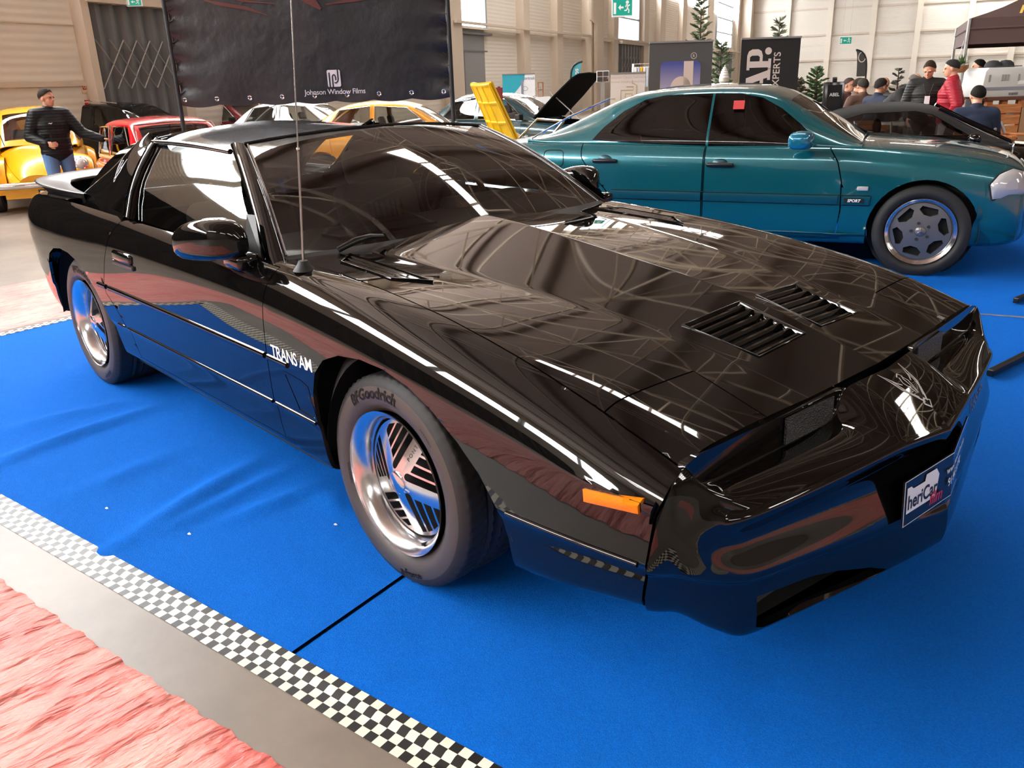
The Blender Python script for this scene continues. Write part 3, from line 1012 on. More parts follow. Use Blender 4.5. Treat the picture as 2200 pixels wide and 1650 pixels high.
# side windows and frames
for sy in (-1, 1):
    sgb = lambda u, v: (0, sy * .035 * math.sin(PI * v) + sy * .012 * 4 * u * (1 - u), 0)
    G = patch((-1.815, sy * .842, .90), (-.67, sy * .835, .88), (-2.02, sy * .612, 1.172), (-1.26, sy * .604, 1.165), 16, 10, sgb)
    MB().grid(G).build('side_window', M_SG, HERO, smooth=1)
    # black pillar behind the door glass
    a = [Vector((-1.835, sy * .866, .905)), Vector((-1.89, sy * .815, 1.0)), Vector((-1.965, sy * .735, 1.09)), Vector((-2.045, sy * .640, 1.168)), Vector((-2.08, sy * .60, 1.19))]
    b = MB()
    for off, wd, mt in ((0, .026, 0),):
        L_ = [p + Vector((.030, 0, .0)) for p in a]; R_ = [p + Vector((-.035, -sy * .004, .002)) for p in a]
        inn = [p + Vector((.03, -sy * .03, -.02)) for p in a]; inr = [p + Vector((-.035, -sy * .03, -.02)) for p in a]
        G4 = np.array([[tuple(q) for q in (inn[i], L_[i], (L_[i] + R_[i]) / 2 + Vector((0, sy * .006, .004)), R_[i], inr[i])] for i in range(len(a))])
        b.grid(surf(G4, 4, 3))
    b.build('door_pillar', M_BLACK, HERO, smooth=.9)
    b = MB(); b.tube([p + Vector((.034, sy * .003, .0)) for p in a], .006, 6); b.build('window_seal', M_TRIM, HERO, smooth=1)
    # top rail over the glass
    tr = [Vector((-2.06, sy * .622, 1.176)), Vector((-1.8, sy * .632, 1.184)), Vector((-1.55, sy * .628, 1.180)), Vector((-1.335, sy * .610, 1.166))]
    b = MB(); b.tube([V3(p) for p in bspline(np.array(tr), 5)], .011, 8); b.build('window_rail', P('bright_rail', (.55, .55, .56), .16, 1.0), HERO, smooth=1)
    # sail panel
    fr_ = bspline(np.array([p + Vector((-.034, 0, .0)) for p in a]), 3)                   # along the pillar, bottom to top
    hb = bspline(np.array([(-2.80, sy * .745, .918), (-2.66, sy * .725, .965), (-2.48, sy * .68, 1.052), (-2.31, sy * .625, 1.135), (-2.15, sy * .575, 1.195)]), 3)   # along the hatch, bottom to top
    G = []
    for i in range(len(fr_)):
        t = i / (len(fr_) - 1)
        A, B = fr_[i], hb[i]
        row = []
        for k in range(7):
            u = k / 6
            p = A * (1 - u) + B * u
            p = p + np.array([0, sy * (.05 * math.sin(PI * u) * t * (1 - t * .6)), .022 * math.sin(PI * u) * t])
            row.append(p)
        p = row[-1]
        row.append(p + np.array([-.01, -sy * .03, -.012])); row.append(p + np.array([-.01, -sy * .06, -.04]))
        G.append(row)
    G = np.array(G)
    lowA = G[0].copy(); lowA[:, 2] -= .05; lowA[:, 1] += sy * .02
    G = np.concatenate([lowA[None], G], 0)
    bm = bmesh.new()
    gg = surf(G, 4, 4)
    q = [[bm.verts.new(p) for p in r] for r in gg]
    for i in range(len(gg) - 1):
        for j in range(len(gg[0]) - 1): bm.faces.new((q[i][j], q[i + 1][j], q[i + 1][j + 1], q[i][j + 1]))
    QW = [(-1.80, .912), (-1.885, 1.0), (-1.925, .985), (-2.04, .938), (-2.08, .916)]
    cut(bm, QW, XZ)
    bm.verts.index_update()
    q1 = take(bm, [f for f in bm.faces if not face_in(f, QW, XZ)]); q2 = take(bm, [f for f in bm.faces if face_in(f, QW, XZ)]); bm.free()
    sp = panel('sail_panel', [q1], M_BLACK, HERO, gap=.0005, flange=.012)
    panel('quarter_window', [q2], M_SG, HERO, gap=.001, flange=.003)
    if sy < 0: SAIL = sp
hg = patch((-2.235, -.565, 1.185), (-2.235, .565, 1.185), (-2.98, -.66, .905), (-2.98, .66, .905), 16, 12, lambda u, v: (-.03 * 4 * u * (1 - u), 0, .035 * 4 * u * (1 - u) + .05 * math.sin(PI * v)))
MB().grid(hg).build('rear_hatch', M_TG, HERO, smooth=1)
# spoiler
path = [(-2.62, -.775, .930), (-2.8, -.785, .934), (-3.05, -.785, .944), (-3.22, -.775, .955), (-3.32, -.72, .964), (-3.38, -.55, .970), (-3.40, -.25, .974), (-3.405, 0, .974)]
path += [(x, -y, z) for x, y, z in path[-2::-1]]
C_ = []
for i, p in enumerate(path):
    p = np.array(p)
    t = np.array(path[min(i + 1, len(path) - 1)]) - np.array(path[max(i - 1, 0)]); t /= np.linalg.norm(t)
    o_ = np.array([-abs(t[1]), t[0] * np.sign(p[1]) * (1 if p[1] else 0), 0])
    o_ = np.array([t[1], -t[0], 0]) * (-1 if np.dot(np.array([t[1], -t[0], 0]), np.array([p[0] + 2.6, p[1], 0])) < 0 else 1)
    k = min(1, min(i, len(path) - 1 - i) / 4 + .08)
    zb = .87
    C_.append([np.array([p[0], p[1], zb]) + o_ * .0 * k, p * [1, 1, 0] + [0, 0, zb * .5 + p[2] * .5] + o_ * .03 * k, p + o_ * .085 * k + [0, 0, -.012 * k], p + o_ * .09 * k, p + o_ * .05 * k + [0, 0, .003], p - o_ * .10 * k + [0, 0, -.012 * k], p - o_ * .14 * k + [0, 0, -.022 * k], p - o_ * .13 * k + [0, 0, -.035 * k], p * [1, 1, 0] + [0, 0, zb] - o_ * .06 * k])
sp_ = MB().grid(surf(np.array(C_), 4, 3)).build('rear_spoiler', P('spoiler_black', (.010, .010, .010), .22), HERO, smooth=1.2)

# ---------------------------------------------------------------- coupe: hood vents and cowl louvres
HB = bvh_of([hood])
def zat(bv, x, y, d=(0, 0, -1)):
    h = bv.ray_cast(Vector((x, y, 2)), Vector(d)); return h[0].z if h[0] is not None else None
def hz(x, y):
    return interp(ZCEN, x) + (interp(ZV, x) - interp(ZCEN, x)) * min(1, abs(y) / interp(YV, x))
for sg in (-1, 1):
    pl = [(x, sg * -y) for x, y in VENT]
    fr_ = MB()
    c = (sum(p[0] for p in pl) / 4, sum(p[1] for p in pl) / 4)
    ring = []
    for lift, sc in ((-.012, .985), (.0065, 1.0), (.0075, .955), (-.03, .93)):
        ring.append([(c[0] + (x - c[0]) * sc * (1.03 if lift > 0 else 1), c[1] + (y - c[1]) * sc * (1.03 if lift > 0 else 1), hz(x, y) + lift - .004) for x, y in pl])
    fr_.grid(np.array(ring), cv=True)
    f_ = fr_.build('hood_vent', M_BLACK, HERO, smooth=.5, bevel=.001)
    sl = MB()
    for k in range(7):
        t = (k + .5) / 7
        a = np.array(pl[0]) * (1 - t) + np.array(pl[1]) * t
        b_ = np.array(pl[3]) * (1 - t) + np.array(pl[2]) * t
        a, b_ = (a * .965 + b_ * .035), (a * .035 + b_ * .965)
        za, zb = hz(*a) - .004, hz(*b_) - .004
        ps = []
        for (p, z) in ((a, za), (b_, zb)):
            for dx, dz in ((-.0065, -.006), (-.003, .0015), (.004, .0005), (.008, -.012), (0, -.016)): ps.append((p[0] + dx, p[1], z + dz))
        s_ = MB(); s_.add(ps, [(i, (i + 1) % 5, (i + 1) % 5 + 5, i + 5) for i in range(5)] + [(0, 1, 2, 3, 4), (9, 8, 7, 6, 5)])
        s_.build('vent_slat', M_BLACK, f_, smooth=.5)
    MB().box((c[0], c[1], hz(*c) - .055), (.25, .28, .02)).build('vent_tray', M_DARK, f_)
    cvp = [(x, sg * -y) for x, y in COWLV]
    b = MB()
    zf = lambda x, y: (HB.ray_cast(Vector((x, sg * -.0 + y, 2)), Vector((0, 0, -1)))[0] or Vector((0, 0, .86))).z
    cx, cy = sum(p[0] for p in cvp) / 4, sum(p[1] for p in cvp) / 4
    zc_ = lambda x, y: interp(ZS, x) * .55 + .45 * interp(ZV, x) + .004
    ring = [[(cx + (x - cx) * sc, cy + (y - cy) * sc, zc_(x, y) + lf) for x, y in cvp] for lf, sc in ((-.012, 1.0), (.004, 1.03), (.005, .97), (-.02, .95))]
    b.grid(np.array(ring), cv=True)
    f_ = b.build('cowl_louvre', M_BLACK, HERO, smooth=.5)
    for k in range(3):
        t = .2 + k * .3
        A = np.array(cvp[0]) * (1 - t) + np.array(cvp[1]) * t; B = np.array(cvp[3]) * (1 - t) + np.array(cvp[2]) * t
        A, B = A * .95 + B * .05, A * .05 + B * .95
        s_ = MB(); s_.tube([(A[0], A[1], zc_(*A) - .002), (B[0], B[1], zc_(*B) - .002)], .006, 6); s_.build('louvre_slat', M_BLACK, f_, smooth=1)
    MB().box((cx, cy, zc_(cx, cy) - .04), (.46, .10, .02)).build('louvre_tray', M_DARK, f_)
# ---------------------------------------------------------------- coupe: wheel housings
for xc, poly in ((0.1, ARCH_F), (-2.54, ARCH_R)):
    for sy in (-1, 1):
        b = MB()
        b.lathe([(.475, -.34), (.475, .02), (.455, .02)], 24, 'y', (xc, sy * .58, .30), a0=-.12, a1=PI + .12)
        b.lathe([(.0, 0), (.475, 0)], 24, 'y', (xc, sy * .58 + (-.34 if sy > 0 else .0) + (.0 if sy > 0 else .34), .30))
        if sy < 0:
            b = MB(); b.lathe([(.475, .30), (.475, -.27), (.43, -.305)], 24, 'y', (xc, sy * .58, .30), a0=.14, a1=PI - .02)
            b.lathe([(0, .30), (.475, .30)], 24, 'y', (xc, sy * .58, .30))
        else:
            b = MB(); b.lathe([(.475, -.30), (.475, .27), (.43, .305)], 24, 'y', (xc, sy * .58, .30), a0=-.1, a1=PI + .1)
            b.lathe([(0, -.30), (.475, -.30)], 24, 'y', (xc, sy * .58, .30))
        b.build('wheel_housing', P('housing', (.012, .011, .010), .9), HERO, smooth=1)
b = MB(); b.box((-1.25, 0, .26), (4.3, 1.3, .06)); b.box((-1.3, 0, .24), (1.7, 1.62, .06)); b.build('underbody', M_DARK, HERO)

# ---------------------------------------------------------------- coupe: interior
M_SEAT = P('seat_cloth', srgb(120, 118, 115), .85); bump(M_SEAT, 300, .3, .002)
M_DASH = P('dash_plastic', srgb(58, 58, 58), .45)
def rbox(c, d, M=None, bev=.04, seg=3):
    b = MB(); b.box(c, d, M=M); return b
for sy in (-1, 1):
    y0 = sy * .37
    b = MB(); R_ = Matrix.Rotation(-.32, 3, 'Y')
    b.box((-1.40, y0, .40), (.52, .50, .16)); s_ = b.build('seat', M_SEAT, HERO, smooth=1, bevel=.05, seg=3)
    b = MB(); b.box((-1.76, y0, .66), (.13, .48, .56), M=R_); b.build('backrest', M_SEAT, s_, smooth=1, bevel=.05, seg=3)
    for k in range(-3, 4):
        b = MB(); b.box((-1.690, y0 + k * .035, .68), (.012, .022, .34), M=R_); b.build('seat_rib', M_SEAT, s_, smooth=1, bevel=.005)
    b = MB(); b.box((-1.865, y0, 1.0), (.11, .30, .17), M=R_); b.build('headrest', M_SEAT, s_, smooth=1, bevel=.045, seg=3)
b = MB()
dp = [(-.60, .86), (-.72, .885), (-.95, .90), (-1.02, .875), (-1.03, .78), (-.95, .60), (-.6, .55)]
b.prism(dp, -.78, .78); b.build('dashboard', M_DASH, HERO, smooth=.8, bevel=.015)
b = MB(); b.prism([(-.93, .88), (-.96, .935), (-1.06, .93), (-1.08, .87)], .17, .60); b.build('instrument_hood', M_DASH, HERO, smooth=.8, bevel=.015)
b = MB(); b.box((-.78, -.33, .897), (.13, .42, .012)); b.build('dash_vent', M_TRIM, HERO, bevel=.004)
b = MB()
Mw = Matrix.Rotation(1.15, 3, 'Y')
rim_ = [Mw @ Vector((.185 * math.cos(a), .185 * math.sin(a), 0)) + Vector((-1.20, .38, .89)) for a in np.linspace(0, 2 * PI, 33)[:-1]]
b.tube(rim_, .015, 8, closed=True)
for a in (0.3, PI - .3, PI * 1.5):
    b.tube([Vector((-1.17, .38, .875)), Mw @ Vector((.18 * math.sin(a), .18 * math.cos(a), 0)) + Vector((-1.20, .38, .89))], .014, 6)
b.ell((-1.17, .38, .875), (.03, .06, .06)); b.build('steering_wheel', M_TRIM, HERO, smooth=1)
b = MB(); b.box((-1.5, 0, .32), (1.9, 1.55, .03)); b.box((-2.25, 0, .62), (.06, 1.3, .5)); b.box((-1.45, 0, .42), (1.0, .22, .24)); b.box((-2.65, 0, .74), (.8, 1.2, .03)); b.build('cabin_floor', P('cabin', (.010, .010, .010), .9), HERO)
b = MB(); b.ell((-1.30, 0, 1.145), (.02, .12, .032)); b.tube([(-1.28, 0, 1.16), (-1.24, 0, 1.21)], .008); b.build('rear_view_mirror', M_TRIM, HERO, smooth=1)

# ---------------------------------------------------------------- coupe: mouldings, mirrors, handle, lamps
SB = bvh_of([fend[0], doors[0], quarter]); NB = bvh_of([nose])
def side_pt(x, z, off=0.0):
    h = SB.ray_cast(Vector((x, -2, z)), Vector((0, 1, 0)))
    if h[0] is None: return Vector((x, -.91 - off, z))
    return h[0] + Vector((0, -1, 0)) * off
def bead(name, x0, x1, z, hgt, thick, mat, parent, z1=None, n=16):
    for sy in (-1, 1):
        G = []
        for x in np.linspace(x0, x1, n):
            zz = z if z1 is None else z + (z1 - z) * (x - x0) / (x1 - x0)
            p = side_pt(x, zz)
            row = []
            for k in range(6):
                a = PI * k / 5
                row.append((x, sy * (-(p.y) + thick * math.sin(a) - .001), zz + hgt / 2 * math.cos(a)))
            G.append(row)
        m_ = MB().grid(np.array(G))
        m_.add(G[0], [tuple(range(6))]); m_.add(G[-1], [tuple(range(6))])
        m_.build(name, mat, parent, smooth=1.3)
bead('side_moulding', -2.16, -2.065, .590, .022, .010, M_BLACK, HERO, n=4)
bead('side_moulding', -2.035, -.612, .590, .022, .010, M_BLACK, HERO)
bead('side_moulding', -.590, -.46, .590, .020, .009, M_BLACK, HERO, n=6)
bead('lower_moulding', -2.02, -1.925, .430, .014, .008, M_BLACK, HERO, n=4)
bead('lower_moulding', -1.905, -.615, .430, .014, .008, M_BLACK, HERO)
bead('lower_moulding', -.590, -.335, .430, .014, .008, M_BLACK, HERO, n=6)
bead('lower_moulding', .525, .90, .440, .014, .008, M_BLACK, HERO, z1=.446)
M_PIN = P('pin_chrome', (.6, .6, .6), .1, 1.0)
# fender vent
b = MB(); vp = [(-.500, .565), (-.385, .560), (-.345, .548), (-.322, .438), (-.43, .444)]
pts = [side_pt(x, z, .001) for x, z in vp]; inn = [side_pt(-.41 + (x + .41) * .86, .50 + (z - .5) * .86, .0015) for x, z in vp]
dp_ = [p + Vector((0, .03, 0)) for p in inn]
b.grid(np.array([[tuple(p) for p in r] for r in (pts, inn, dp_)]), cv=True)
f_ = b.build('fender_vent', M_BLACK, HERO, smooth=.4)
b = MB(); b.add([tuple(p + Vector((0, -.006, 0))) for p in dp_], [tuple(range(5))]); b.build('vent_opening', M_TRIM, f_)
b = MB(); b.tube([side_pt(-.425, .452, -.004), side_pt(-.345, .447, -.004)], .006, 6); b.build('vent_blade', M_CHROME, f_, smooth=1)
# side marker
b = MB()
G = []
for v_ in np.linspace(0, 1, 4):
    G.append([])
    for u_ in np.linspace(0, 1, 9):
        x, z = .773 + .139 * u_, .557 + .016 * u_ + .030 * v_
        e_ = min(u_, 1 - u_) * .139 / .008; e2 = min(v_, 1 - v_) * .03 / .008
        G[-1].append(tuple(side_pt(x, z, .010 if min(e_, e2) > .1 else .006)))
G = [[(p[0], p[1] + .02, p[2]) for p in G[0]]] + G + [[(p[0], p[1] + .02, p[2]) for p in G[-1]]]
b.grid(np.array(G)); b.add([r_[0] for r_ in G[1:-1]] + [(r_[0][0], r_[0][1] + .02, r_[0][2]) for r_ in G[1:-1]], [(i, i + 1, i + 5, i + 4) for i in range(3)])
b.add([r_[-1] for r_ in G[1:-1]] + [(r_[-1][0], r_[-1][1] + .02, r_[-1][2]) for r_ in G[1:-1]], [(i, i + 1, i + 5, i + 4) for i in range(3)])
M_AMB = P('amber_lens', srgb(245, 130, 5), .15, 0, .5); bump(M_AMB, 160, .5, .002, kind='voronoi')
mo = b.build('side_marker_lamp', M_AMB, HERO, smooth=.5); mo['label'] = 'amber side marker lens'
# door handle
b = MB(); b.box((-1.80, -.905, .752), (.20, .05, .045)); b.build('door_handle', M_BLACK, HERO, bevel=.012, seg=3, smooth=.8, loc=(0, 0, 0))
b = MB(); b.box((-1.795, -.915, .722), (.23, .028, .022)); b.build('handle_recess', M_TRIM, HERO, bevel=.006)
# wing mirrors
for sy in (-1, 1):
    S_ = []
    for (x, yo, yi, zt, zb_) in ((-.985, .985, .94, .925, .885), (-.98, 1.02, .905, .955, .872), (-.94, 1.032, .885, .985, .866), (-.86, 1.030, .875, 1.008, .870), (-.78, 1.010, .870, 1.014, .878), (-.715, .972, .872, 1.000, .888), (-.70, .92, .88, .955, .905)):
        r_ = []
        cy, cz, hy, hz_ = (yo + yi) / 2, (zt + zb_) / 2, (yo - yi) / 2, (zt - zb_) / 2
        for k in range(20):
            a = 2 * PI * k / 20
            c_a, s_a = math.cos(a), math.sin(a)
            r_.append((x, sy * (cy + hy * abs(c_a) ** .7 * np.sign(c_a)), cz + hz_ * abs(s_a) ** .7 * np.sign(s_a)))
        S_.append(r_)
    SS = bspline(np.array(S_), 4)
    b = MB().grid(SS, cv=True); b.add(SS[0], [tuple(range(20))]); b.add(SS[-1], [tuple(range(20))])
    if sy > 0: b.v = [(x - .06, y - .05, z) for x, y, z in b.v]
    mr = b.build('wing_mirror', M_BLACK, HERO, smooth=.9)
    b = MB(); b.box((-.76, sy * .885, .872), (.12, .08, .05)); b.build('mirror_foot', M_BLACK, mr, bevel=.015, smooth=.9)
    b = MB(); b.add([(-.68, sy * .852, .885), (-.80, sy * .850, .89), (-.86, sy * .80, 1.0), (-.82, sy * .79, 1.0)], [(0, 1, 2, 3)]); b.build('mirror_sail', M_TRIM, mr)
# aerial
b = MB(); b.lathe([(0, .03), (.014, .03), (.020, .018), (.034, 0)], 14, c=(-.475, -.818, .868)); am = b.build('aerial_mast', M_MATTE, HERO, smooth=.7)
# wiper
b = MB(); b.tube([(-.60, -.62, .885), (-.585, -.56, .908), (-.59, -.50, .912), (-.60, -.44, .905)], [.010, .012, .011, .006], 8); b.build('wiper_arm', M_TRIM, HERO, smooth=1)
# ---------------------------------------------------------------- coupe: wheels
TR, TW = .320, .120          # tyre radius, half width
def tyre_mesh(name, R, hw, rim_r, nt=180, blocks=60, tread=True):
    """lathe with a patterned tread; outer side at -y"""
    half = [(rim_r, hw * .74), (rim_r + .012, hw * .86), (rim_r + .03, hw * .965), (rim_r + (R - rim_r) * .5, hw * 1.0), (R - .030, hw * .955), (R - .014, hw * .90), (R - .004, hw * .82)]
    prof = [(r, -y) for r, y in half]
    n_tr = 18 if tread else 5
    tr = [(R - .0015 * (abs(t) ** 2), hw * .80 * t) for t in np.linspace(-1, 1, n_tr)]
    prof += tr + [(r, y) for r, y in half[::-1]]
    G = np.zeros((nt, len(prof), 3))
    for i in range(nt):
        a = 2 * PI * i / nt
        for k, (r, y) in enumerate(prof):
            rr = r
            if tread and len(half) - 2 <= k < len(half) + n_tr + 2:
                u = abs(y) / (hw * .82)
                ph = (a / (2 * PI) * blocks + u * 1.3) % 1.0
                g = max(0, 1 - min(ph, 1 - ph) / .16)
                if u < .16 or u > 1.05: g = 0
                if .28 < u < .40: g = 1
                if u < .06: g = 1
                rr -= .008 * min(1, g * 1.6) * (1 if u < .95 else .5)
            G[i, k] = (rr * math.cos(a), y, rr * math.sin(a))
    return MB().grid(G, cu=True).mesh(name, smooth=.8)
def disc_cut(outline_r, holes, nt=120, rings=(0, .02, .05, .09, .13)):
    """flat disc (x, z) with polygon holes -> verts, faces in 2D"""
    bm = bmesh.new()
    vs_ = []
    c = bm.verts.new((0, 0, 0))
    rr = [r for r in rings if 0 < r < outline_r] + [outline_r]
    R_ = [[bm.verts.new((r * math.cos(2 * PI * k / nt), 0, r * math.sin(2 * PI * k / nt))) for k in range(nt)] for r in rr]
    for k in range(nt):
        k2 = (k + 1) % nt
        bm.faces.new((c, R_[0][k], R_[0][k2]))
        for a in range(len(rr) - 1): bm.faces.new((R_[a][k], R_[a + 1][k], R_[a + 1][k2], R_[a][k2]))
    for h in holes: cut(bm, h, (0, 2))
    bm.verts.index_update()
    keep = [f for f in bm.faces if not any(face_in(f, h, (0, 2)) for h in holes)]
    r = take(bm, keep); bm.free()
    return r
def face_solid(vf, y0, y1, dish=lambda r: 0.0):
    """turn a cut disc into a plate with walls"""
    me = bpy.data.meshes.new('t'); me.from_pydata([(x, y0 + dish(math.hypot(x, z)), z) for x, y, z in vf[0]], [], vf[1])
    bm = bmesh.new(); bm.from_mesh(me)
    be = [e for e in bm.edges if len(e.link_faces) == 1]
    for e in be: e.smooth = False
    r = bmesh.ops.extrude_edge_only(bm, edges=be)
    for g in r['geom']:
        if isinstance(g, bmesh.types.BMVert): g.co.y += (y1 - y0)
    bmesh.ops.recalc_face_normals(bm, faces=bm.faces)
    for e in bm.edges:
        if len(e.link_faces) == 2 and e.calc_face_angle(0) > .6: e.smooth = False
    for f in bm.faces: f.smooth = True
    bm.to_mesh(me); bm.free()
    return me
# slots: five fans, the slots of a fan lie parallel to one broad spoke
RF_ = .168
holes = []
for k in range(5):
    a = math.radians(90 - 27 + 72 * k)
    ux, uz = math.cos(a), math.sin(a)           # along the spoke that the fan follows
    px, pz = -uz, ux                            # across, counter-clockwise
    a2 = a + math.radians(72)
    for m in range(4):
        c0, c1 = .024 + m * .030, .024 + m * .030 + .0232
        pts = []
        def lo(c):        # nearest distance along u that clears the next spoke
            # next spoke runs along a2, half width .024
            s_, c_ = math.sin(math.radians(72)), math.cos(math.radians(72))
            return max(.030, (c * c_ + .026) / s_) if True else 0
        def hi(c): return math.sqrt(max(0, RF_ ** 2 - c * c)) - .002
        l0, l1, h0, h1 = lo(c0), lo(c1), hi(c0), hi(c1)
        if m == 0: l0 = l1 = max(l0, l1) - .004
        if h1 - l1 < .018: continue
        q = [(l0, c0), (h0, c0), (h1, c1), (l1, c1)]
        # round the inner end
        if m == 0:
            cc = (c0 + c1) / 2; r_ = (c1 - c0) / 2
            q = [(h0, c0), (h1, c1)] + [(l0 - r_ * math.sin(t), cc + r_ * math.cos(t)) for t in np.linspace(0, PI, 7)]
        holes.append([(ux * A + px * B, uz * A + pz * B) for A, B in q])
FACE_ME = face_solid(disc_cut(RF_ + .010, holes), -.100, -.022, lambda r: .042 * max(0, (r - .035) / .135))
FACE_ME.name = 'wheel_face'
M_FACE = P('machined_aluminium', (.88, .88, .89), .16, 1.0)
bump(M_FACE, 90, .05, .001)
M_BARREL = P('polished_barrel', (.84, .84, .85), .20, 1.0)
M_TYRE = P('tyre_wall', (.060, .048, .040), .48, 0, .45); bump(M_TYRE, 220, .12, .001)
M_TREAD = P('tyre_tread', (.022, .021, .020), .6, 0, .4)
TYRE_ME = tyre_mesh('tyre', TR, TW, .212)
TYRE_ME.materials.append(M_TYRE); TYRE_ME.materials.append(M_TREAD)
for p in TYRE_ME.polygons:
    c = p.center
    if math.hypot(c.x, c.z) > TR - .024: p.material_index = 1
BARREL_ME = MB().lathe([(.2175, -.118), (.2165, -.113), (.207, -.109), (.202, -.104), (.192, -.094), (.184, -.060), (.180, -.02), (.188, .08), (.214, .105), (.214, .11)], 64, 'y').mesh('rim_barrel', smooth=.9)
BARREL_ME.materials.append(M_BARREL)
FACE_ME.materials.append(M_FACE)
CAP_ME = MB().lathe([(0, -.1045), (.030, -.104), (.034, -.101), (.034, -.08)], 28, 'y').mesh('centre_cap', smooth=.7); CAP_ME.materials.append(M_FACE)
DISC_ME = MB().lathe([(.0, -.005), (.135, -.005), (.135, .02), (0, .02)], 40, 'y').lathe([(0, .03), (.19, .03)], 40, 'y').mesh('brake_disc', smooth=.7); DISC_ME.materials.append(P('brake_iron', (.03, .03, .03), .5, .6))
def arc_text(body, size, r, a_mid, y, spacing=1.0, bold=0.0, flip=False):
    v, f = text_geo(body, size, 0, bold, 'CENTER', spacing)
    v, f = subdiv2(v, f, size * .35)
    out = []
    for x, z in v:
        a = a_mid - x / r if not flip else a_mid + x / r
        rr = r + z - size * .35 if not flip else r - z + size * .35
        out.append((rr * math.cos(a), y(rr) if callable(y) else y, rr * math.sin(a)))
    return out, f
yw_ = lambda r: -np.interp(r, [.212, .224, .242, .268, .293, .31], [TW * .74, TW * .86, TW * .965, TW * 1.0, TW * .955, TW * .9]) - .0012
WHEELS = []
for (x, sy, steer, spin) in ((0, -1, -.0145, .0), (-2.565, -1, 0, .62), (0, 1, 0, .3), (-2.565, 1, 0, .9)):
    y0 = sy * (.761 if x == 0 else .742)
    wroot = link('tyre', TYRE_ME, None, HERO, (x, y0, TR - .001), (0, 0, (0 if sy < 0 else PI) + steer))
    for nm, me in (('rim_barrel', BARREL_ME), ('wheel_face', FACE_ME), ('centre_cap', CAP_ME), ('brake_disc', DISC_ME)):
        link(nm, me, None, wroot, rot=(0, spin, 0) if nm == 'wheel_face' else None)
    if sy < 0:
        b = MB()
        b.add(*arc_text('BFGoodrich', .046, .272, math.radians(104 if x == 0 else 80), yw_, 1.06, .0016))
        b.add(*arc_text('g-Force', .034, .274, math.radians(-78 if x == 0 else -60), yw_, 1.0, .0006, flip=True))
        b.build('tyre_lettering', P('tyre_letter', (.004, .0035, .003), .5, 0, .2), wroot)
        b = MB()
        b.add(*arc_text('ROTATION', .010, .268, math.radians(48), yw_, 1.2))
        b.add(*arc_text('TUBELESS RADIAL', .008, .238, math.radians(190), yw_, 1.1))
        b.build('tyre_small_print', P('tyre_letter', (.004, .0035, .003), .5, 0, .2), wroot)
        a = math.radians(63) + (-spin)
        O = Vector((math.cos(a) * .085, -.0555, math.sin(a) * .085)); U = Vector((math.cos(a), .05, math.sin(a))).normalized(); Wd = Vector((-math.sin(a), 0, math.cos(a)))
        v, f = text_geo('PONTIAC', .017, 0, 0, 'LEFT', 1.35)
        vv_, f = flat(v, f, O - Wd * .006, U, Wd, 0)
        vv_ = [(p.x, -.1008 + .042 * max(0, (math.hypot(p.x, p.z) - .035) / .135), p.z) for p in vv_]
        MB().add(vv_, f).build('wheel_lettering', P('dark_letter', (.03, .03, .03), .5), wroot)
        b = MB(); b.tube([(.10, -.075, -.165), (.098, -.10, -.162)], .0045, 8); b.build('tyre_valve', M_MATTE, wroot, smooth=1)
# ---------------------------------------------------------------- coupe: lettering, badges, plate
def bird(s):
    """stylised bird outline badge as ribbons"""
    w_ = .035
    R = []
    for sg in (1, -1):
        R.append(stroke([(sg * .10, -.30), (sg * .36, -.05), (sg * .48, .42), (sg * .30, .10), (sg * .20, .02)], [.05, .05, .02, .04, .03]))
        R.append(stroke([(sg * .05, -.40), (sg * .26, -.16), (sg * .36, .15)], [.04, .05, .02]))
        R.append(stroke([(sg * .02, -.22), (sg * .12, .05), (sg * .05, .18)], .03))
    R.append(stroke([(-.10, .20), (.02, .26), (.10, .18), (.02, .12), (.02, -.20)], .03))
    R.append(stroke([(-.14, -.42), (0, -.52), (.14, -.42), (0, -.34), (-.14, -.42)], .04))
    b = MB()
    out_v, out_f = [], []
    for v, f in R:
        k = len(out_v); out_v += [(x * s, y * s) for x, y in v]; out_f += [tuple(i + k for i in q) for q in f]
    return out_v, out_f
def decal(name, geo, O, U, W, bvh, d, mat, parent, L=.02, off=.0008):
    v, f = subdiv2(*geo, L)
    v3, f = flat(v, f, O, U, W)
    v3, f = onto(v3, f, bvh, d, off)
    return MB().add(v3, f).build(name, mat, parent)
M_DEC = P('decal_grey', (.45, .43, .42), .4)
v, f = text_geo('TRANS AM', .058, 0, .0007, 'LEFT', .92)
decal('model_lettering', (v, f), (-.560, -1.2, .598), (1, 0, .03), (0, 0, 1), SB, (0, 1, 0), M_WHITE, HERO)
BV = bird(.16)
decal('hood_badge', bird(.125), (1.035, 0, 1), (0, 1, 0), (-1, 0, 0), NB, (0, 0, -1), M_DEC, nose)
SLB = bvh_of([SAIL])
decal('pillar_badge', bird(.11), (-2.195, -1.3, 1.072), (.95, 0, -.2), (-.25, 0, 1), SLB, (0, 1, 0), P('badge_silver', (.75, .75, .75), .3), SAIL)
v, f = text_geo('TRANS AM', .05, 0, .0004, 'LEFT', 1.0)
decal('nose_lettering', (v, f), (2, .36, .47), (0, 1, 0), (0, 0, 1), NB, (-1, 0, 0), P('ghost_letter', (.10, .10, .11), .4), nose)
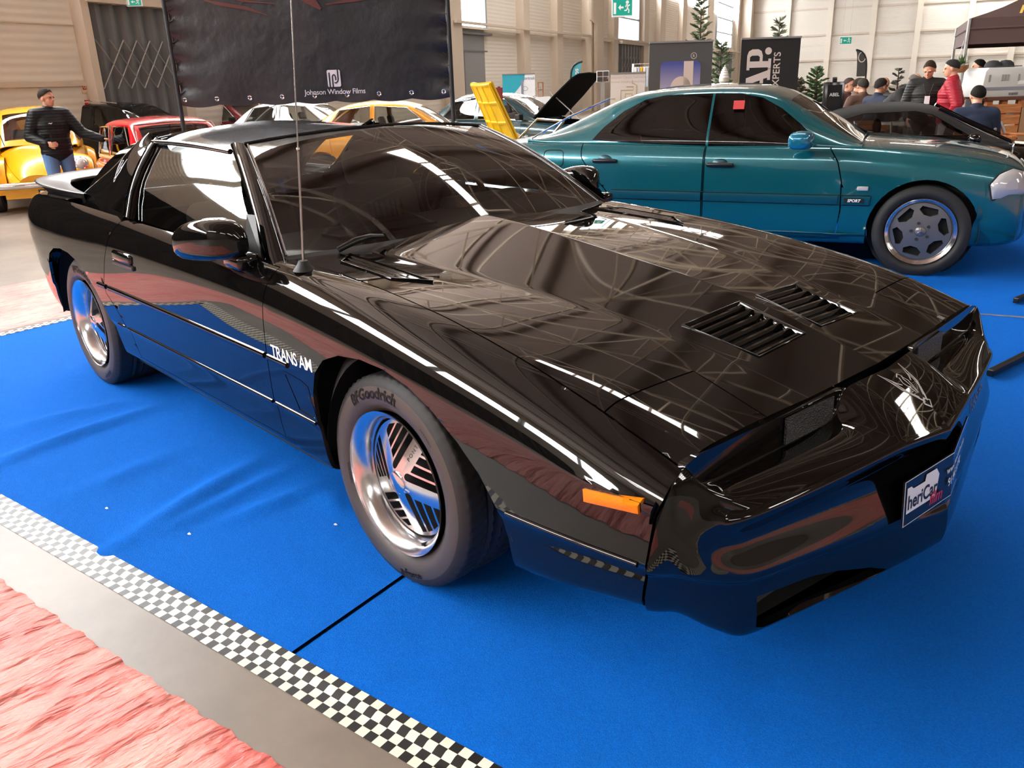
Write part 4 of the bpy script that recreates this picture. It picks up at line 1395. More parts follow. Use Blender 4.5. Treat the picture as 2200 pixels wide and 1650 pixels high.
# show plate on the nose
pw, ph = .50, .115
PO = Vector((1.168, -.225, .385))
PU, PW_ = Vector((.0, 1, .0)).normalized(), Vector((-.05, 0, 1)).normalized()
plate = thing('number_plate', 'black show plate with white heriCar film lettering on the nose of the black coupe', 'plate')
pn = PU.cross(PW_).normalized()
b = MB()
def slab(b, pts, O, U, W, t, mi=0):
    n_ = Vector(U).cross(Vector(W)).normalized()
    A = [Vector(O) + Vector(U) * x + Vector(W) * y for x, y in pts]
    k = len(A)
    b.add(A + [p - n_ * t for p in A], [tuple(range(k)), tuple(range(2 * k - 1, k - 1, -1))] + [(i, i + k, (i + 1) % k + k, (i + 1) % k) for i in range(k)], mi)
    return b
for xa, xb in ((0, .245), (.245, pw)): slab(b, [(xa, 0), (xb, 0), (xb, ph), (xa, ph)], PO, PU, PW_, .004)
pb = b.build('plate_board', P('plate_black', (.012, .010, .010), .06), plate)
b = MB(); e_ = .003
for pts in [[(0, 0), (e_, 0), (e_, ph), (0, ph)]] + [q for xa, xb in ((0, .245), (.245, pw)) for q in ([(xa, ph - e_ * .7), (xb, ph - e_ * .7), (xb, ph), (xa, ph)], [(xa, 0), (xb, 0), (xb, e_ * .5), (xa, e_ * .5)])]:
    b.add(*flat(pts, [tuple(range(4))], PO, PU, PW_, .0008))
b.build('plate_edge', M_WHITE, plate)
def ptext(body, x, y, size, mat, off, bold=0.0, sh=0.0, name='plate_lettering', sp=1.0, xs=1.0):
    v, f = text_geo(body, size, sh, bold, 'LEFT', sp)
    return MB().add(*flat([(x + a * xs, y + b_) for a, b_ in v], f, PO, PU, PW_, off)).build(name, mat, plate)
b = MB()
b.add(*flat([(.012, .030), (.155, .030), (.155, .040), (.165, .085), (.150, .104), (.100, .104), (.095, .088), (.040, .088), (.030, .096), (.012, .096)], [tuple(range(10))], PO, PU, PW_, .0010)); b.build('plate_patch', M_WHITE, plate)
ptext('heriCar', .016, .040, .050, P('plate_ink', (.008, .008, .008), .4), .0016, .0012, xs=.90)
ptext('film', .120, .016, .044, P('plate_red', srgb(190, 30, 50), .4), .0022, .0008, .25, xs=1.0)
ptext('www.hericarfilm.com', .205, .070, .026, M_WHITE, .0012, .0002)
ptext('91 843 53 92', .215, .034, .031, M_WHITE, .0012, .0004)
for ob in plate.children:      # the plate is folded along the ridge of the nose
    for v in ob.data.vertices: v.co.x -= .17 * max(0, v.co.y - .02) + .12 * max(0, -.02 - v.co.y) * .3
# round sticker inside the door glass
b = MB(); G0 = Vector((-1.29, -.722, 1.035))
b.lathe([(0, 0), (.032, 0)], 20, 'y', tuple(G0)); st = b.build('window_sticker', P('sticker_orange', srgb(200, 80, 20), .5), HERO); st['label'] = 'small round orange sticker on the door glass'

# ---------------------------------------------------------------- carry the measured shapes to the final viewpoint
done = set()
def settle(o):
    if o.type == 'MESH' and not o.name.startswith('tyre') and o.data.name not in done:
        done.add(o.data.name)
        co = np.zeros(len(o.data.vertices) * 3); o.data.vertices.foreach_get('co', co)
        co = np.array([settle_pt(*p) for p in co.reshape(-1, 3)]).ravel()
        o.data.vertices.foreach_set('co', co); o.data.update()
    for c in o.children:
        if not c.name.startswith('tyre'): settle(c)
settle(HERO); settle(plate)
base_ = np.array(settle_pt(-.475, -.818, .885))
top_ = rp(625, 0, float((base_ - CAM) @ HD) + .02)
d_ = (top_ - base_) / np.linalg.norm(top_ - base_)
b = MB(); b.tube([base_, base_ + d_ * .34], [.0042, .0034], 8); b.tube([base_ + d_ * .335, base_ + d_ * 1.05], [.0026, .0018], 8); b.ell(base_ + d_ * .338, (.005, .005, .006))
b.build('aerial_rod', P('aerial_steel', (.6, .57, .54), .25, 1.0), am, smooth=1)
# ================================================================== the other cars
M_TEAL = P('teal_metallic', srgb(14, 98, 108), .22, .45, .5, coat=1.0)
M_YEL = P('yellow_paint', srgb(245, 172, 18), .25, 0, .5, coat=.6)
M_YEL2 = P('canary_paint', srgb(252, 206, 20), .3, 0, .5, coat=.5)
M_RED = P('red_paint', srgb(190, 18, 24), .2, 0, .5, coat=.8)
M_MAR = P('maroon_paint', srgb(62, 22, 24), .2, 0, .5, coat=.8)
M_TURQ = P('turquoise_paint', srgb(40, 190, 190), .3, 0, .5, coat=.5)
M_DTEAL = P('dark_teal_paint', srgb(28, 62, 70), .22, .2, .5, coat=.8)
M_SILV = P('silver_paint', srgb(170, 172, 175), .25, .5, .5, coat=.5)
M_ORG = P('orange_paint', srgb(232, 160, 45), .28, 0, .5, coat=.5)
M_GL2 = glass('car_glass', (.30, .31, .30), 1.55)
M_GLD = glass('car_glass_dark', (.07, .065, .06), 1.5)
M_GLC = glass('car_glass_clear', (.75, .78, .76), 1.5)
M_LENS = P('lamp_lens', (.48, .47, .46), .08, .2)
M_ORL = P('orange_lens', srgb(240, 120, 20), .15)
M_REDL = P('red_lens', srgb(150, 10, 10), .15)

def simple_wheel(name, R, hw, rim, parent, loc, sy, rim_mat, rz=0.0, spokes=0):
    t = tyre_mesh('wheel', R, hw, rim, 48, 30, False)
    t.materials.append(M_RUB)
    o = link(name, t, None, parent, loc, (0, 0, (0 if sy < 0 else PI) + rz))
    b = MB(); b.lathe([(rim + .004, -hw * .95), (rim - .02, -hw * .85), (rim * .85, -hw * .6), (rim * .55, -hw * .75), (rim * .2, -hw * .8), (0, -hw * .82)], 32, 'y')
    b.build('hub_cap', rim_mat, o, smooth=.8)
    return o

def make_car(root, body, green, paint, wins=(), arches=(), doors=(), hoodx=None, trunkx=None, cabin=(-2, -1), ws=None, rw=None, glassm=None, nu=4, nv=3, roofm=None, gap=.0025, open_roof=False, only_right=False, hood_part=True):
    """lofted car body in its own axes: x forward, right side at -y"""
    glassm = glassm or M_GL2
    rows = []
    for (x, zt, ys, zs, ym, zm, yl, zl) in body:
        rows.append([(x, 0, zt), (x, 0, zt), (x, ys * .5, zt * .93 + zs * .07), (x, ys * .86, zt * .45 + zs * .55), (x, ys, zs), (x, ys + (ym - ys) * .75, zs - .045), (x, ym, zs * .6 + zm * .4), (x, ym, zm), (x, ym - .004, zm * .5 + zl * .5), (x, yl, zl + .05), (x, yl - .03, zl), (x, yl * .5, zl)])
    S_ = surf(np.array(rows), nu, nv)
    bm = bmesh.new(); lay = bm.faces.layers.int.new('row')
    q = [[bm.verts.new((p[0], -p[1], p[2])) for p in r] for r in S_]
    for i in range(len(S_) - 1):
        for j in range(len(S_[0]) - 1):
            try:
                f = bm.faces.new((q[i][j], q[i + 1][j], q[i + 1][j + 1], q[i][j + 1])); f[lay] = j
            except ValueError: pass
    for i in (0, len(S_) - 1):                       # closed ends
        cz = sum(p[2] for p in S_[i]) / len(S_[i])
        c = bm.verts.new((S_[i][0][0], 0, cz))
        for j in range(len(S_[0]) - 1):
            try:
                f = bm.faces.new((q[i][j], q[i][j + 1], c)); f[lay] = 999
            except ValueError: pass
    bmesh.ops.remove_doubles(bm, verts=bm.verts, dist=1e-5)
    JL = 4 * nv
    side = lambda f: JL - 1 <= f[lay] < 999
    lid = lambda f: f[lay] < JL
    for a in arches: cut(bm, a, XZ, side)
    for _, d in doors: cut(bm, d, XZ, side)
    cuts = [v for v in (hoodx, trunkx) if v is not None] + list(cabin)
    for v in cuts: cut(bm, [(v, -2), (v, .01)], XY, lid, closed=False)
    bm.verts.index_update()
    g = {}
    for f in bm.faces:
        c = f.calc_center_median()
        if side(f) and any(inside(a, c.x, c.z) for a in arches): continue
        n_ = 'body_shell'
        if f[lay] < JL:
            if cabin[0] < c.x < cabin[1]: continue
            if hoodx is not None and c.x > hoodx and hood_part: n_ = 'hood'
            elif hoodx is not None and c.x > hoodx: continue
            elif trunkx is not None and c.x < trunkx: n_ = 'boot_lid'
        elif side(f):
            for dn, d in doors:
                if inside(d, c.x, c.z): n_ = dn
        g.setdefault(n_, []).append(f)
    vf = {k: take(bm, v) for k, v in g.items()}
    bm.free()
    out = {}
    for k, v in vf.items():
        if k in ('body_shell', 'hood', 'boot_lid'): out[k] = panel(k, [v, mir(v)], paint, root, gap=gap, flange=.012)
        else:
            out[k] = panel(k, [v], paint, root, gap=gap, flange=.012); panel(k, [mir(v)], paint, root, gap=gap, flange=.012)
    if green:
        rows = []
        for (x, zr, yt, yb, zb) in green:
            h = zr - zb
            rows.append([(x, 0, zr), (x, 0, zr), (x, yt * .55, zr - .012 * min(1, h / .2)), (x, yt * .86, zr - .03 * min(1, h / .2)), (x, yt, zr - min(h, .065)), (x, yt + (yb - yt) * .12, zr - min(h, .12)), (x, yt * .5 + yb * .5, zb + h * .48), (x, yb, zb + h * .12), (x, yb + .004, zb), (x, yb + .004, zb - .03)])
        S_ = surf(np.array(rows), nu + 1, nv)
        bm = bmesh.new(); lay = bm.faces.layers.int.new('row')
        q = [[bm.verts.new((p[0], -p[1], p[2])) for p in r] for r in S_]
        for i in range(len(S_) - 1):
            for j in range(len(S_[0]) - 1):
                try:
                    f = bm.faces.new((q[i][j], q[i + 1][j], q[i + 1][j + 1], q[i][j + 1])); f[lay] = j
                except ValueError: pass
        bmesh.ops.remove_doubles(bm, verts=bm.verts, dist=1e-5)
        sd = lambda f: f[lay] >= 3 * nv
        ld = lambda f: f[lay] < 3 * nv + 1
        for w_ in wins: cut(bm, w_, XZ, sd)
        for v in (ws or ()) + (rw or ()): cut(bm, [(v, -2), (v, .01)], XY, ld, closed=False)
        bm.verts.index_update()
        g = {}
        for f in bm.faces:
            c = f.calc_center_median()
            n_ = 'roof'
            if f[lay] < 3 * nv:
                if ws and ws[0] < c.x < ws[1]: n_ = 'windscreen'
                if rw and rw[0] < c.x < rw[1]: n_ = 'rear_window'
            for k, w_ in enumerate(wins):
                if sd(f) and inside(w_, c.x, c.z): n_ = 'side_window%d' % k
            g.setdefault(n_, []).append(f)
        vf = {k: take(bm, v) for k, v in g.items()}
        bm.free()
        for k, v in vf.items():
            if k == 'roof': out['roof'] = panel('roof', [v, mir(v)], roofm or paint, root, gap=0.0005, flange=.012)
            elif k in ('windscreen', 'rear_window'): out[k] = panel(k, [v, mir(v)], glassm, root, gap=0.001, flange=0)
            else:
                n_ = 'side_window'
                out[k] = panel(n_, [v], glassm, root, gap=.001, flange=0); panel(n_, [mir(v)], glassm, root, gap=.001, flange=0)
    return out
def car_inside(root, x0, x1, zf, zb, yw, seats, mat=None):
    b = MB(); b.box(((x0 + x1) / 2, 0, zf), (x1 - x0, yw * 2, .03)); b.box((x1 + .02, 0, (zf + zb) / 2 + .02), (.12, yw * 2, zb - zf + .02)); b.build('cabin_floor', P('cabin', (.010, .010, .010), .9), root)
    for (x, y) in seats:
        b = MB(); R_ = Matrix.Rotation(-.25, 3, 'Y')
        b.box((x, y, zb - .16), (.13, .44, .5), M=R_); s_ = b.build('seat', mat or P('seat_dark', (.03, .03, .032), .7), root, smooth=1, bevel=.05)
        b = MB(); b.box((x - .10, y, zb + .17), (.08, .24, .14), M=R_); b.build('headrest', mat or P('seat_dark', (.03, .03, .032), .7), s_, smooth=1, bevel=.035)
def arch(xc, zc, r, flat_=.15, n=18):
    return [(xc - r, flat_ - .2)] + [(xc - r * math.cos(PI * k / n), zc + r * math.sin(PI * k / n)) for k in range(n + 1)] + [(xc + r, flat_ - .2)]
def place(root, px, Z, hx, z=0.0):
    """set a thing at level distance Z under picture column px, heading hx (0 = to the right, 90 = towards the viewer)"""
    d = ray(px, 180); p = CAM + d * (Z / float(d @ HD))
    root.location = (p[0], p[1], z)
    a = math.radians(hx)
    v = HR * math.cos(a) - HD * math.sin(a)
    root.rotation_euler = (0, 0, math.atan2(v[1], v[0]))
    return root

# ---------------------------------------------------------------- teal saloon
MY = .367
MW = np.array([-.4335, 3.958, 0])
mo_ = MW - np.array([-math.sin(MY) * -.80, math.cos(MY) * -.80, 0])
MERC = thing('saloon_car', 'metallic teal four-door saloon with silver dish wheels, behind the black coupe', 'car', mo_, MY)
MB_ = [  # x, ztop, yshoulder, zshoulder, ymax, zmid, ylow, zlow
    (-3.50, .80, .55, .80, .62, .62, .58, .36), (-3.47, .87, .66, .85, .74, .62, .70, .28), (-3.35, .905, .72, .885, .80, .60, .76, .24), (-3.0, .935, .745, .905, .828, .58, .79, .22), (-2.6, .94, .75, .91, .838, .56, .80, .20),
    (-2.1, .93, .755, .905, .842, .54, .81, .19), (-1.5, .92, .76, .895, .845, .53, .82, .19), (-.9, .915, .762, .89, .842, .53, .82, .19), (-.55, .912, .755, .888, .838, .53, .81, .19),
    (-.25, .895, .74, .868, .835, .53, .80, .19), (.1, .868, .72, .835, .828, .53, .79, .19), (.38, .828, .69, .79, .80, .52, .76, .20), (.54, .785, .66, .745, .755, .50, .71, .21), (.60, .745, .62, .71, .70, .48, .66, .23), (.625, .69, .54, .67, .60, .46, .58, .27)]
MG = [(-3.02, .93, .52, .70, .93), (-2.92, .965, .54, .71, .915), (-2.62, 1.105, .56, .735, .905), (-2.30, 1.248, .575, .752, .90), (-2.08, 1.300, .585, .758, .895), (-1.75, 1.318, .592, .762, .89), (-1.40, 1.318, .592, .764, .885), (-1.15, 1.300, .585, .764, .885), (-.96, 1.225, .58, .762, .885), (-.74, 1.078, .60, .760, .885), (-.50, .925, .62, .755, .885), (-.44, .895, .62, .75, .885)]
MD = [('rear_door', [(-1.528, .255), (-1.528, .96), (-1.528, 1.30), (-2.30, 1.30), (-2.52, 1.0), (-2.50, .80), (-2.42, .68), (-2.30, .56), (-2.22, .45), (-2.16, .255)]),
      ('front_door', [(-.555, .255), (-.535, .45), (-.545, .65), (-.58, .78), (-.66, .90), (-.70, 1.30), (-1.518, 1.30), (-1.518, .255)])]
MWN = [[(-2.44, .925), (-2.36, 1.02), (-2.22, 1.135), (-2.05, 1.218), (-1.90, 1.246), (-1.530, 1.252), (-1.530, .885), (-2.0, .90)],
       [(-1.512, .885), (-1.512, 1.252), (-1.32, 1.247), (-1.16, 1.215), (-1.02, 1.140), (-.88, 1.035), (-.78, .955), (-.78, .888)]]
mparts = make_car(MERC, MB_, MG, M_TEAL, MWN, [arch(0, .315, .352), arch(-2.60, .315, .352)], MD, hoodx=-.47, trunkx=-3.0, cabin=(-2.85, -.62), ws=(-.97, -.47), rw=(-2.98, -2.36), glassm=M_GLD, nu=7, nv=4, gap=.004)
SBM = bvh_of([o for k, o in mparts.items() if k in ('body_shell', 'front_door', 'rear_door')])
def mside(x, z, off):
    h = SBM.ray_cast(Vector((x, -2, z)), Vector((0, 1, 0)))
    return (h[0] if h[0] is not None else Vector((x, -.84, z))) + Vector((0, -off, 0))
def mstrip(name, x0, x1, z0, z1, off, mat, n=20, parent=None):
    G = []
    for x in np.linspace(x0, x1, n):
        a, b_ = mside(x, z0, 0), mside(x, z1, 0)
        G.append([tuple(a), tuple(a + Vector((0, -off, .004))), tuple((a + b_) / 2 + Vector((0, -off - .004, 0))), tuple(b_ + Vector((0, -off, -.004))), tuple(b_)])
    m = MB().grid(np.array(G)); m.add(G[0], [tuple(range(5))]); m.add(G[-1], [tuple(range(5))])
    return m.build(name, mat, parent or MERC, smooth=.7)
M_TEALD = P('teal_cladding', srgb(10, 76, 92), .28, .35, .5, coat=.6)
mstrip('side_moulding', -1.512, -.56, .488, .555, .010, M_TEALD); mstrip('side_moulding', -2.25, -1.535, .488, .555, .010, M_TEALD); mstrip('side_moulding', -.525, -.345, .488, .555, .010, M_TEALD, 6)
mstrip('sill', -2.22, -.36, .20, .285, .012, M_TEALD)
# rubber lines
for z in (.487, .556): mstrip('moulding_seam', -2.24, -.345, z - .003, z + .003, .004, M_DARK)
v, f = text_geo('SPORT', .028, .2, .0008, 'CENTER')
b = MB(); pt = [mside(-.45 + x * 1.1, .512 + y, .018) for x, y in [(-.058, -.004), (.058, -.004), (.058, .026), (-.058, .026)]]; b.add(pt, [(0, 1, 2, 3)]); bd = b.build('sport_badge', M_DARK, MERC)
b = MB(); b.add([mside(-.45 + x, .512 + y, .0195) for x, y in v], f); b.build('badge_lettering', M_WHITE, bd)
# handles
for x in (-1.40, -2.30):
    b = MB(); b.lathe([(0, 0), (.055, 0), (.062, .004)], 24, 'y'); b.v = [(p[0] * 1.0, p[1], p[2] * .72) for p in b.v]
    c = mside(x, .755 if x > -2 else .775, .0015)
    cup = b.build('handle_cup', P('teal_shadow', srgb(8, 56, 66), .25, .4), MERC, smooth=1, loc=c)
    b = MB(); b.box((0, -.012, 0), (.20, .03, .032)); b.build('door_handle', M_TRIM, cup, bevel=.012, seg=3, smooth=.9)
# filler flap
fc = mside(-2.80, .80, .002); ring = [(-.085, -.06), (.085, -.06), (.085, .065), (-.085, .065)]
G = []
for k in range(32):
    a = 2 * PI * k / 32; ca_, sa_ = math.cos(a), math.sin(a)
    x = .085 * abs(ca_) ** .45 * np.sign(ca_); z = .063 * abs(sa_) ** .45 * np.sign(sa_)
    G.append(mside(-2.74 + x, .79 + z, .0015))
b = MB(); b.tube(G, .0035, 5, closed=True); b.build('filler_flap', M_DARK, MERC)
# repeater, mirror, lamp, star, grille
b = MB(); b.box((0, 0, 0), (.075, .014, .03)); b.build('side_repeater', M_LENS, MERC, bevel=.006, seg=3, smooth=.8, loc=mside(-.40, .605, .004))
for sy in (-1, 1):
    b = MB()
    S_ = []
    for (y, cx, cz, hx_, hz_) in ((.80, -.80, .905, .03, .03), (.83, -.805, .925, .05, .05), (.86, -.815, .935, .075, .062), (.93, -.825, .937, .08, .064), (1.0, -.835, .935, .076, .060), (1.03, -.84, .93, .06, .045), (1.035, -.84, .93, .02, .015)):
        S_.append([(cx + hx_ * abs(math.cos(a)) ** .6 * np.sign(math.cos(a)), sy * y, cz + hz_ * abs(math.sin(a)) ** .6 * np.sign(math.sin(a))) for a in np.linspace(0, 2 * PI, 17)[:-1]])
    S_ = bspline(np.array(S_), 3)
    b.grid(S_, cv=True); b.add(S_[-1], [tuple(range(16))]); b.build('wing_mirror', P('mirror_teal', srgb(30, 120, 150), .15, .4, .5, coat=1), MERC, smooth=1)
    hl = [(.40, .545), (.375, .64), (.42, .705), (.50, .735), (.565, .715), (.607, .62), (.612, .555)]
    def lp(x, z, o_):
        h = SBM.ray_cast(Vector((x, -2, z)), Vector((0, 1, 0)))
        if h[0] is None: return (x, sy * .55, z)
        p = h[0] + h[1] * (o_ if h[1].y < 0 else -o_)
        return (p.x, sy * -p.y, p.z)
    cx_, cz_ = .50, .64
    rings = [[lp(cx_ + (x - cx_) * q, cz_ + (z - cz_) * q, o_) for x, z in [hl[k] if k == int(k) else None for k in range(7)]] for q, o_ in ((1.0, .004), (.93, .016), (.6, .022), (.3, .024))]
    Gm = rings[0]
    b = MB(); b.grid(np.array(rings), cv=True); b.add(rings[-1], [tuple(range(7))])
    b.build('headlamp', M_LENS, MERC, smooth=1)
    b = MB(); b.tube([Vector(p) for p in Gm], .008, 6, closed=True); b.build('headlamp_seal', M_DARK, MERC)
    b = MB(); b.add([lp(.575, .69, .026), lp(.602, .62, .026), lp(.606, .565, .026), lp(.575, .575, .026)], [(0, 1, 2, 3)]); b.build('indicator_lens', M_ORL, MERC)
b = MB()
prof_ = [(.0, .0), (.0, .0)]
G = []
for (y, x) in ((0, .70), (.3, .695), (.5, .665), (.64, .60), (.72, .50), (.765, .40), (.79, .32)):
    G.append([(x - .03, y, .545), (x, y + .01, .535), (x + .012, y + .015, .49), (x + .01, y + .015, .41), (x - .005, y + .01, .395), (x - .01, y + .01, .31), (x - .02, y, .235), (x - .06, y - .03, .215), (x - .2, y * .8, .21)])
Gs = surf(np.array(G), 4, 3)
b.grid(Gs); b.mirror_y(); b.build('front_bumper', M_TEALD, MERC, smooth=.9, weld=1e-4)
b = MB()
for y in (-.16, 0, .16): b.box((.63, y, .64), (.02, .01, .16))
b.box((.63, 0, .64), (.012, .44, .17)); b.build('grille', M_CHROME, MERC, bevel=.004)
b = MB(); ring = [Vector((.545, .030 * math.cos(a), .835 + .030 * math.sin(a))) for a in np.linspace(0, 2 * PI, 21)[:-1]]
b.tube(ring, .003, 6, closed=True)
for k in range(3):
    a = PI / 2 + k * 2 * PI / 3; b.tube([(.545, 0, .835), (.545, .029 * math.cos(a), .835 + .029 * math.sin(a))], [.004, .001], 5)
b.tube([(.545, 0, .78), (.545, 0, .806)], .005, 6); b.build('bonnet_star', M_CHROME, MERC, smooth=1)
# dished wheels with seven windows
wh = []
for k in range(6):
    a = 2 * PI * k / 6 + .26
    c, s_ = math.cos(a), math.sin(a)
    pl = [(.172, -.052), (.168, .052), (.140, .062), (.112, .022), (.112, -.022), (.140, -.062)]
    wh.append([(c * u - s_ * v_, s_ * u + c * v_) for u, v_ in pl])
MF_ME = face_solid(disc_cut(.195, wh, 96, (.03, .07, .11, .15)), -.078, -.03, lambda r: .012 * max(0, (r - .06) / .13)); MF_ME.materials.append(P('satin_alloy', srgb(120, 118, 116), .38, .75))
MR_ME = MB().lathe([(.229, -.10), (.226, -.094), (.212, -.088), (.200, -.074), (.192, -.05), (.192, .09)], 64, 'y').mesh('rim_lip', smooth=.9); MR_ME.materials.append(P('rim_polish', (.78, .78, .8), .15, 1))
MT_ME = tyre_mesh('tyre', .315, .108, .224, 120, 60, True); MT_ME.materials.append(P('tyre_black', (.018, .0175, .017), .6, 0, .35))
MDK = MB().lathe([(0, -.03), (.19, -.03), (.19, .03)], 32, 'y').mesh('brake_drum'); MDK.materials.append(M_DARK)
for (x, sy) in ((0, -1), (-2.60, -1), (0, 1), (-2.60, 1)):
    wr = link('tyre', MT_ME, None, MERC, (x, sy * .712, .315), (0, 0, 0 if sy < 0 else PI))
    link('rim_lip', MR_ME, None, wr); link('wheel_face', MF_ME, None, wr); link('brake_drum', MDK, None, wr)
    if sy < 0 and x == 0:
        b = MB(); b.lathe([(0, -.086), (.030, -.086), (.036, -.08), (.036, -.07)], 24, 'y')
        cap_ = b.build('centre_cap', P('satin_alloy', srgb(120, 118, 116), .38, .75), wr, smooth=.8)
        b = MB()
        for k in range(3):
            a = PI / 2 + k * 2 * PI / 3; b.tube([(0, -.088, 0), (.025 * math.cos(a), -.0875, .025 * math.sin(a))], [.005, .0012], 5)
        b.build('cap_star', M_CHROME, cap_)
        for k in range(5):
            a = PI / 2 + .3 + k * 2 * PI / 5
            b = MB(); b.lathe([(0, -.082), (.010, -.082), (.012, -.07)], 12, 'y', (.058 * math.cos(a), 0, .058 * math.sin(a))); b.build('wheel_bolt', M_MATTE, wr, smooth=.8)
    b = MB(); b.lathe([(.36, .06), (.36, -.10)], 20, 'y', (x, sy * .70, .315), a0=-.2, a1=PI + .2); b.lathe([(0, 0), (.36, 0)], 20, 'y', (x, sy * .62, .315)); b.build('wheel_housing', P('housing', (.012, .011, .010), .9), MERC)
car_inside(MERC, -2.7, -.75, .30, .86, .70, ((-1.42, -.36), (-1.42, .36)))
b = MB(); ring = [Matrix.Rotation(1.2, 3, 'Y') @ Vector((.18 * math.cos(a), .18 * math.sin(a), 0)) + Vector((-1.0, .36, .90)) for a in np.linspace(0, 2 * PI, 25)[:-1]]; b.tube(ring, .014, 6, closed=True); b.build('steering_wheel', M_TRIM, MERC, smooth=1)
b = MB(); b.tube([(-2.985, -.70, .935), (-2.64, -.716, 1.105), (-2.34, -.60, 1.232)], .008, 6); b.mirror_y(); b.build('rear_window_trim', M_CHROME, MERC, smooth=1)
for (x0, x1, y_) in ((-.55, -.62, -.5), (-.53, -.60, .05)):
    b = MB(); b.tube([(x0, y_, .915), (x1, y_ + .22, .955), (x1 - .03, y_ + .48, .965)], [.010, .008, .005], 6); b.build('wiper_arm', M_TRIM, MERC, smooth=1)
b = MB(); b.add([(-1.36, -.655, 1.20), (-1.36, -.672, 1.14), (-1.28, -.672, 1.14), (-1.28, -.655, 1.20)], [(0, 1, 2, 3)]); b.build('window_sticker', P('sticker_red', srgb(190, 40, 40), .5), MERC)
# ---------------------------------------------------------------- background cars (their own metres, set a little smaller as the lens shows them)
BS = .84
def bgcar(name, label, px, Z, hx, sc=BS):
    r = thing(name, label, 'car', (0, 0, 0), 0, None, sc)
    place(r, px, Z, hx)
    return r
def wheels(root, xs, y, R, rim, mat, hw=.08):
    for x in xs:
        for sy in (-1, 1): simple_wheel('wheel', R, hw, rim, root, (x, sy * y, R), sy, mat)
def ball(root, name, c, r, mat):
    b = MB(); b.ell(c, r, 16, 10); return b.build(name, mat, root, smooth=2)
# yellow beetle-shaped car
R0 = bgcar('vintage_car', 'rounded yellow vintage car with round headlamps and chrome bumper, behind the man', 58, 12.0, 66, .85)
bb = [(-1.95, .55, .20, .50, .35, .42, .34, .30), (-1.85, .70, .30, .62, .45, .45, .44, .25), (-1.5, .92, .45, .80, .60, .5, .55, .22), (-1.0, .95, .55, .86, .66, .5, .60, .22), (-.3, .93, .58, .86, .68, .5, .62, .22), (.3, .92, .58, .86, .67, .5, .62, .22), (.75, .95, .52, .82, .60, .5, .54, .24), (1.2, .88, .42, .74, .50, .48, .44, .26), (1.6, .74, .34, .60, .40, .42, .36, .28), (1.8, .55, .22, .48, .30, .40, .28, .30)]
bg_ = [(-1.75, .75, .30, .40, .75), (-1.4, 1.10, .42, .55, .86), (-1.0, 1.36, .47, .60, .88), (-.4, 1.50, .50, .62, .88), (.1, 1.48, .50, .62, .88), (.35, 1.40, .50, .62, .88), (.62, 1.12, .50, .60, .90), (.80, .93, .50, .58, .90)]
make_car(R0, bb, bg_, M_YEL, [[(-1.35, .93), (-1.0, 1.25), (-.62, 1.34), (-.62, .95)], [(-.54, .95), (-.54, 1.36), (.1, 1.36), (.55, 1.02), (.55, .95)]], [], cabin=(-1.2, .55), ws=(.30, .72), rw=(-1.5, -1.1), glassm=M_GLC, hoodx=.78)
for xf in (1.15, -1.15):
    for sy in (-1, 1):
        S_ = []
        for t in np.linspace(-.05, PI + .05, 12):
            rr = .43
            S_.append([(xf + rr * math.cos(t) * 1.05, sy * y_, .30 + rr * math.sin(t) * k_) for y_, k_ in ((.42, 1.15), (.55, 1.18), (.66, 1.12), (.745, 1.0), (.765, .90), (.755, .84))])
        b = MB(); b.grid(surf(np.array(S_), 2, 3)); b.build('mudguard', M_YEL, R0, smooth=1.2)
        if xf > 0:
            M_ = Matrix.Rotation(-.55, 3, 'Y')
            b = MB(); b.lathe([(0, .055), (.06, .045), (.088, .02), (.092, 0)], 20, 'x', ); b.v = [tuple(M_ @ Vector(p) + Vector((1.50, sy * .60, .66))) for p in b.v]
            hl_ = b.build('headlamp', M_LENS, R0, smooth=1)
            b = MB(); b.lathe([(.088, .02), (.104, .012), (.108, -.03)], 20, 'x'); b.v = [tuple(M_ @ Vector(p) + Vector((1.50, sy * .60, .66))) for p in b.v]
            b.build('headlamp_rim', M_CHROME, hl_, smooth=1)
wheels(R0, (1.15, -1.15), .62, .31, .19, M_CHROME)
G = [(1.55, -.80, .42), (1.80, -.72, .42), (1.90, -.4, .42), (1.93, 0, .42), (1.90, .4, .42), (1.80, .72, .42), (1.55, .80, .42)]
b = MB(); b.tube([V3(p) for p in bspline(np.array(G), 4)], .048, 8); b.build('front_bumper', M_CHROME, R0, smooth=1)
b = MB(); b.box((1.93, .22, .30), (.02, .46, .115)); pl_ = b.build('licence_plate', P('plate_dark', (.015, .015, .015), .4), R0)
v, f = text_geo('DA-94-21', .105, 0, .003, 'CENTER'); b = MB(); b.add([(1.942, .22 + x, .265 + y) for x, y in v], f); b.build('plate_text', M_WHITE, pl_)
b = MB(); b.box((1.78, 0, .30), (.03, .9, .14)); b.build('front_apron', M_YEL, R0)
car_inside(R0, -1.2, .6, .35, .88, .5, ((-.35, -.28), (-.35, .28)))
b = MB(); b.tube([(.85, -.42, .93), (.90, -.55, 1.75)], .006, 5); b.build('aerial', M_TRIM, R0)
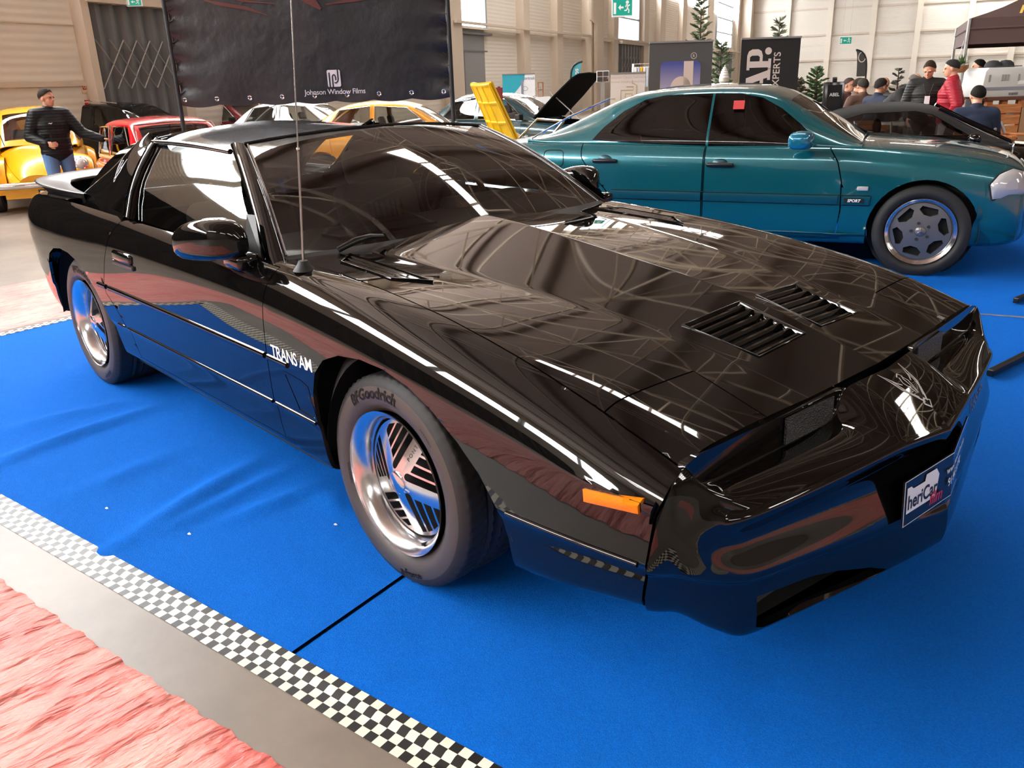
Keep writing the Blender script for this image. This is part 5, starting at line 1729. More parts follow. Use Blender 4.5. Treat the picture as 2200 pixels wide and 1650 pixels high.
# red small hatch car
R0 = bgcar('mini_car', 'small bright red two-door car with chrome-edged windows, behind the tail of the black coupe', 345, 9.8, 52)
bb = [(-1.52, .70, .50, .66, .56, .48, .52, .30), (-1.50, .84, .56, .80, .64, .5, .58, .26), (-1.3, .86, .60, .82, .685, .5, .63, .22), (-.8, .86, .62, .83, .70, .5, .65, .20), (0, .86, .62, .83, .70, .5, .65, .20), (.6, .87, .60, .83, .69, .5, .64, .20), (.95, .86, .58, .80, .68, .5, .63, .22), (1.3, .82, .54, .74, .66, .5, .60, .24), (1.45, .70, .48, .64, .58, .48, .54, .28), (1.5, .58, .42, .56, .50, .46, .48, .32)]
bg_ = [(-1.47, .84, .52, .58, .83), (-1.38, 1.02, .52, .60, .84), (-1.26, 1.24, .52, .62, .84), (-1.10, 1.325, .53, .63, .84), (-.6, 1.35, .54, .63, .84), (0, 1.345, .54, .63, .84), (.22, 1.30, .53, .63, .84), (.40, 1.12, .54, .62, .85), (.58, .90, .54, .60, .86)]
mn = [[(-1.22, .86), (-1.12, 1.22), (-.66, 1.24), (-.66, .86)], [(-.56, .86), (-.56, 1.24), (.10, 1.24), (.34, .92), (.34, .86)]]
make_car(R0, bb, bg_, M_RED, mn, [arch(1.02, .26, .31), arch(-1.02, .26, .31)], [('door', [(-.60, .25), (-.60, 1.30), (.12, 1.30), (.40, .9), (.48, .25)])], cabin=(-1.3, .45), ws=(.24, .54), rw=(-1.40, -1.22), glassm=M_GL2, hoodx=.56)
for w_ in mn:
    for sy in (-1, 1):
        b = MB(); b.tube([(x, sy * (.632 - .20 * max(0, z - .86) ** 1.3), z) for x, z in w_], .009, 5, closed=True); b.build('window_trim', M_CHROME, R0)
    
b = MB(); b.tube([(.262, -.50, 1.262), (.56, -.56, .905), (.60, 0, .91), (.56, .56, .905), (.262, .50, 1.262), (.285, 0, 1.285)], .010, 5, closed=True); b.build('windscreen_trim', M_CHROME, R0, smooth=1)
for sy in (-1, 1):
    b = MB(); b.box((-.45, sy * .70, .70), (.12, .025, .025)); b.build('door_handle', M_CHROME, R0, bevel=.006)
    ball(R0, 'headlamp', (1.44, sy * .50, .66), (.05, .09, .09), M_LENS)
wheels(R0, (1.02, -1.02), .60, .26, .15, M_CHROME)
for xf in (1.02, -1.02):
    for sy in (-1, 1):
        b = MB(); b.tube([(xf - .325 * math.cos(t), sy * .702, .26 + .325 * math.sin(t)) for t in np.linspace(0, PI, 16)], .014, 6); b.build('arch_trim', M_CHROME, R0, smooth=1)
b = MB(); b.tube([(1.45, -.62, .42), (1.55, -.4, .42), (1.57, 0, .42), (1.55, .4, .42), (1.45, .62, .42)], .03, 6); b.build('front_bumper', M_CHROME, R0, smooth=1)
car_inside(R0, -1.3, .45, .3, .84, .55, ((-.35, -.28), (-.35, .28)), P('seat_grey', (.25, .23, .21), .7))
# black estate behind them
R0 = bgcar('estate_car', 'long black estate car with an aerial, behind the small red car', 245, 15.2, 12, .84)
bb = [(-2.3, .85, .60, .82, .70, .55, .66, .30), (-2.25, .98, .66, .95, .80, .58, .74, .26), (-1.5, 1.0, .70, .97, .85, .58, .78, .22), (0, 1.0, .72, .97, .86, .58, .80, .22), (1.0, .98, .72, .95, .86, .58, .80, .22), (1.8, .90, .66, .86, .82, .55, .76, .24), (2.2, .78, .56, .74, .70, .5, .64, .28), (2.3, .62, .5, .6, .6, .48, .56, .32)]
bg_ = [(-2.28, 1.0, .62, .72, .97), (-2.15, 1.25, .60, .73, .97), (-1.98, 1.44, .59, .74, .97), (-1.5, 1.50, .60, .75, .97), (0, 1.50, .60, .75, .97), (.45, 1.46, .60, .75, .97), (.75, 1.28, .60, .74, .97), (1.2, .99, .62, .72, .96)]
make_car(R0, bb, bg_, M_BLACK, [[(-2.0, 1.02), (-1.9, 1.38), (-1.15, 1.40), (-1.15, 1.02)], [(-1.08, 1.02), (-1.08, 1.40), (-.18, 1.40), (-.18, 1.02)], [(-.1, 1.02), (-.1, 1.40), (.42, 1.36), (.95, 1.06), (.95, 1.02)]], [arch(1.38, .31, .36), arch(-1.38, .31, .36)], [], cabin=(-2.1, .95), ws=(.5, 1.1), rw=(-2.25, -2.02), glassm=M_GL2, hoodx=1.18)
wheels(R0, (1.38, -1.38), .74, .31, .20, M_SILV)
car_inside(R0, -2.0, .9, .4, .98, .65, ((-.2, -.34), (-.2, .34)))
b = MB(); b.tube([(-1.55, -.2, 1.5), (-2.1, -.2, 2.05)], .006, 5); b.tube([(-1.52, -.2, 1.49), (-1.57, -.2, 1.53)], .022, 6); b.build('aerial', M_TRIM, R0)
b = MB(); b.tube([(-1.9, -.60, 1.47), (0, -.62, 1.515), (.4, -.6, 1.47)], .012, 5); b.build('roof_rail', M_CHROME, R0)
# saloons seen under and beside the banner
def saloon(name, label, px, Z, hx, paint, sc=BS, roofm=None, glassm=None, seats=True, hood_part=True):
    R0 = bgcar(name, label, px, Z, hx, sc)
    bb = [(-2.1, .78, .56, .76, .66, .5, .62, .30), (-2.06, .90, .62, .87, .74, .54, .70, .25), (-1.3, .94, .66, .90, .80, .55, .74, .22), (0, .94, .68, .90, .81, .55, .75, .22), (.7, .94, .68, .90, .81, .55, .75, .22), (1.4, .90, .66, .86, .80, .55, .74, .23), (1.95, .83, .60, .80, .74, .52, .68, .26), (2.05, .66, .54, .64, .64, .48, .58, .30)]
    bg_ = [(-1.55, .94, .55, .66, .90), (-1.3, 1.14, .54, .67, .90), (-1.02, 1.34, .54, .68, .90), (-.7, 1.40, .55, .69, .90), (-.1, 1.41, .55, .69, .90), (.25, 1.36, .55, .69, .90), (.55, 1.16, .55, .68, .90), (.88, .95, .56, .66, .90)]
    wn = [[(-1.18, .94), (-.92, 1.28), (-.42, 1.33), (-.42, .94)], [(-.34, .94), (-.34, 1.33), (.2, 1.29), (.6, .98), (.6, .94)]]
    make_car(R0, bb, bg_, paint, wn, [arch(1.3, .30, .35), arch(-1.25, .30, .35)], [('rear_door', [(-.38, .28), (-.38, .93), (-1.1, .93), (-1.0, .28)]), ('front_door', [(-.37, .28), (-.37, .93), (.62, .93), (.68, .28)])], cabin=(-1.4, .7), ws=(.30, .82), rw=(-1.48, -1.05), glassm=glassm or M_GLC, hoodx=.84, trunkx=-1.56, roofm=roofm, hood_part=hood_part)
    for w_ in wn:
        for sy in (-1, 1):
            b = MB(); b.tube([(x, sy * (.685 - .26 * max(0, z - .93)), z) for x, z in w_], .010, 5, closed=True); b.build('window_trim', M_CHROME, R0)
    wheels(R0, (1.3, -1.25), .68, .30, .19, M_SILV)
    for sy in (-1, 1):
        b = MB(); b.box((2.03, sy * .46, .68), (.05, .24, .14)); b.build('headlamp', M_LENS, R0, bevel=.01)
        b = MB(); b.box((-2.09, sy * .50, .72), (.05, .26, .15)); b.build('tail_lamp', M_REDL, R0, bevel=.01)
        b = MB(); b.box((.62, sy * .80, .98), (.10, .16, .11)); b.build('wing_mirror', M_MATTE, R0, bevel=.02)
    for x in (2.10, -2.14):
        b = MB(); b.box((x, 0, .46), (.10, 1.5, .11)); b.build('bumper', M_CHROME, R0, bevel=.03)
    if seats: car_inside(R0, -1.3, .7, .35, .92, .6, ((-.2, -.32), (-.2, .32)))
    return R0
saloon('orange_saloon', 'orange vintage saloon with thin window pillars, half hidden under the black banner', 862, 12.4, 6, M_ORG, .84)
saloon('maroon_saloon', 'maroon saloon with chrome window trim, right of the black banner', 1012, 18.0, 186, M_MAR, .84)
saloon('white_saloon', 'white saloon whose pillars show below the black banner near the aerial', 655, 15.4, 12, P('white_paint', (.72, .72, .70), .25, 0, .5, .5), .84)
saloon('red_saloon', 'dark red saloon glimpsed under the left half of the black banner', 500, 18.4, 28, P('dark_red', srgb(120, 20, 28), .25, 0, .5, .5), .84)
# dark teal car with raised black hood
R0 = saloon('open_hood_saloon', 'dark teal vintage saloon with its black-lined hood raised', 1096, 14.6, 30, M_DTEAL, .86, hood_part=False)
pts = [(0, -.66), (.55, -.66), (1.0, -.58), (1.10, -.45), (1.13, 0), (1.10, .45), (1.0, .58), (.55, .66), (0, .66)]
hq = lambda u, y, w_: (.84 + u * .74 - w_ * .67, y, .95 + u * .67 + w_ * .74)
b = MB(); b.add([hq(u, y, -.012) for u, y in pts] + [hq(u, y, .012) for u, y in pts], [tuple(range(9)), tuple(range(17, 8, -1))] + [(i, i + 9, (i + 1) % 9 + 9, (i + 1) % 9) for i in range(9)])
hd_ = b.build('raised_hood', P('hood_lining', (.006, .006, .006), .95, 0, .1), R0)
b = MB(); b.tube([(1.85, -.55, .83), (1.12, -.52, 1.40)], .010, 5); b.build('hood_prop', M_STEEL, R0)
b = MB(); b.box((1.35, 0, .68), (.95, 1.15, .20)); b.build('engine', P('engine_bay', (.02, .025, .05), .5), R0, bevel=.04)
# canary car with ribbed yellow hood standing open
R0 = bgcar('sports_car', 'canary yellow sports car with its ribbed yellow hood standing open', 1196, 10.0, 160, .88)
bb = [(-1.9, .60, .50, .58, .6, .45, .55, .28), (-1.85, .76, .56, .74, .70, .48, .66, .22), (-1.0, .82, .60, .80, .76, .48, .72, .18), (0, .82, .60, .79, .77, .48, .73, .18), (1.0, .76, .58, .74, .75, .46, .70, .18), (1.6, .68, .52, .66, .70, .44, .64, .20), (1.85, .56, .46, .54, .58, .42, .54, .24)]
make_car(R0, bb, None, M_YEL2, [], [arch(1.15, .28, .33), arch(-1.15, .28, .33)], [], cabin=(-1.1, .3), hoodx=.62, hood_part=False)
wheels(R0, (1.15, -1.15), .66, .28, .18, M_SILV)
car_inside(R0, -1.0, .3, .3, .74, .6, ((-.5, -.3), (-.5, .3)))
b = MB(); b.box((1.1, 0, .50), (.9, 1.0, .2)); b.build('engine', M_MATTE, R0, bevel=.03)
b = MB(); b.tube([(.40, -.5, .80), (.1, -.44, 1.08), (.1, .44, 1.08), (.40, .5, .80)], .016, 6); b.build('windscreen_frame', M_CHROME, R0, smooth=1)
# the open hood: a ribbed panel leaning back
Mh = Matrix.Rotation(math.radians(-66), 3, 'Y')
rb = []
def hoodp(u, v, w_=0):   # u up the panel, v across
    wd = .46 - .10 * u / 1.05
    return Mh @ Vector((u, v * wd * 1.0, w_ + .03 * (v * v))) + Vector((.70, 0, .76))
b = MB(); G = [[tuple(hoodp(u, v)) for v in np.linspace(-1, 1, 9)] for u in np.linspace(0, .88, 9)]; G2 = [[tuple(hoodp(u, v, -.02)) for v in np.linspace(-1, 1, 9)] for u in np.linspace(0, .88, 9)]
b.grid(np.array(G)); b.grid(np.array(G2)); op = b.build('raised_hood', M_YEL2, R0, smooth=.8)
for sgn in (1, -1):
    for v in (-.92, -.3, .3, .92):
        b = MB(); b.tube([hoodp(u, v, sgn * .014) for u in np.linspace(.02, .85, 8)], .022, 6); b.build('hood_rib', M_YEL2, op, smooth=1)
    for u in (.03, .36, .62, .85):
        b = MB(); b.tube([hoodp(u, v, sgn * .014) for v in np.linspace(-.95, .95, 8)], .022, 6); b.build('hood_rib', M_YEL2, op, smooth=1)
# black convertible on the right
R0 = bgcar('convertible_car', 'black convertible with cloth top, between the teal saloon and the cafe', 1975, 8.35, 24, .82)
bb = [(-2.1, .74, .56, .72, .66, .5, .62, .30), (-2.05, .86, .62, .84, .76, .52, .72, .24), (-1.3, .90, .68, .87, .82, .52, .77, .20), (0, .90, .70, .87, .83, .52, .78, .19), (.7, .90, .70, .87, .83, .52, .78, .19), (1.4, .86, .66, .82, .81, .5, .76, .20), (1.95, .74, .58, .71, .74, .46, .68, .22), (2.15, .58, .5, .56, .6, .42, .56, .26)]
bg_ = [(-1.55, .90, .58, .66, .87), (-1.25, 1.10, .56, .68, .87), (-.9, 1.27, .55, .69, .87), (-.4, 1.33, .56, .70, .87), (.0, 1.32, .56, .70, .87), (.25, 1.26, .56, .70, .87), (.55, 1.08, .57, .70, .87), (.95, .90, .58, .68, .87)]
make_car(R0, bb, bg_, M_BLACK, [[(-.95, .90), (-.80, 1.14), (-.55, 1.22), (-.02, 1.24), (.16, 1.20), (.62, .94), (.62, .90)]], [arch(1.35, .31, .36), arch(-1.25, .31, .36)], [('door', [(-.55, .28), (-.55, .90), (.66, .90), (.70, .28)])], cabin=(-1.4, .8), ws=(.22, .86), rw=(-1.4, -1.05), glassm=M_GL2, hoodx=.90, trunkx=-1.6, roofm=P('cloth_top', (.012, .011, .011), .9))
wheels(R0, (1.35, -1.25), .72, .31, .22, M_SILV)
for sy in (-1, 1):
    b = MB(); b.ell((.58, sy * .88, .96), (.07, .11, .065), 14, 8); b.build('wing_mirror', M_BLACK, R0, smooth=2)
    b = MB(); b.tube([(.97, sy * .62, .91), (.55, sy * .60, 1.10), (.22, sy * .56, 1.265)], .02, 6); b.build('windscreen_frame', M_BLACK, R0, smooth=1)
    b = MB(); b.box((2.08, sy * .46, .60), (.08, .28, .14)); b.build('headlamp', M_LENS, R0, bevel=.02)
car_inside(R0, -1.3, .8, .35, .88, .6, ((-.3, -.34), (-.3, .34)))
# ================================================================== people
def remeshed(b, name, voxel, mat, parent, it=6, smooth_f=.5):
    me = b.mesh('tmp')
    o = bpy.data.objects.new('tmp', me); COL.objects.link(o)
    r = o.modifiers.new('r', 'REMESH'); r.mode = 'VOXEL'; r.voxel_size = voxel
    sm = o.modifiers.new('s', 'SMOOTH'); sm.iterations = it; sm.factor = smooth_f
    dg = bpy.context.evaluated_depsgraph_get(); dg.update()
    m2 = bpy.data.meshes.new_from_object(o.evaluated_get(dg))
    bpy.data.objects.remove(o); bpy.data.meshes.remove(me)
    for p in m2.polygons: p.use_smooth = True
    m2.materials.clear()
    return link(name, m2, mat, parent)
def cap(b, pts, rs):
    pts = [Vector(p) for p in pts]
    for i in range(len(pts) - 1): b.tube([pts[i], pts[i + 1]], [rs[i], rs[i + 1]], 12)
    for p, r in zip(pts, rs): b.ell(p, (r, r, r), 12, 8)
SKIN = P('skin', srgb(206, 150, 122), .5)
def quilt(name, col, sc=11.0):
    if name in MATS: return MATS[name]
    m = P(name, col, .55, 0, .3)
    nt, N, L, b = nodes(m)
    tc = N.new('ShaderNodeTexCoord'); wv = N.new('ShaderNodeTexWave'); wv.bands_direction = 'Z'; wv.wave_profile = 'SIN'
    wv.inputs['Scale'].default_value = sc / 1.3; wv.inputs['Distortion'].default_value = 1.6; wv.inputs['Detail Scale'].default_value = 3
    bp = N.new('ShaderNodeBump'); bp.inputs['Strength'].default_value = .35; bp.inputs['Distance'].default_value = .008
    L.new(tc.outputs['Object'], wv.inputs[0]); L.new(wv.outputs[0], bp.inputs['Height']); L.new(bp.outputs[0], b.inputs['Normal'])
    return m
def hand_geo(b, wrist, d, palm_n, s=1.0, curl=.4, thumb_side=1):
    """palm, four fingers of different lengths and a thumb"""
    d = Vector(d).normalized(); n = Vector(palm_n); n = (n - d * n.dot(d)).normalized(); sd = d.cross(n)
    w_ = Vector(wrist)
    for k in range(4):
        o = (k - 1.5) * .019 * s
        cap(b, [w_ + sd * o * .6, w_ + d * .085 * s + sd * o], [.015 * s, .0115 * s])
        L_ = (.062, .074, .069, .054)[k] * s
        p0 = w_ + d * .085 * s + sd * o
        a1, a2, a3 = curl * .6, curl * 1.3, curl * 1.9
        p1 = p0 + (d * math.cos(a1) + n * math.sin(a1)) * L_ * .45
        p2 = p1 + (d * math.cos(a2) + n * math.sin(a2)) * L_ * .32
        p3 = p2 + (d * math.cos(a3) + n * math.sin(a3)) * L_ * .25
        cap(b, [p0, p1, p2, p3], [.0105 * s, .0098 * s, .009 * s, .008 * s])
    t0 = w_ + d * .025 * s + sd * .022 * s * thumb_side
    t1 = t0 + (d * .6 + sd * .7 * thumb_side + n * .35).normalized() * .042 * s
    t2 = t1 + (d * .85 + sd * .25 * thumb_side + n * .5).normalized() * .034 * s
    cap(b, [t0, t1, t2], [.014 * s, .011 * s, .0095 * s])
def person(label, loc, hx, scale=.84, jacket=None, trousers=None, hair=(.02, .015, .012), J=None, group=None, hair_len=1.0, shoes=(.02, .02, .02), bulk=1.0, legs=True, head_turn=0.0, head_nod=0.0, skin=None, vox=.011):
    """facing +x, left at +y; J overrides joints"""
    root = thing('person', label, 'person', loc, 0, group, scale)
    a = math.radians(hx); v = HR * math.cos(a) - HD * math.sin(a)
    root.rotation_euler = (0, 0, math.atan2(v[1], v[0]))
    j = dict(pel=(0, 0, .96), wst=(0, 0, 1.08), chs=(.01, 0, 1.28), nck=(0, 0, 1.47), hd=(.03, 0, 1.625),
             Lsh=(0, .185, 1.41), Rsh=(0, -.185, 1.41), Lel=(-.03, .25, 1.14), Rel=(-.03, -.25, 1.14), Lha=(.08, .25, .90), Rha=(.08, -.25, .90),
             Lhip=(0, .095, .93), Rhip=(0, -.095, .93), Lkn=(.03, .11, .50), Rkn=(.03, -.11, .50), Lan=(-.02, .12, .09), Ran=(-.02, -.12, .09))
    j.update({k: p for k, p in (J or {}).items() if k in j})
    j = {k: Vector(p) for k, p in j.items()}
    sk = skin or SKIN
    # body: one continuous surface, head to hands
    b = MB()
    hd = j['hd']; Mh = Matrix.Rotation(head_turn, 3, 'Z') @ Matrix.Rotation(head_nod, 3, 'Y')
    H = lambda x, y, z: Mh @ Vector((x, y, z)) + hd
    b.ell(hd + Mh @ Vector((-.012, 0, .028)), (.096, .076, .092), 18, 12, M=Mh)
    b.ell(H(.022, 0, -.030), (.066, .060, .075), 16, 10, M=Mh)
    b.ell(H(.050, 0, -.078), (.034, .036, .028), 12, 8, M=Mh)
    b.tube([H(.080, 0, .018), H(.102, 0, -.022), H(.086, 0, -.030)], [.010, .015, .012], 8)
    b.ell(H(.080, 0, -.055), (.014, .026, .009), 10, 6, M=Mh)
    for sy in (1, -1):
        b.ell(H(-.004, sy * .078, -.006), (.020, .010, .032), 10, 8, M=Mh)
        b.ell(H(.078, sy * .030, .028), (.014, .026, .009), 10, 6, M=Mh)
    cap(b, [j['nck'] - Vector((.0, 0, .03)), (j['nck'] + hd) / 2 + Vector((-.015, 0, .0)), hd - Vector((.01, 0, .03))], [.062, .055, .055])
    cap(b, [j['nck'] - Vector((0, 0, .04)), j['chs'], j['wst'], j['pel']], [.08, .12, .11, .12])
    for s_, sy in (('L', 1), ('R', -1)):
        cap(b, [j['nck'] - Vector((0, 0, .05)), j[s_ + 'sh'], j[s_ + 'el'], j[s_ + 'ha']], [.06, .052, .040, .027])
        d = (j[s_ + 'ha'] - j[s_ + 'el']).normalized()
        hand_geo(b, j[s_ + 'ha'], d + Vector((J or {}).get(s_ + 'hd', (0, 0, 0))), (J or {}).get(s_ + 'pn', (0, -sy, 0)), 1.0, (J or {}).get(s_ + 'cu', .5), (J or {}).get(s_ + 'th', 1))
        if legs: cap(b, [j['pel'], j[s_ + 'hip'], j[s_ + 'kn'], j[s_ + 'an']], [.09, .075, .052, .036])
    body = remeshed(b, 'body', .0062, sk, root, 3)
    # eyes, brows
    for sy in (1, -1):
        e = MB(); e.ell(H(.082, sy * .030, .010), (.008, .013, .007), 10, 6, M=Mh); e.build('eye', P('eye_dark', (.02, .015, .012), .2), body, smooth=2)
    # jacket
    k = bulk
    if jacket is not None:
        b = MB()
        sh = (j['Lsh'] + j['Rsh']) / 2
        ax = (j['Lsh'] - j['Rsh']).normalized()
        fwd = Vector((1, 0, 0))
        def torso(c, rx, ry): b.ell(c, (rx, ry, .13), 20, 10)
        for c, rx, ry in ((j['pel'] + Vector((0, 0, -.03)), .135 * k, .185 * k), (j['pel'] * .5 + j['wst'] * .5, .142 * k, .185 * k), (j['wst'], .145 * k, .185 * k), (j['wst'] * .5 + j['chs'] * .5, .150 * k, .190 * k), (j['chs'], .148 * k, .20 * k), (j['chs'] * .35 + sh * .65 - Vector((0, 0, .03)), .125 * k, .20 * k)): torso(c, rx, ry)
        for s_ in 'LR':
            e, h_ = j[s_ + 'el'], j[s_ + 'ha']
            cap(b, [sh, j[s_ + 'sh'], (j[s_ + 'sh'] + e) / 2, e, (e + h_) / 2, e + (h_ - e) * .96], [.10 * k, .085 * k, .078 * k, .066 * k, .056 * k, .046 * k])
        cap(b, [j['nck'] - Vector((0, 0, .07)), j['nck'] + Vector((-.008, 0, .015))], [.105 * k, .076])
        remeshed(b, 'jacket', vox, jacket, body, 5)
    if legs:
        b = MB()
        b.ell(j['pel'] - Vector((0, 0, .02)), (.125, .170, .12), 18, 10)
        for s_ in 'LR': cap(b, [j[s_ + 'hip'], (j[s_ + 'hip'] + j[s_ + 'kn']) / 2, j[s_ + 'kn'], (j[s_ + 'kn'] + j[s_ + 'an']) / 2, j[s_ + 'an'] + Vector((0, 0, -.02))], [.108, .092, .072, .066, .058])
        remeshed(b, 'trousers', vox, trousers or P('trousers_dark', (.03, .03, .035), .8), body, 5)
        for s_ in 'LR':
            b = MB(); p = j[s_ + 'an']; b.ell((p.x + .06, p.y, p.z - .045), (.14, .052, .048), 14, 8); b.box((p.x + .06, p.y, .014), (.25, .085, .024)); b.build('shoe', P('shoe_%d' % int(shoes[0] * 100), shoes, .5), body, smooth=1)
    # hair
    if hair is not None:
        b = MB()
        vs_, fs_ = [], []
        n, m = 30, 14
        rr_ = random.Random(int(abs(loc[0]) * 1000))
        for i in range(m + 1):
            for kk in range(n):
                an = 2 * PI * kk / n
                c_ = math.cos(an)
                lim = .30 * PI + (.36 * PI) * (.5 - .5 * c_) ** .8 + (.02 * PI if abs(c_) < .35 else 0)   # short at the brow, low at the nape
                th = lim * i / m
                k2 = 1 + rr_.uniform(-.03, .045) * math.sin(th)
                lift = .010 * max(0, c_) * math.sin(th)
                p = Vector((.102 * k2 * math.sin(th) * c_ - .013, .083 * k2 * math.sin(th) * math.sin(an), (.099 * hair_len + lift) * k2 * math.cos(th) + .028))
                vs_.append(Mh @ p + hd)
        for i in range(m):
            for kk in range(n): fs_.append((i * n + kk, (i + 1) * n + kk, (i + 1) * n + (kk + 1) % n, i * n + (kk + 1) % n))
        b.add(vs_, fs_)
        hm = P('hair_%d_%d' % (int(hair[0] * 100), int(hair[1] * 100)), tuple(c * .75 for c in hair), .75, 0, .12)
        if not hm.node_tree.nodes.get('Noise Texture'): bump(hm, 60, .8, .006, 4, stretch=(1, 1, .25))
        b.build('hair', hm, body, smooth=2)
    return root, body, j
def ground(px, Z):
    d = ray(px, 180); p = CAM + d * (Z / float(d @ HD)); return (p[0], p[1], 0)
JK_BLACK = quilt('puffer_black', (.006, .006, .007))
JK_RED = quilt('puffer_red', srgb(150, 22, 40))
JK_OLIVE = quilt('puffer_dark', (.018, .018, .016))
JEANS = P('jeans', srgb(92, 130, 176), .85)
# 1. visitor on the left
rt, bd, jj = person('man in black puffer jacket and blue jeans reaching towards the red car', ground(92, 9.9), 44, .84, JK_BLACK, JEANS, (.03, .02, .014),
    dict(Rel=(-.04, -.29, 1.14), Rha=(.20, -.17, 1.05), Rhd=(.25, .1, .15), Rpn=(.2, 1, .1), Rcu=.9, Rth=-1, Lel=(.12, .33, 1.16), Lha=(.30, .52, 1.07), Lhd=(.1, .2, .05), Lpn=(.4, -.2, -1), Lcu=.15, hd=(.03, 0, 1.62), Lan=(.05, .12, .09), Ran=(-.08, -.13, .09)), head_turn=.55, head_nod=.05, bulk=1.12)
b = MB(); b.add(*flat([(-.03, .0), (-.01, .012), (.01, .006), (.03, .016), (.022, .004), (.01, -.006), (-.012, .002)], [tuple(range(7))], (.168, -.07, 1.30), (.1, 1, 0), (0, 0, 1), .004)); b.build('chest_logo', M_WHITE, bd)
# small dark recorder held upright in his right hand: a thing of its own
Mw = rt.matrix_basis
c = Mw @ Vector((.285, -.135, 1.13))
rec = MB(); rec.box((0, 0, 0), (.022, .022, .12)); o = rec.build('key_fob', M_TRIM, None, bevel=.003, loc=c); o.scale = (.84,) * 3
tag(o, 'small black pen-like recorder held upright by the man in the puffer jacket', 'recorder')
# 2. the group at the cafe
person('man in a red puffer jacket, hand on hip, seen from behind', ground(2046, 10.5), 208, .84, JK_RED, P('light_trousers', srgb(176, 160, 158), .85), (.035, .03, .028),
    dict(Lel=(-.10, .34, 1.14), Lha=(-.02, .17, .98), Lhd=(.3, -.4, 0), Rel=(-.12, -.33, 1.16), Rha=(.02, -.18, .98), hd=(.04, 0, 1.62)), bulk=1.12, head_turn=.1, head_nod=.15)
rt, bd, jj = person('man in a dark quilted jacket with a white badge, holding a paper cup', ground(1992, 10.9), 108, .84, JK_OLIVE, None, (.05, .03, .02),
    dict(Lel=(.0, .27, 1.14), Lha=(.24, .12, 1.04), Lpn=(0, -1, 0), Lcu=.9, Rel=(-.02, -.27, 1.13), Rha=(.16, -.24, .94), hd=(.06, 0, 1.61)), bulk=1.10, head_turn=-.45, head_nod=.45, hair_len=1.12)
b = MB(); b.box((.185, .0, 1.20), (.006, .07, .11)); bdg = b.build('badge', M_WHITE, bd)
b = MB(); b.tube([(.18, -.02, 1.255), (.13, -.07, 1.43)], .004, 4); b.tube([(.18, .02, 1.255), (.13, .07, 1.43)], .004, 4); b.build('lanyard', M_MATTE, bdg)
c = rt.matrix_basis @ Vector((.315, .055, 1.045))
b = MB(); b.lathe([(0, 0), (.030, 0), (.040, .10), (.038, .10), (.028, .004)], 18); o = b.build('paper_cup', P('paper', srgb(225, 200, 180), .7), None, smooth=.8, loc=c - Vector((0, 0, .05))); tag(o, 'paper coffee cup in the hand of the man with the badge', 'cup')
person('grey-haired man in black leaning forward over the table', ground(1922, 11.5), 38, .84, P('sweater_black', (.008, .008, .009), .8), None, (.16, .14, .13),
    dict(pel=(-.10, 0, .94), wst=(-.05, 0, 1.05), chs=(.08, 0, 1.19), nck=(.20, 0, 1.33), hd=(.29, 0, 1.44), Lsh=(.15, .19, 1.28), Rsh=(.15, -.19, 1.28), Lel=(.24, .26, 1.02), Rel=(.28, -.26, 1.02), Lha=(.48, .16, .98), Rha=(.50, -.10, .98)), bulk=1.08, head_nod=.55, hair_len=.86)
J_SIT = dict(pel=(0, 0, .50), wst=(0, 0, .62), chs=(.02, 0, .82), nck=(.03, 0, 1.01), hd=(.07, 0, 1.16), Lsh=(.02, .185, .95), Rsh=(.02, -.185, .95), Lel=(.10, .25, .70), Rel=(.10, -.25, .70), Lha=(.34, .16, .74), Rha=(.34, -.16, .74),
             Lhip=(.02, .10, .48), Rhip=(.02, -.10, .48), Lkn=(.42, .12, .50), Rkn=(.42, -.12, .50), Lan=(.38, .12, .10), Ran=(.38, -.12, .10))
person('seated man in a navy sweater with his back turned, on a wooden chair', ground(2106, 9.7), -68, .92, P('navy_sweater', srgb(22, 34, 58), .85), JEANS, (.015, .012, .010), dict(J_SIT), bulk=1.05, head_turn=.2)
tables = (('person seated at the far tables in a brown jacket, back turned', 1858, 13.6, -95, srgb(92, 66, 54), (.05, .045, .04)), ('person seated at the far tables in a navy jacket, looking away', 1886, 13.0, -20, srgb(30, 38, 60), (.03, .03, .03)),
          ('man seated at the far tables turned to the right, brown top', 1838, 14.2, 20, srgb(112, 84, 70), (.05, .03, .02)), ('bald person seated at the far tables beside the navy jacket', 1905, 14.4, 160, srgb(70, 66, 64), None), ('person seated at the far tables nearest the green tree', 1818, 15.0, 60, srgb(90, 60, 60), (.08, .05, .04)))
for (lb, px, Z, hx, col, hr) in tables:
    person(lb, ground(px, Z), hx, .98, P('top_%d' % px, col, .8), None, hr, dict(J_SIT), vox=.016)
person('cafe worker in a dark cap behind the coffee machine', ground(2100, 12.2), 200, .84, P('apron_black', (.015, .014, .014), .8), None, (.012, .012, .012), bulk=1.0, vox=.014)
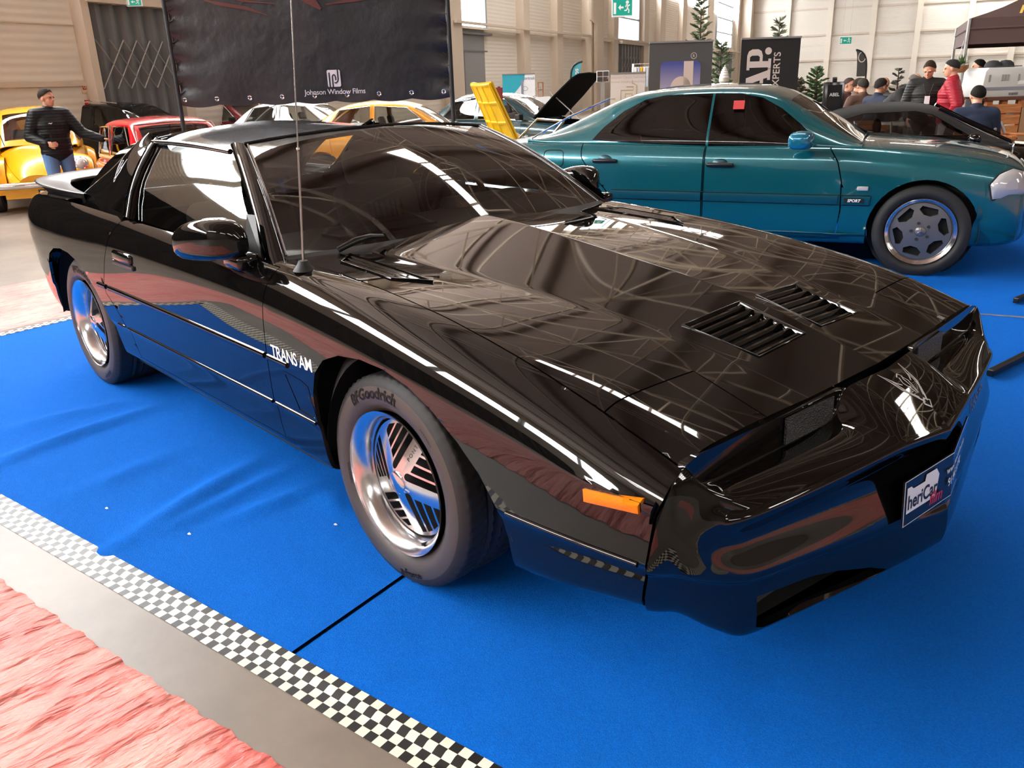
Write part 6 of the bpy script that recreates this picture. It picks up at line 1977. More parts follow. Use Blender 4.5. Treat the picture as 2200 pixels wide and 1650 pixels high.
# ================================================================== walls: columns, windows, doors
def s_at(px, py=100): return on_wall(px, py)[0]
def e_at(px, py=100): return on_end(px, py)[0]
b = MB()
for px0, px1, dep in ((948, 975, .35), (1110, 1123, .30), (1183, 1195, .30), (1258, 1277, .45), (1306, 1316, .30), (1407, 1418, .30), (1449, 1460, .3), (1498, 1512, .3), (1576, 1588, .3), (166, 204, .25)):
    pass
k = 0
for px0, px1, dep in ((948, 973, .35), (1110, 1123, .30), (1183, 1195, .30), (1250, 1277, .45), (1306, 1316, .30), (1372, 1382, .3), (1407, 1418, .30), (1455, 1464, .3), (1508, 1522, .3), (1576, 1586, .3), (166, 182, .25), (358, 378, .25), (560, 580, .3), (760, 775, .3)):
    k += 1
    b = MB(); wbox(b, s_at(px0), s_at(px1), 0, HH, 0, dep); struct(b.build('trim_%d' % (200 + k), M_COLM))
b = MB(); wbox(b, S_COR - 1.6, S_COR, 0, HH, 0, 1.2); struct(b.build('trim_220', M_COLM))
for i, px in enumerate((1692, 1782, 1875, 1972, 2082, 2180)):
    b = MB(); s_ = e_at(px, 60); ebox(b, s_ - .22, s_ + .22, 0, HH, 0, .35); struct(b.build('trim_%d' % (230 + i), P('column_white', srgb(226, 218, 204), .5)))
b = MB()
for z in (2.15, 4.2, 6.3, 8.2): ebox(b, 0, DEEP, z, z + .14, 0, .14)
struct(b.build('trim_240', M_COLM))
# cable rail and dado on the long wall
s0, z0 = on_wall(960, 53); s1, z1 = on_wall(1450, 100)
zr_ = (z0 + z1) / 2
b = MB(); wbox(b, s_at(955), S_COR, zr_, zr_ + .07, .35, .45); wbox(b, s_at(955), S_COR, zr_ - .10, zr_ - .04, .06, .16); struct(b.build('trim_241', M_COLM))
b = MB(); wbox(b, LEN0, s_at(166), 1.52, 1.60, 0, .05); wbox(b, s_at(380), s_at(948), 1.52, 1.60, 0, .05); wbox(b, LEN0, s_at(166), 2.45, 2.47, 0, .02); struct(b.build('trim_242', M_COLM))
def wall_window(n, px0, py0, px1, py1, mull=1):
    sa, sb = on_wall(px0, (py0 + py1) / 2)[0], on_wall(px1, (py0 + py1) / 2)[0]
    zb = on_wall((px0 + px1) / 2, py1)[1]; zt = zb + 4.2
    b = MB(); wbox(b, sa, sb, zb, zt, .0, .04); p_ = struct(b.build('window_%d' % n, M_SKYP))
    b = MB()
    for a, c in ((sa - .06, sa + .05), (sb - .05, sb + .06)): wbox(b, a, c, zb, zt, 0, .12)
    z = zb
    while z < zt + .01:
        wbox(b, sa, sb, z - .04, z + .04, 0, .12); z += 1.05
    b.build('window_frame', P('window_frame', srgb(150, 158, 165), .4, .3), p_)
wall_window(1, 976, 0, 1037, 60); wall_window(2, 1317, 0, 1369, 88); wall_window(3, 1538, 0, 1571, 102)
# steel door with an overlight panel
def wrect(b, px0, py0, px1, py1, o0, o1):
    sa, sb = on_wall(px0, (py0 + py1) / 2)[0], on_wall(px1, (py0 + py1) / 2)[0]
    c = (px0 + px1) / 2
    wbox(b, sa, sb, max(0, on_wall(c, py1)[1]), on_wall(c, py0)[1], o0, o1)
M_DOOR = P('steel_door', srgb(138, 138, 142), .45, .3)
b = MB(); wrect(b, 979, 74, 1043, 400, 0, .05); dr = struct(b.build('door_1', M_DOOR))
b = MB(); wrect(b, 978, 108, 1043, 111, .05, .08); wrect(b, 998, 111, 1000, 380, .05, .07); wrect(b, 976, 70, 1046, 75, .02, .2); b.build('door_frame', P('door_frame', srgb(110, 110, 114), .45, .3), dr)
# folding lattice gates
def gate(n, px0, py0, px1, pyb, folds, top=True):
    sa, sb = s_at(px0, 60), s_at(px1, 60)
    zt = on_wall((px0 + px1) / 2, py0)[1]
    b = MB(); G = []
    m = folds * 4
    for i in range(m + 1):
        s_ = sa + (sb - sa) * i / m
        o = (.06, .06, .16, .16)[i % 4]
        G.append([wpt(s_, 0, o), wpt(s_, zt, o)])
    b.grid(np.array(G)); g_ = struct(b.build('door_%d' % n, P('gate_steel', srgb(112, 114, 116), .5, .3)))
    bump(MATS['gate_steel'], 60, .2, .005)
    b = MB(); step = (sb - sa) / folds
    for lo, hi in ((zt * .52, zt * .80), (zt * .80 - (zt * .28), zt * .80)) [:1]:
        for i in range(-1, folds + 1):
            for d in (1, -1):
                a0, a1 = sa + step * i, sa + step * (i + 2)
                if d < 0: a0, a1 = a1, a0
                p, q = Vector(wpt(a0, lo, .20)), Vector(wpt(a1, hi, .20))
                if min(a0, a1) < sa - .01 or max(a0, a1) > sb + .01: continue
                b.tube([p, q], .012, 4)
        for i in range(folds):
            for d in (1, -1):
                a0, a1 = sa + step * i, sa + step * (i + 1)
                if d < 0: a0, a1 = a1, a0
                b.tube([wpt(a0, .15, .2), wpt(a1, zt * .2, .2)], .012, 4)
    b.build('lattice', P('lattice_steel', srgb(150, 150, 150), .4, .5), g_)
    b = MB(); wbox(b, sa - .1, sb + .1, zt, zt + .22, 0, .3); b.build('door_track', M_COLM, g_)
gate(2, 180, 14, 352, 240, 6); gate(3, 1327, 97, 1377, 160, 8); gate(4, 1542, 112, 1574, 180, 7)
# pipe on the big column
b = MB(); s_ = s_at(1254); b.tube([wpt(s_, 0, .55), wpt(s_, 3.6, .55), wpt(s_ - .25, 3.75, .45), wpt(s_ - .25, HH, .45)], .10, 10); struct(b.build('trim_250', M_COLM, smooth=1))
# ------------------------------------------------------------------ exit signs
M_GRN = P('exit_green', srgb(0, 140, 120), .4, 0, .5, 0, srgb(0, 150, 128), .35)
def face_frame(px, py, Z):
    """origin and axes of an upright board squarely facing the viewer"""
    return rp(px, py, Z)
def pxm(Z): return Z / (FPX * .882)              # metres per picture pixel at that distance
def board(b, O, U, pts, t=.01, off=0.0):
    """flat shape in the upright plane of U and z"""
    Wz = Vector((0, 0, 1)); U = Vector(U); n = U.cross(Wz)
    A = [Vector(O) + U * x + Wz * y + n * off for x, y in pts]
    k = len(A)
    b.add(A + [p - n * t for p in A], [tuple(range(k)), tuple(range(2 * k - 1, k - 1, -1))] + [(i, i + k, (i + 1) % k + k, (i + 1) % k) for i in range(k)])
def rect(x0, y0, x1, y1): return [(x0, y0), (x1, y0), (x1, y1), (x0, y1)]
UF = Vector(HR)                                   # facing the camera's heading
def exit_sign(label, px, py, Z, w_, h_, arrow_left=True, hang=True):
    t = thing('exit_sign', label, 'sign', rp(px, py, Z))
    O = Vector((0, 0, 0))
    b = MB(); board(b, O, UF, rect(-w_ / 2, -h_ / 2, w_ / 2, h_ / 2), .03); b.build('sign_panel', M_WHITE, t)
    b = MB(); board(b, O, UF, rect(-w_ * .46, -h_ * .42, w_ * .46, h_ * .42), .002, .004); b.build('green_field', M_GRN, t)
    b = MB(); f = lambda pts: [(x * w_, y * h_) for x, y in pts]
    board(b, O, UF, f(rect(-.42, -.34, -.30, .26)), .002, .008)
    board(b, O, UF, f([(-.20, 0), (-.08, .16), (-.08, .05), (.06, .05), (.06, -.05), (-.08, -.05), (-.08, -.16)]), .002, .008)
    hx = .24
    board(b, O, UF, [(w_ * hx + .075 * h_ * 1.3 * math.cos(a), h_ * .27 + .09 * h_ * math.sin(a)) for a in np.linspace(0, 2 * PI, 13)[:-1]], .002, .008)
    for st in ([(.20, .16), (.26, .12), (.25, -.06)], [(.16, .02), (.20, .15), (.30, .08), (.36, .14)], [(.25, -.05), (.19, -.16), (.10, -.16)], [(.25, -.05), (.32, -.14), (.30, -.30)]):
        v, q = stroke(f(st), .075 * h_)
        b.add([tuple(O + UF * x + Vector((0, 0, y)) + UF.cross(Vector((0, 0, 1))) * .008) for x, y in v], q)
    b.build('running_figure', M_WHITE, t)
    if hang:
        b = MB()
        for sx in (-.3, .3): b.tube([O + UF * (sx * w_) + Vector((0, 0, h_ / 2)), O + UF * (sx * w_) + Vector((0, 0, 4.5))], .006, 4)
        b.build('hanger', M_STEEL, t)
Zs = 21.0
exit_sign('hanging green exit sign with running figure, in front of the tall window', 1337, 16, Zs, 36 * pxm(Zs), 30 * pxm(Zs))
exit_sign('small green exit sign high on the far end wall', 1817, 87, 60, 22 * pxm(60), 13 * pxm(60))
exit_sign('green exit sign above the grey folding gate', 288, 4, 15.5, 26 * pxm(15.5), 14 * pxm(15.5), hang=False)
# fire notices
def wall_thing(name, label, cat, px, py, w_, h_, mat, dep=.02):
    s_, z = on_wall(px, py); k_ = float(np.linalg.norm(wpt(s_, z) - CAM)) / FPX
    t = thing(name, label, cat, wpt(s_, z, 0))
    b = MB(); b.box((0, 0, 0), (w_ * k_ * 1.1, dep * 2, h_ * k_), WANG); b.build('board', mat, t)
    return t, k_
t, k_ = wall_thing('fire_notice', 'small red fire hose notice on the white wall left of the gate', 'sign', 180, 190, 10, 15, P('notice_cream', srgb(225, 205, 170), .6))
b = MB(); b.box(tuple(WN * .022 + np.array([0, 0, k_ * 2.5])), (9 * k_, .006, 9 * k_), WANG); f_ = b.build('red_panel', P('notice_red', srgb(180, 40, 35), .6), t)
b = MB(); b.lathe([(1.4 * k_, 0), (3 * k_, 0)], 16, 'y'); b.v = [tuple(Matrix.Rotation(WANG, 3, 'Z') @ Vector(p) + Vector(WN * .027) + Vector((0, 0, k_ * 2.5))) for p in b.v]; b.build('ring_symbol', M_WHITE, f_)
t, k_ = wall_thing('fire_alarm', 'small red fire alarm box on the wall beside the fir tree', 'alarm', 187, 220, 10, 8, P('notice_red', srgb(180, 40, 35), .6), .05)
b = MB(); b.box(tuple(WN * .052), (4.5 * k_, .006, 4 * k_), WANG); b.build('glass_panel', M_WHITE, t)

# ================================================================== the black banner
ZB = 8.0
ban = thing('banner', 'large black vinyl banner lettered Johnson Window Films, laced between two posts behind the black coupe', 'banner', rp(678, 218, ZB) * [1, 1, 0])
B0 = rp(392, 228, ZB); B1 = rp(967, 208, ZB)
BU = Vector(B1 - B0); BU.z = 0; BW_ = BU.length; BU.normalize(); BN = BU.cross(Vector((0, 0, 1)))
if BN.dot(Vector(HD)) > 0: BN = -BN
off_ = Vector(ban.location)
zb_ = float((B0[2] + B1[2]) / 2)
G = []
rn = random.Random(4)
wv_ = [(rn.uniform(2, 9), rn.uniform(2, 9), rn.uniform(0, 6), rn.uniform(.2, 1)) for _ in range(14)]
BH = 1.25
for i in range(121):
    u = i / 120; row = []
    for j in range(81):
        v = j / 80
        h = sum(a * math.sin(u * BW_ * fx * (1 if q % 2 else -1) + v * BH * fy + p) for q, (fx, fy, p, a) in enumerate(wv_)) * .0035
        sag = .02 * abs(math.sin(u * PI * 7)) * (1 - min(1, v * 14))
        e = .02 * math.exp(-u * 30) * math.sin(v * 40) + .02 * math.exp(-(1 - u) * 30) * math.sin(v * 37)
        row.append(Vector(B0) * Vector((1, 1, 0)) + BU * (u * BW_ + e * (1 if u < .5 else -1)) + Vector((0, 0, zb_ + v * BH + .012 * math.sin(u * 9) * (1 - v) + sag * 0)) + BN * h - off_) if False else row.append(tuple(Vector((B0[0], B0[1], 0)) + BU * (u * BW_) + Vector((0, 0, zb_ + v * BH - sag)) + BN * (h + e) - off_))
    G.append(row)
M_VIN = P('black_vinyl', (.016, .016, .018), .42, 0, .45)
noise_color(M_VIN, (.014, .014, .016), (.030, .020, .020), .9, 3, .5, lo=.45, hi=.8)
bump(M_VIN, 5, .5, .03, 6)
sheet = MB().grid(np.array(G)).build('vinyl_sheet', M_VIN, ban, smooth=1)
BBV = bvh_of([sheet])
def bdecal(name, geo, px, py, mat, scale=1.0, parent=None, L=.05):
    o = Vector(rp(px, py, ZB)) - off_
    v, f = subdiv2(*geo, L)
    v3, f = flat([(x * scale, y * scale) for x, y in v], f, o, BU, (0, 0, 1))
    v3, f = onto(v3, f, BBV, -BN, .009)
    return MB().add(v3, f).build(name, mat, parent or ban)
k_ = pxm(ZB)
M_SILT = P('banner_silver', srgb(205, 205, 208), .5)
bdecal('banner_lettering', text_geo('Johnson Window Films', 12.2 * k_, 0, .0004, 'CENTER', .95), 721, 202, M_SILT)
# square mark with a curled stroke
q = 24 * k_
mk = MB()
def shape(pts): return poly2(pts)
bdecal('banner_mark', poly2([(-.45 * q, -.5 * q), (.40 * q, -.5 * q), (.48 * q, -.42 * q), (.48 * q, .6 * q), (.40 * q, .68 * q), (-.42 * q, .68 * q), (-.5 * q, .6 * q), (-.5 * q, -.42 * q)]), 718, 171, M_SILT)
arc = [( -.12 * q, -.5 * q), (-.12 * q, .10 * q)] + [(.0 * q + .12 * q * -math.cos(a), .12 * q + .22 * q * math.sin(a)) for a in np.linspace(0, PI, 8)] + [(.12 * q, -.05 * q)]
for st in (arc, [(.30 * q, .68 * q), (.30 * q, .05 * q), (.26 * q, -.12 * q), (.12 * q, -.24 * q), (0, -.2 * q)], [(-.34 * q, .5 * q), (-.34 * q, -.5 * q)]):
    o_ = bdecal('mark_stroke', stroke(st, .10 * q), 718, 171, M_VIN, parent=ban, L=.02)
    for v in o_.data.vertices: v.co += BN * .002
M_FADE = P('faded_red_print', (.085, .016, .012), .45)
for st, wd in (([(438, 0), (470, 8), (530, 18), (576, 33)], [.01, .03, .03, .004]), ([(640, -30), (662, -4), (690, 20)], [.16, .10, .02]), ([(700, 10), (760, 0), (830, -14), (900, -20)], [.01, .03, .05, .04]), ([(470, -14), (520, 2), (590, 8)], [.02, .02, .004])):
    o0 = Vector(rp(678, 100, ZB))
    pts = []
    for px, py in st:
        p = Vector(rp(px, py, ZB)) - o0; pts.append((p.dot(BU), p.z))
    bdecal('faded_streak', stroke(pts, wd), 678, 100, M_FADE)
for i in range(9):
    u = (i + .12) / 8.3 * BW_
    c = Vector((B0[0], B0[1], 0)) + BU * u + Vector((0, 0, zb_ + .05)) - off_
    h = BBV.ray_cast(c - BN * -.3, -BN, 1)
    b = MB(); b.lathe([(.010, 0), (.018, .004), (.022, 0)], 12, 'y'); Mx = Matrix((tuple(BU), tuple(BN), (0, 0, 1))).transposed()
    p = h[0] if h[0] is not None else c
    b.v = [tuple(Mx @ Vector(v_) + p + BN * .002) for v_ in b.v]; b.build('eyelet', M_CHROME, ban, smooth=1)
for sgn, px0, py0 in ((0, 387, 228), (1, 972, 208)):
    p = Vector(rp(px0, py0, ZB)); p.z = 0
    b = MB(); b.tube([p - off_, p - off_ + Vector((0, 0, zb_ + BH))], .020, 10); b.lathe([(0, .02), (.22, .02), (.22, 0)], 20, c=tuple(p - off_)); po = b.build('banner_post', M_MATTE, ban, smooth=.8)
    b = MB()
    for i in range(14):
        z = zb_ + .1 + i * .085
        q_ = p - off_ + Vector((0, 0, z)); b.tube([q_ + BU * (.02 if sgn == 0 else -.02), q_ + BU * (.07 if sgn == 0 else -.07) + Vector((0, 0, .03))], .005, 4)
    b.build('lacing', M_MATTE, po)
# ================================================================== roll-up banners
def rollup(name, label, px0, py0, px1, Z, mat, bottom=.02, frame=True):
    """upright board from picture column px0 to px1, top at py0"""
    A, B = rp(px0, py0, Z), rp(px1, py0, Z)
    c = (A + B) / 2; U = Vector(B - A); U.z = 0; w_ = U.length; U.normalize()
    t = thing(name, label, 'banner', (c[0], c[1], 0))
    zt = float(c[2])
    b = MB(); board(b, Vector((0, 0, 0)), U, rect(-w_ / 2, bottom + .06, w_ / 2, zt), .006); sh = b.build('banner_sheet', mat, t)
    b = MB(); b.box((0, 0, bottom + .03), (w_ + .05, .16, .07), math.atan2(U.y, U.x)); b.build('banner_base', M_STEEL, t, bevel=.01)
    b = MB(); b.box((0, 0, zt + .008), (w_ + .01, .03, .02), math.atan2(U.y, U.x)); b.build('top_bar', M_STEEL, t)
    return t, U, w_, zt
def on_board(t, U, name, geo, x, z, mat, rot=0.0, off=.004, scale=1.0, sx=1.0):
    v, f = geo
    c, s_ = math.cos(rot), math.sin(rot)
    v = [((a * c - b_ * s_) * scale * sx, (a * s_ + b_ * c) * scale) for a, b_ in v]
    v3, f = flat([(x + a, z + b_) for a, b_ in v], f, (0, 0, 0), U, (0, 0, 1))
    n = Vector(U).cross(Vector((0, 0, 1)))
    if n.dot(Vector(HD)) > 0: n = -n
    v3 = [p + n * off for p in v3]
    return MB().add(v3, f).build(name, mat, t)
M_CREAM = P('cream_print', srgb(222, 205, 196), .6)
Z = 10.5; k_ = pxm(Z)
t, U, w_, zt = rollup('rollup_banner', 'black roll-up banner with AP. in big cream letters, behind the teal saloon roof', 1594, 83, 1721, Z, P('banner_black', (.012, .011, .011), .6))
# slab-serif letters drawn as polygons, reading upwards
def slab_A(s):
    return [[(0, 0), (.34, 0), (.34, .12), (.26, .12), (.30, .28), (.62, .28), (.66, .12), (.58, .12), (.58, 0), (1.0, 0), (1.0, .12), (.92, .12), (.66, 1.0), (.30, 1.0), (.05, .12), (0, .12)]], [[(.345, .42), (.575, .42), (.47, .80)]]
def slab_P(s):
    return [[(0, 0), (.46, 0), (.46, .12), (.36, .12), (.36, .36), (.60, .36), (.78, .42), (.86, .55), (.86, .80), (.78, .94), (.60, 1.0), (0, 1.0), (0, .88), (.10, .88), (.10, .12), (0, .12)]], [[(.36, .48), (.54, .48), (.60, .55), (.60, .80), (.54, .88), (.36, .88)]]
def holed(outer, holes_):
    """outline with holes -> faces, using the cutter"""
    xs = [p[0] for p in outer]; ys = [p[1] for p in outer]
    n = 24
    bm = bmesh.new()
    g_ = [[bm.verts.new((min(xs) + (max(xs) - min(xs)) * i / n, min(ys) + (max(ys) - min(ys)) * j / n, 0)) for j in range(n + 1)] for i in range(n + 1)]
    for i in range(n):
        for j in range(n): bm.faces.new((g_[i][j], g_[i + 1][j], g_[i + 1][j + 1], g_[i][j + 1]))
    cut(bm, outer, XY)
    for h in holes_: cut(bm, h, XY)
    bm.verts.index_update()
    fs = [f for f in bm.faces if face_in(f, outer, XY) and not any(face_in(f, h, XY) for h in holes_)]
    v, f = take(bm, fs); bm.free()
    return [(a, b_) for a, b_, _ in v], f
cw = 43 * k_        # letter height across the banner
def letter(fn, z, adv):
    o_, h_ = fn(1)
    v, f = holed(o_[0], h_[0:1])
    v = [(a * adv, b_ * cw) for a, b_ in v]
    on_board(t, U, 'banner_letter', (v, f), w_ / 2 - (1721 - 1671) * k_ + 0, z, M_CREAM, PI / 2)
zA = zt - (181 - 83) * k_
letter(slab_A, zA + 2 * k_, 48 * k_); letter(slab_P, zA + 47 * k_, 40 * k_)
on_board(t, U, 'banner_letter', poly2([(math.cos(a) * 6 * k_, math.sin(a) * 6 * k_) for a in np.linspace(0, 2 * PI, 17)[:-1]]), w_ / 2 - (1721 - 1665) * k_, zA + 90 * k_ - 12 * k_, M_CREAM)
on_board(t, U, 'banner_lettering', text_geo('STYLING EXPERTS', 17 * k_, 0, .0012, 'RIGHT', 1.0), w_ / 2 - (1721 - 1687) * k_, zt - 22 * k_, M_CREAM, PI / 2)
# grey banner with the blue mark
Z = 10.8; k_ = pxm(Z)
M_GREYB = P('banner_grey', srgb(82, 82, 84), .6)
t, U, w_, zt = rollup('rollup_banner', 'grey roll-up banner with a blue square holding a cream letter d, behind the teal saloon', 1396, 91, 1532, Z, M_GREYB)
M_BLUEG = P('blue_fade', srgb(92, 104, 168), .6)
nt, N, L, bb_n = nodes(M_BLUEG)
tc = N.new('ShaderNodeTexCoord'); sp_n = N.new('ShaderNodeSeparateXYZ'); rm = N.new('ShaderNodeMapRange'); rm.inputs[1].default_value = zt - 95 * k_; rm.inputs[2].default_value = zt - 35 * k_
cr = N.new('ShaderNodeValToRGB'); cr.color_ramp.elements[0].color = (*srgb(196, 186, 206), 1); cr.color_ramp.elements[1].color = (*srgb(74, 84, 160), 1)
L.new(tc.outputs['Object'], sp_n.inputs[0]); L.new(sp_n.outputs[2], rm.inputs[0]); L.new(rm.outputs[0], cr.inputs[0]); L.new(cr.outputs[0], bb_n.inputs['Base Color'])
x0, x1, y1 = -w_ / 2 + 20 * k_, w_ / 2 - 20 * k_, zt - 31 * k_
on_board(t, U, 'blue_square', poly2([(x0, y1 - 120 * k_), (x1, y1 - 120 * k_), (x1, y1 - 6 * k_), (x1 - 6 * k_, y1), (x0 + 6 * k_, y1), (x0, y1 - 6 * k_)]), 0, 0, M_BLUEG, 0, .002)
xc = x0 + 37 * k_
on_board(t, U, 'letter_stem', poly2(rect(x1 - 30 * k_, y1 - 120 * k_, x1 - 13 * k_, y1)), 0, 0, M_CREAM, 0, .004)
ring_o = [(xc + 19 * k_ * math.cos(a), y1 - 47 * k_ + 22 * k_ * math.sin(a)) for a in np.linspace(PI, 0, 16)]
rg = [(xc - 19 * k_, y1 - 118 * k_)] + ring_o + [(xc + 19 * k_, y1 - 118 * k_)]
on_board(t, U, 'letter_bowl', poly2(rg), 0, 0, M_CREAM, 0, .004)
on_board(t, U, 'letter_gap', poly2([(xc + (a - xc) * .42, y1 - 118 * k_ + (b_ - (y1 - 118 * k_)) * .74) for a, b_ in rg]), 0, 0, P('gap_dark', srgb(60, 58, 74), .6), 0, .006)
on_board(t, U, 'registered_mark', text_geo('R', 7 * k_, 0, 0, 'CENTER'), w_ / 2 - 33 * k_, zt - 25 * k_, M_CREAM, 0, .004)
vr, fr2 = stroke([(5 * k_ * math.cos(a), 5 * k_ * math.sin(a)) for a in np.linspace(0, 2 * PI, 17)], .9 * k_)
on_board(t, U, 'registered_ring', (vr, fr2), w_ / 2 - 33 * k_, zt - 22.5 * k_, M_CREAM, 0, .004)
# white banner with a maze-like mark
Z = 12.5; k_ = pxm(Z)
t, U, w_, zt = rollup('rollup_banner', 'pale banner with faint lettering and a square maze mark, left of the grey banner', 1312, 158, 1386, Z, P('banner_pale', srgb(220, 212, 208), .6))
M_FNT = P('faint_print', srgb(196, 180, 176), .6)
on_board(t, U, 'banner_lettering', text_geo('Associated Classic Technicians', 6.0 * k_, 0, 0, 'CENTER'), 0, zt - 8 * k_, M_FNT)
on_board(t, U, 'banner_lettering', text_geo('Professional Detailing Centre Support', 5.0 * k_, 0, 0, 'CENTER'), 0, zt - 15 * k_, M_FNT)
for st in ([(-12, -44), (-12, -28), (10, -28), (10, -22), (-2, -22)], [(16, -44), (16, -20), (8, -16), (8, -12)], [(-4, -40), (-4, -34), (8, -34), (8, -46)], [(-30, -42), (-22, -42)], [(22, -36), (22, -46)]):
    on_board(t, U, 'maze_mark', stroke([(a * k_, zt + b_ * k_) for a, b_ in st], 2.2 * k_), 0, 0, P('gold_print', srgb(190, 170, 140), .6))
# info panel, teal and white
Z = 19.5; k_ = pxm(Z)
t, U, w_, zt = rollup('info_panel', 'upright panel, teal on the left and white with line icons on the right', 1079, 160, 1149, Z, P('panel_white', srgb(232, 232, 232), .6)); t['category'] = 'display panel'
M_TEALP = P('panel_teal', srgb(40, 160, 178), .6)
on_board(t, U, 'teal_field', poly2([(-w_ / 2, zt - 70 * k_), (-w_ / 2 + 18 * k_, zt - 70 * k_), (-w_ / 2 + 20 * k_, zt - 32 * k_), (-w_ / 2 + 38 * k_, zt - 12 * k_), (-w_ / 2 + 40 * k_, zt), (-w_ / 2, zt)]), 0, 0, M_TEALP)
on_board(t, U, 'grey_edge', poly2(rect(-w_ / 2 + 33 * k_, zt - 70 * k_, -w_ / 2 + 37 * k_, zt - 10 * k_)), 0, 0, P('panel_grey', srgb(130, 136, 150), .6), 0, .007)
on_board(t, U, 'panel_lettering', text_geo('startrak', 7.5 * k_, 0, 0, 'LEFT'), w_ / 2 - 24 * k_, zt - 9 * k_, P('panel_ink', srgb(110, 130, 150), .6), 0, .007)
on_board(t, U, 'panel_pin', poly2([(math.cos(a) * 3 * k_, math.sin(a) * 4 * k_) for a in np.linspace(0, 2 * PI, 13)[:-1]]), w_ / 2 - 28 * k_, zt - 6 * k_, M_TEALP, 0, .007)
for (x, y) in ((-20, -40), (-8, -40), (6, -40), (12, -26), (-12, -24)):
    on_board(t, U, 'line_icon', stroke([((w_ / 2 / k_ + x - 6 + 5 * math.cos(a)) * k_, zt + (y + 3.6 * abs(math.sin(a)) * np.sign(math.sin(a))) * k_) for a in np.linspace(0, 2 * PI, 9)], .7 * k_), 0, 0, P('panel_ink', srgb(110, 130, 150), .6), 0, .007)
# navy sign board on a post seen through the windscreen
Z = 5.75
t, U, w_, zt = rollup('low_sign_board', 'navy blue sign board on a thin post, seen through the windscreen of the black coupe', 985, 352, 1082, Z, P('board_navy', srgb(62, 62, 104), .6)); t['category'] = 'sign board'
b = MB(); b.tube([(0 - U.x * w_ * .5, -U.y * w_ * .5, 0), (0 - U.x * w_ * .5, -U.y * w_ * .5, zt + .28)], .012, 6); b.build('sign_post', M_STEEL, t, smooth=1)
# feather flags
def feather(label, px, py0, py1, Z, wpx, mat, text=None, tm=None, dirn=1):
    k_ = pxm(Z); top_ = rp(px, py0, Z)
    t = thing('feather_flag', label, 'flag', (top_[0], top_[1], 0))
    zt = float(top_[2]); zb2 = float(rp(px, py1, Z)[2])
    h_ = zt - zb2; w_ = wpx * k_
    pole = [(dirn * -.05 * w_, 0), (dirn * -.02 * w_, zb2), (dirn * .0 * w_, zb2 + h_ * .55), (dirn * .18 * w_, zb2 + h_ * .82), (dirn * .55 * w_, zb2 + h_ * .96), (dirn * .95 * w_, zt)]
    pp = bspline(np.array([(a, 0, b_) for a, b_ in pole]), 5)
    to3 = lambda x, z: Vector((UF.x * x, UF.y * x, z))
    b = MB(); b.tube([to3(p[0], p[2]) for p in pp], .016, 6); b.box((0, 0, .02), (.4, .4, .04)); b.build('flag_pole', M_MATTE, t, smooth=1)
    up = [(p[0], p[2]) for p in pp if p[2] > zb2]
    pts = up + [(dirn * w_, zt - h_ * .06), (dirn * w_ * .98, zb2 + h_ * .35), (dirn * w_ * .72, zb2 + .0)]
    b = MB(); G = [[tuple(to3(*a)), tuple(to3(dirn * w_ * min(.98, .72 + .26 * i / len(up)) if a[0] * dirn < w_ * .8 else a[0], min(a[1], zt - h_ * .05)))] for i, a in enumerate(up)]
    b.grid(np.array(G)); fl_ = b.build('flag_cloth', mat, t, smooth=1)
    if text:
        v, f = text_geo(text, w_ * .52, 0, .002, 'LEFT')
        MB().add([to3(dirn * w_ * .62 - y, zb2 + .1 * h_ + x) + Vector(-HD) * .006 for x, y in v], f).build('flag_lettering', tm, fl_)
    return t
feather('teal feather flag with white lettering standing against the long wall', 1226, 133, 180, 15.5, 22, P('flag_teal', srgb(78, 168, 178), .6), 'linos', M_WHITE)
tf = feather('dark grey feather flag with a pale ring emblem by the far end wall', 1866, 106, 175, 17, 23, P('flag_grey', srgb(70, 70, 68), .6), dirn=-1)
k_ = pxm(17)
b = MB(); v, f = stroke([(-.11 + .07 * math.cos(a), .09 * math.sin(a)) for a in np.linspace(0, 2 * PI, 17)], .016)
zt = float(rp(1866, 122, 17)[2]); b.add([Vector((UF.x * x, UF.y * x, zt + y)) + Vector(-HD) * .008 for x, y in v], f); b.build('ring_emblem', M_CREAM, tf)
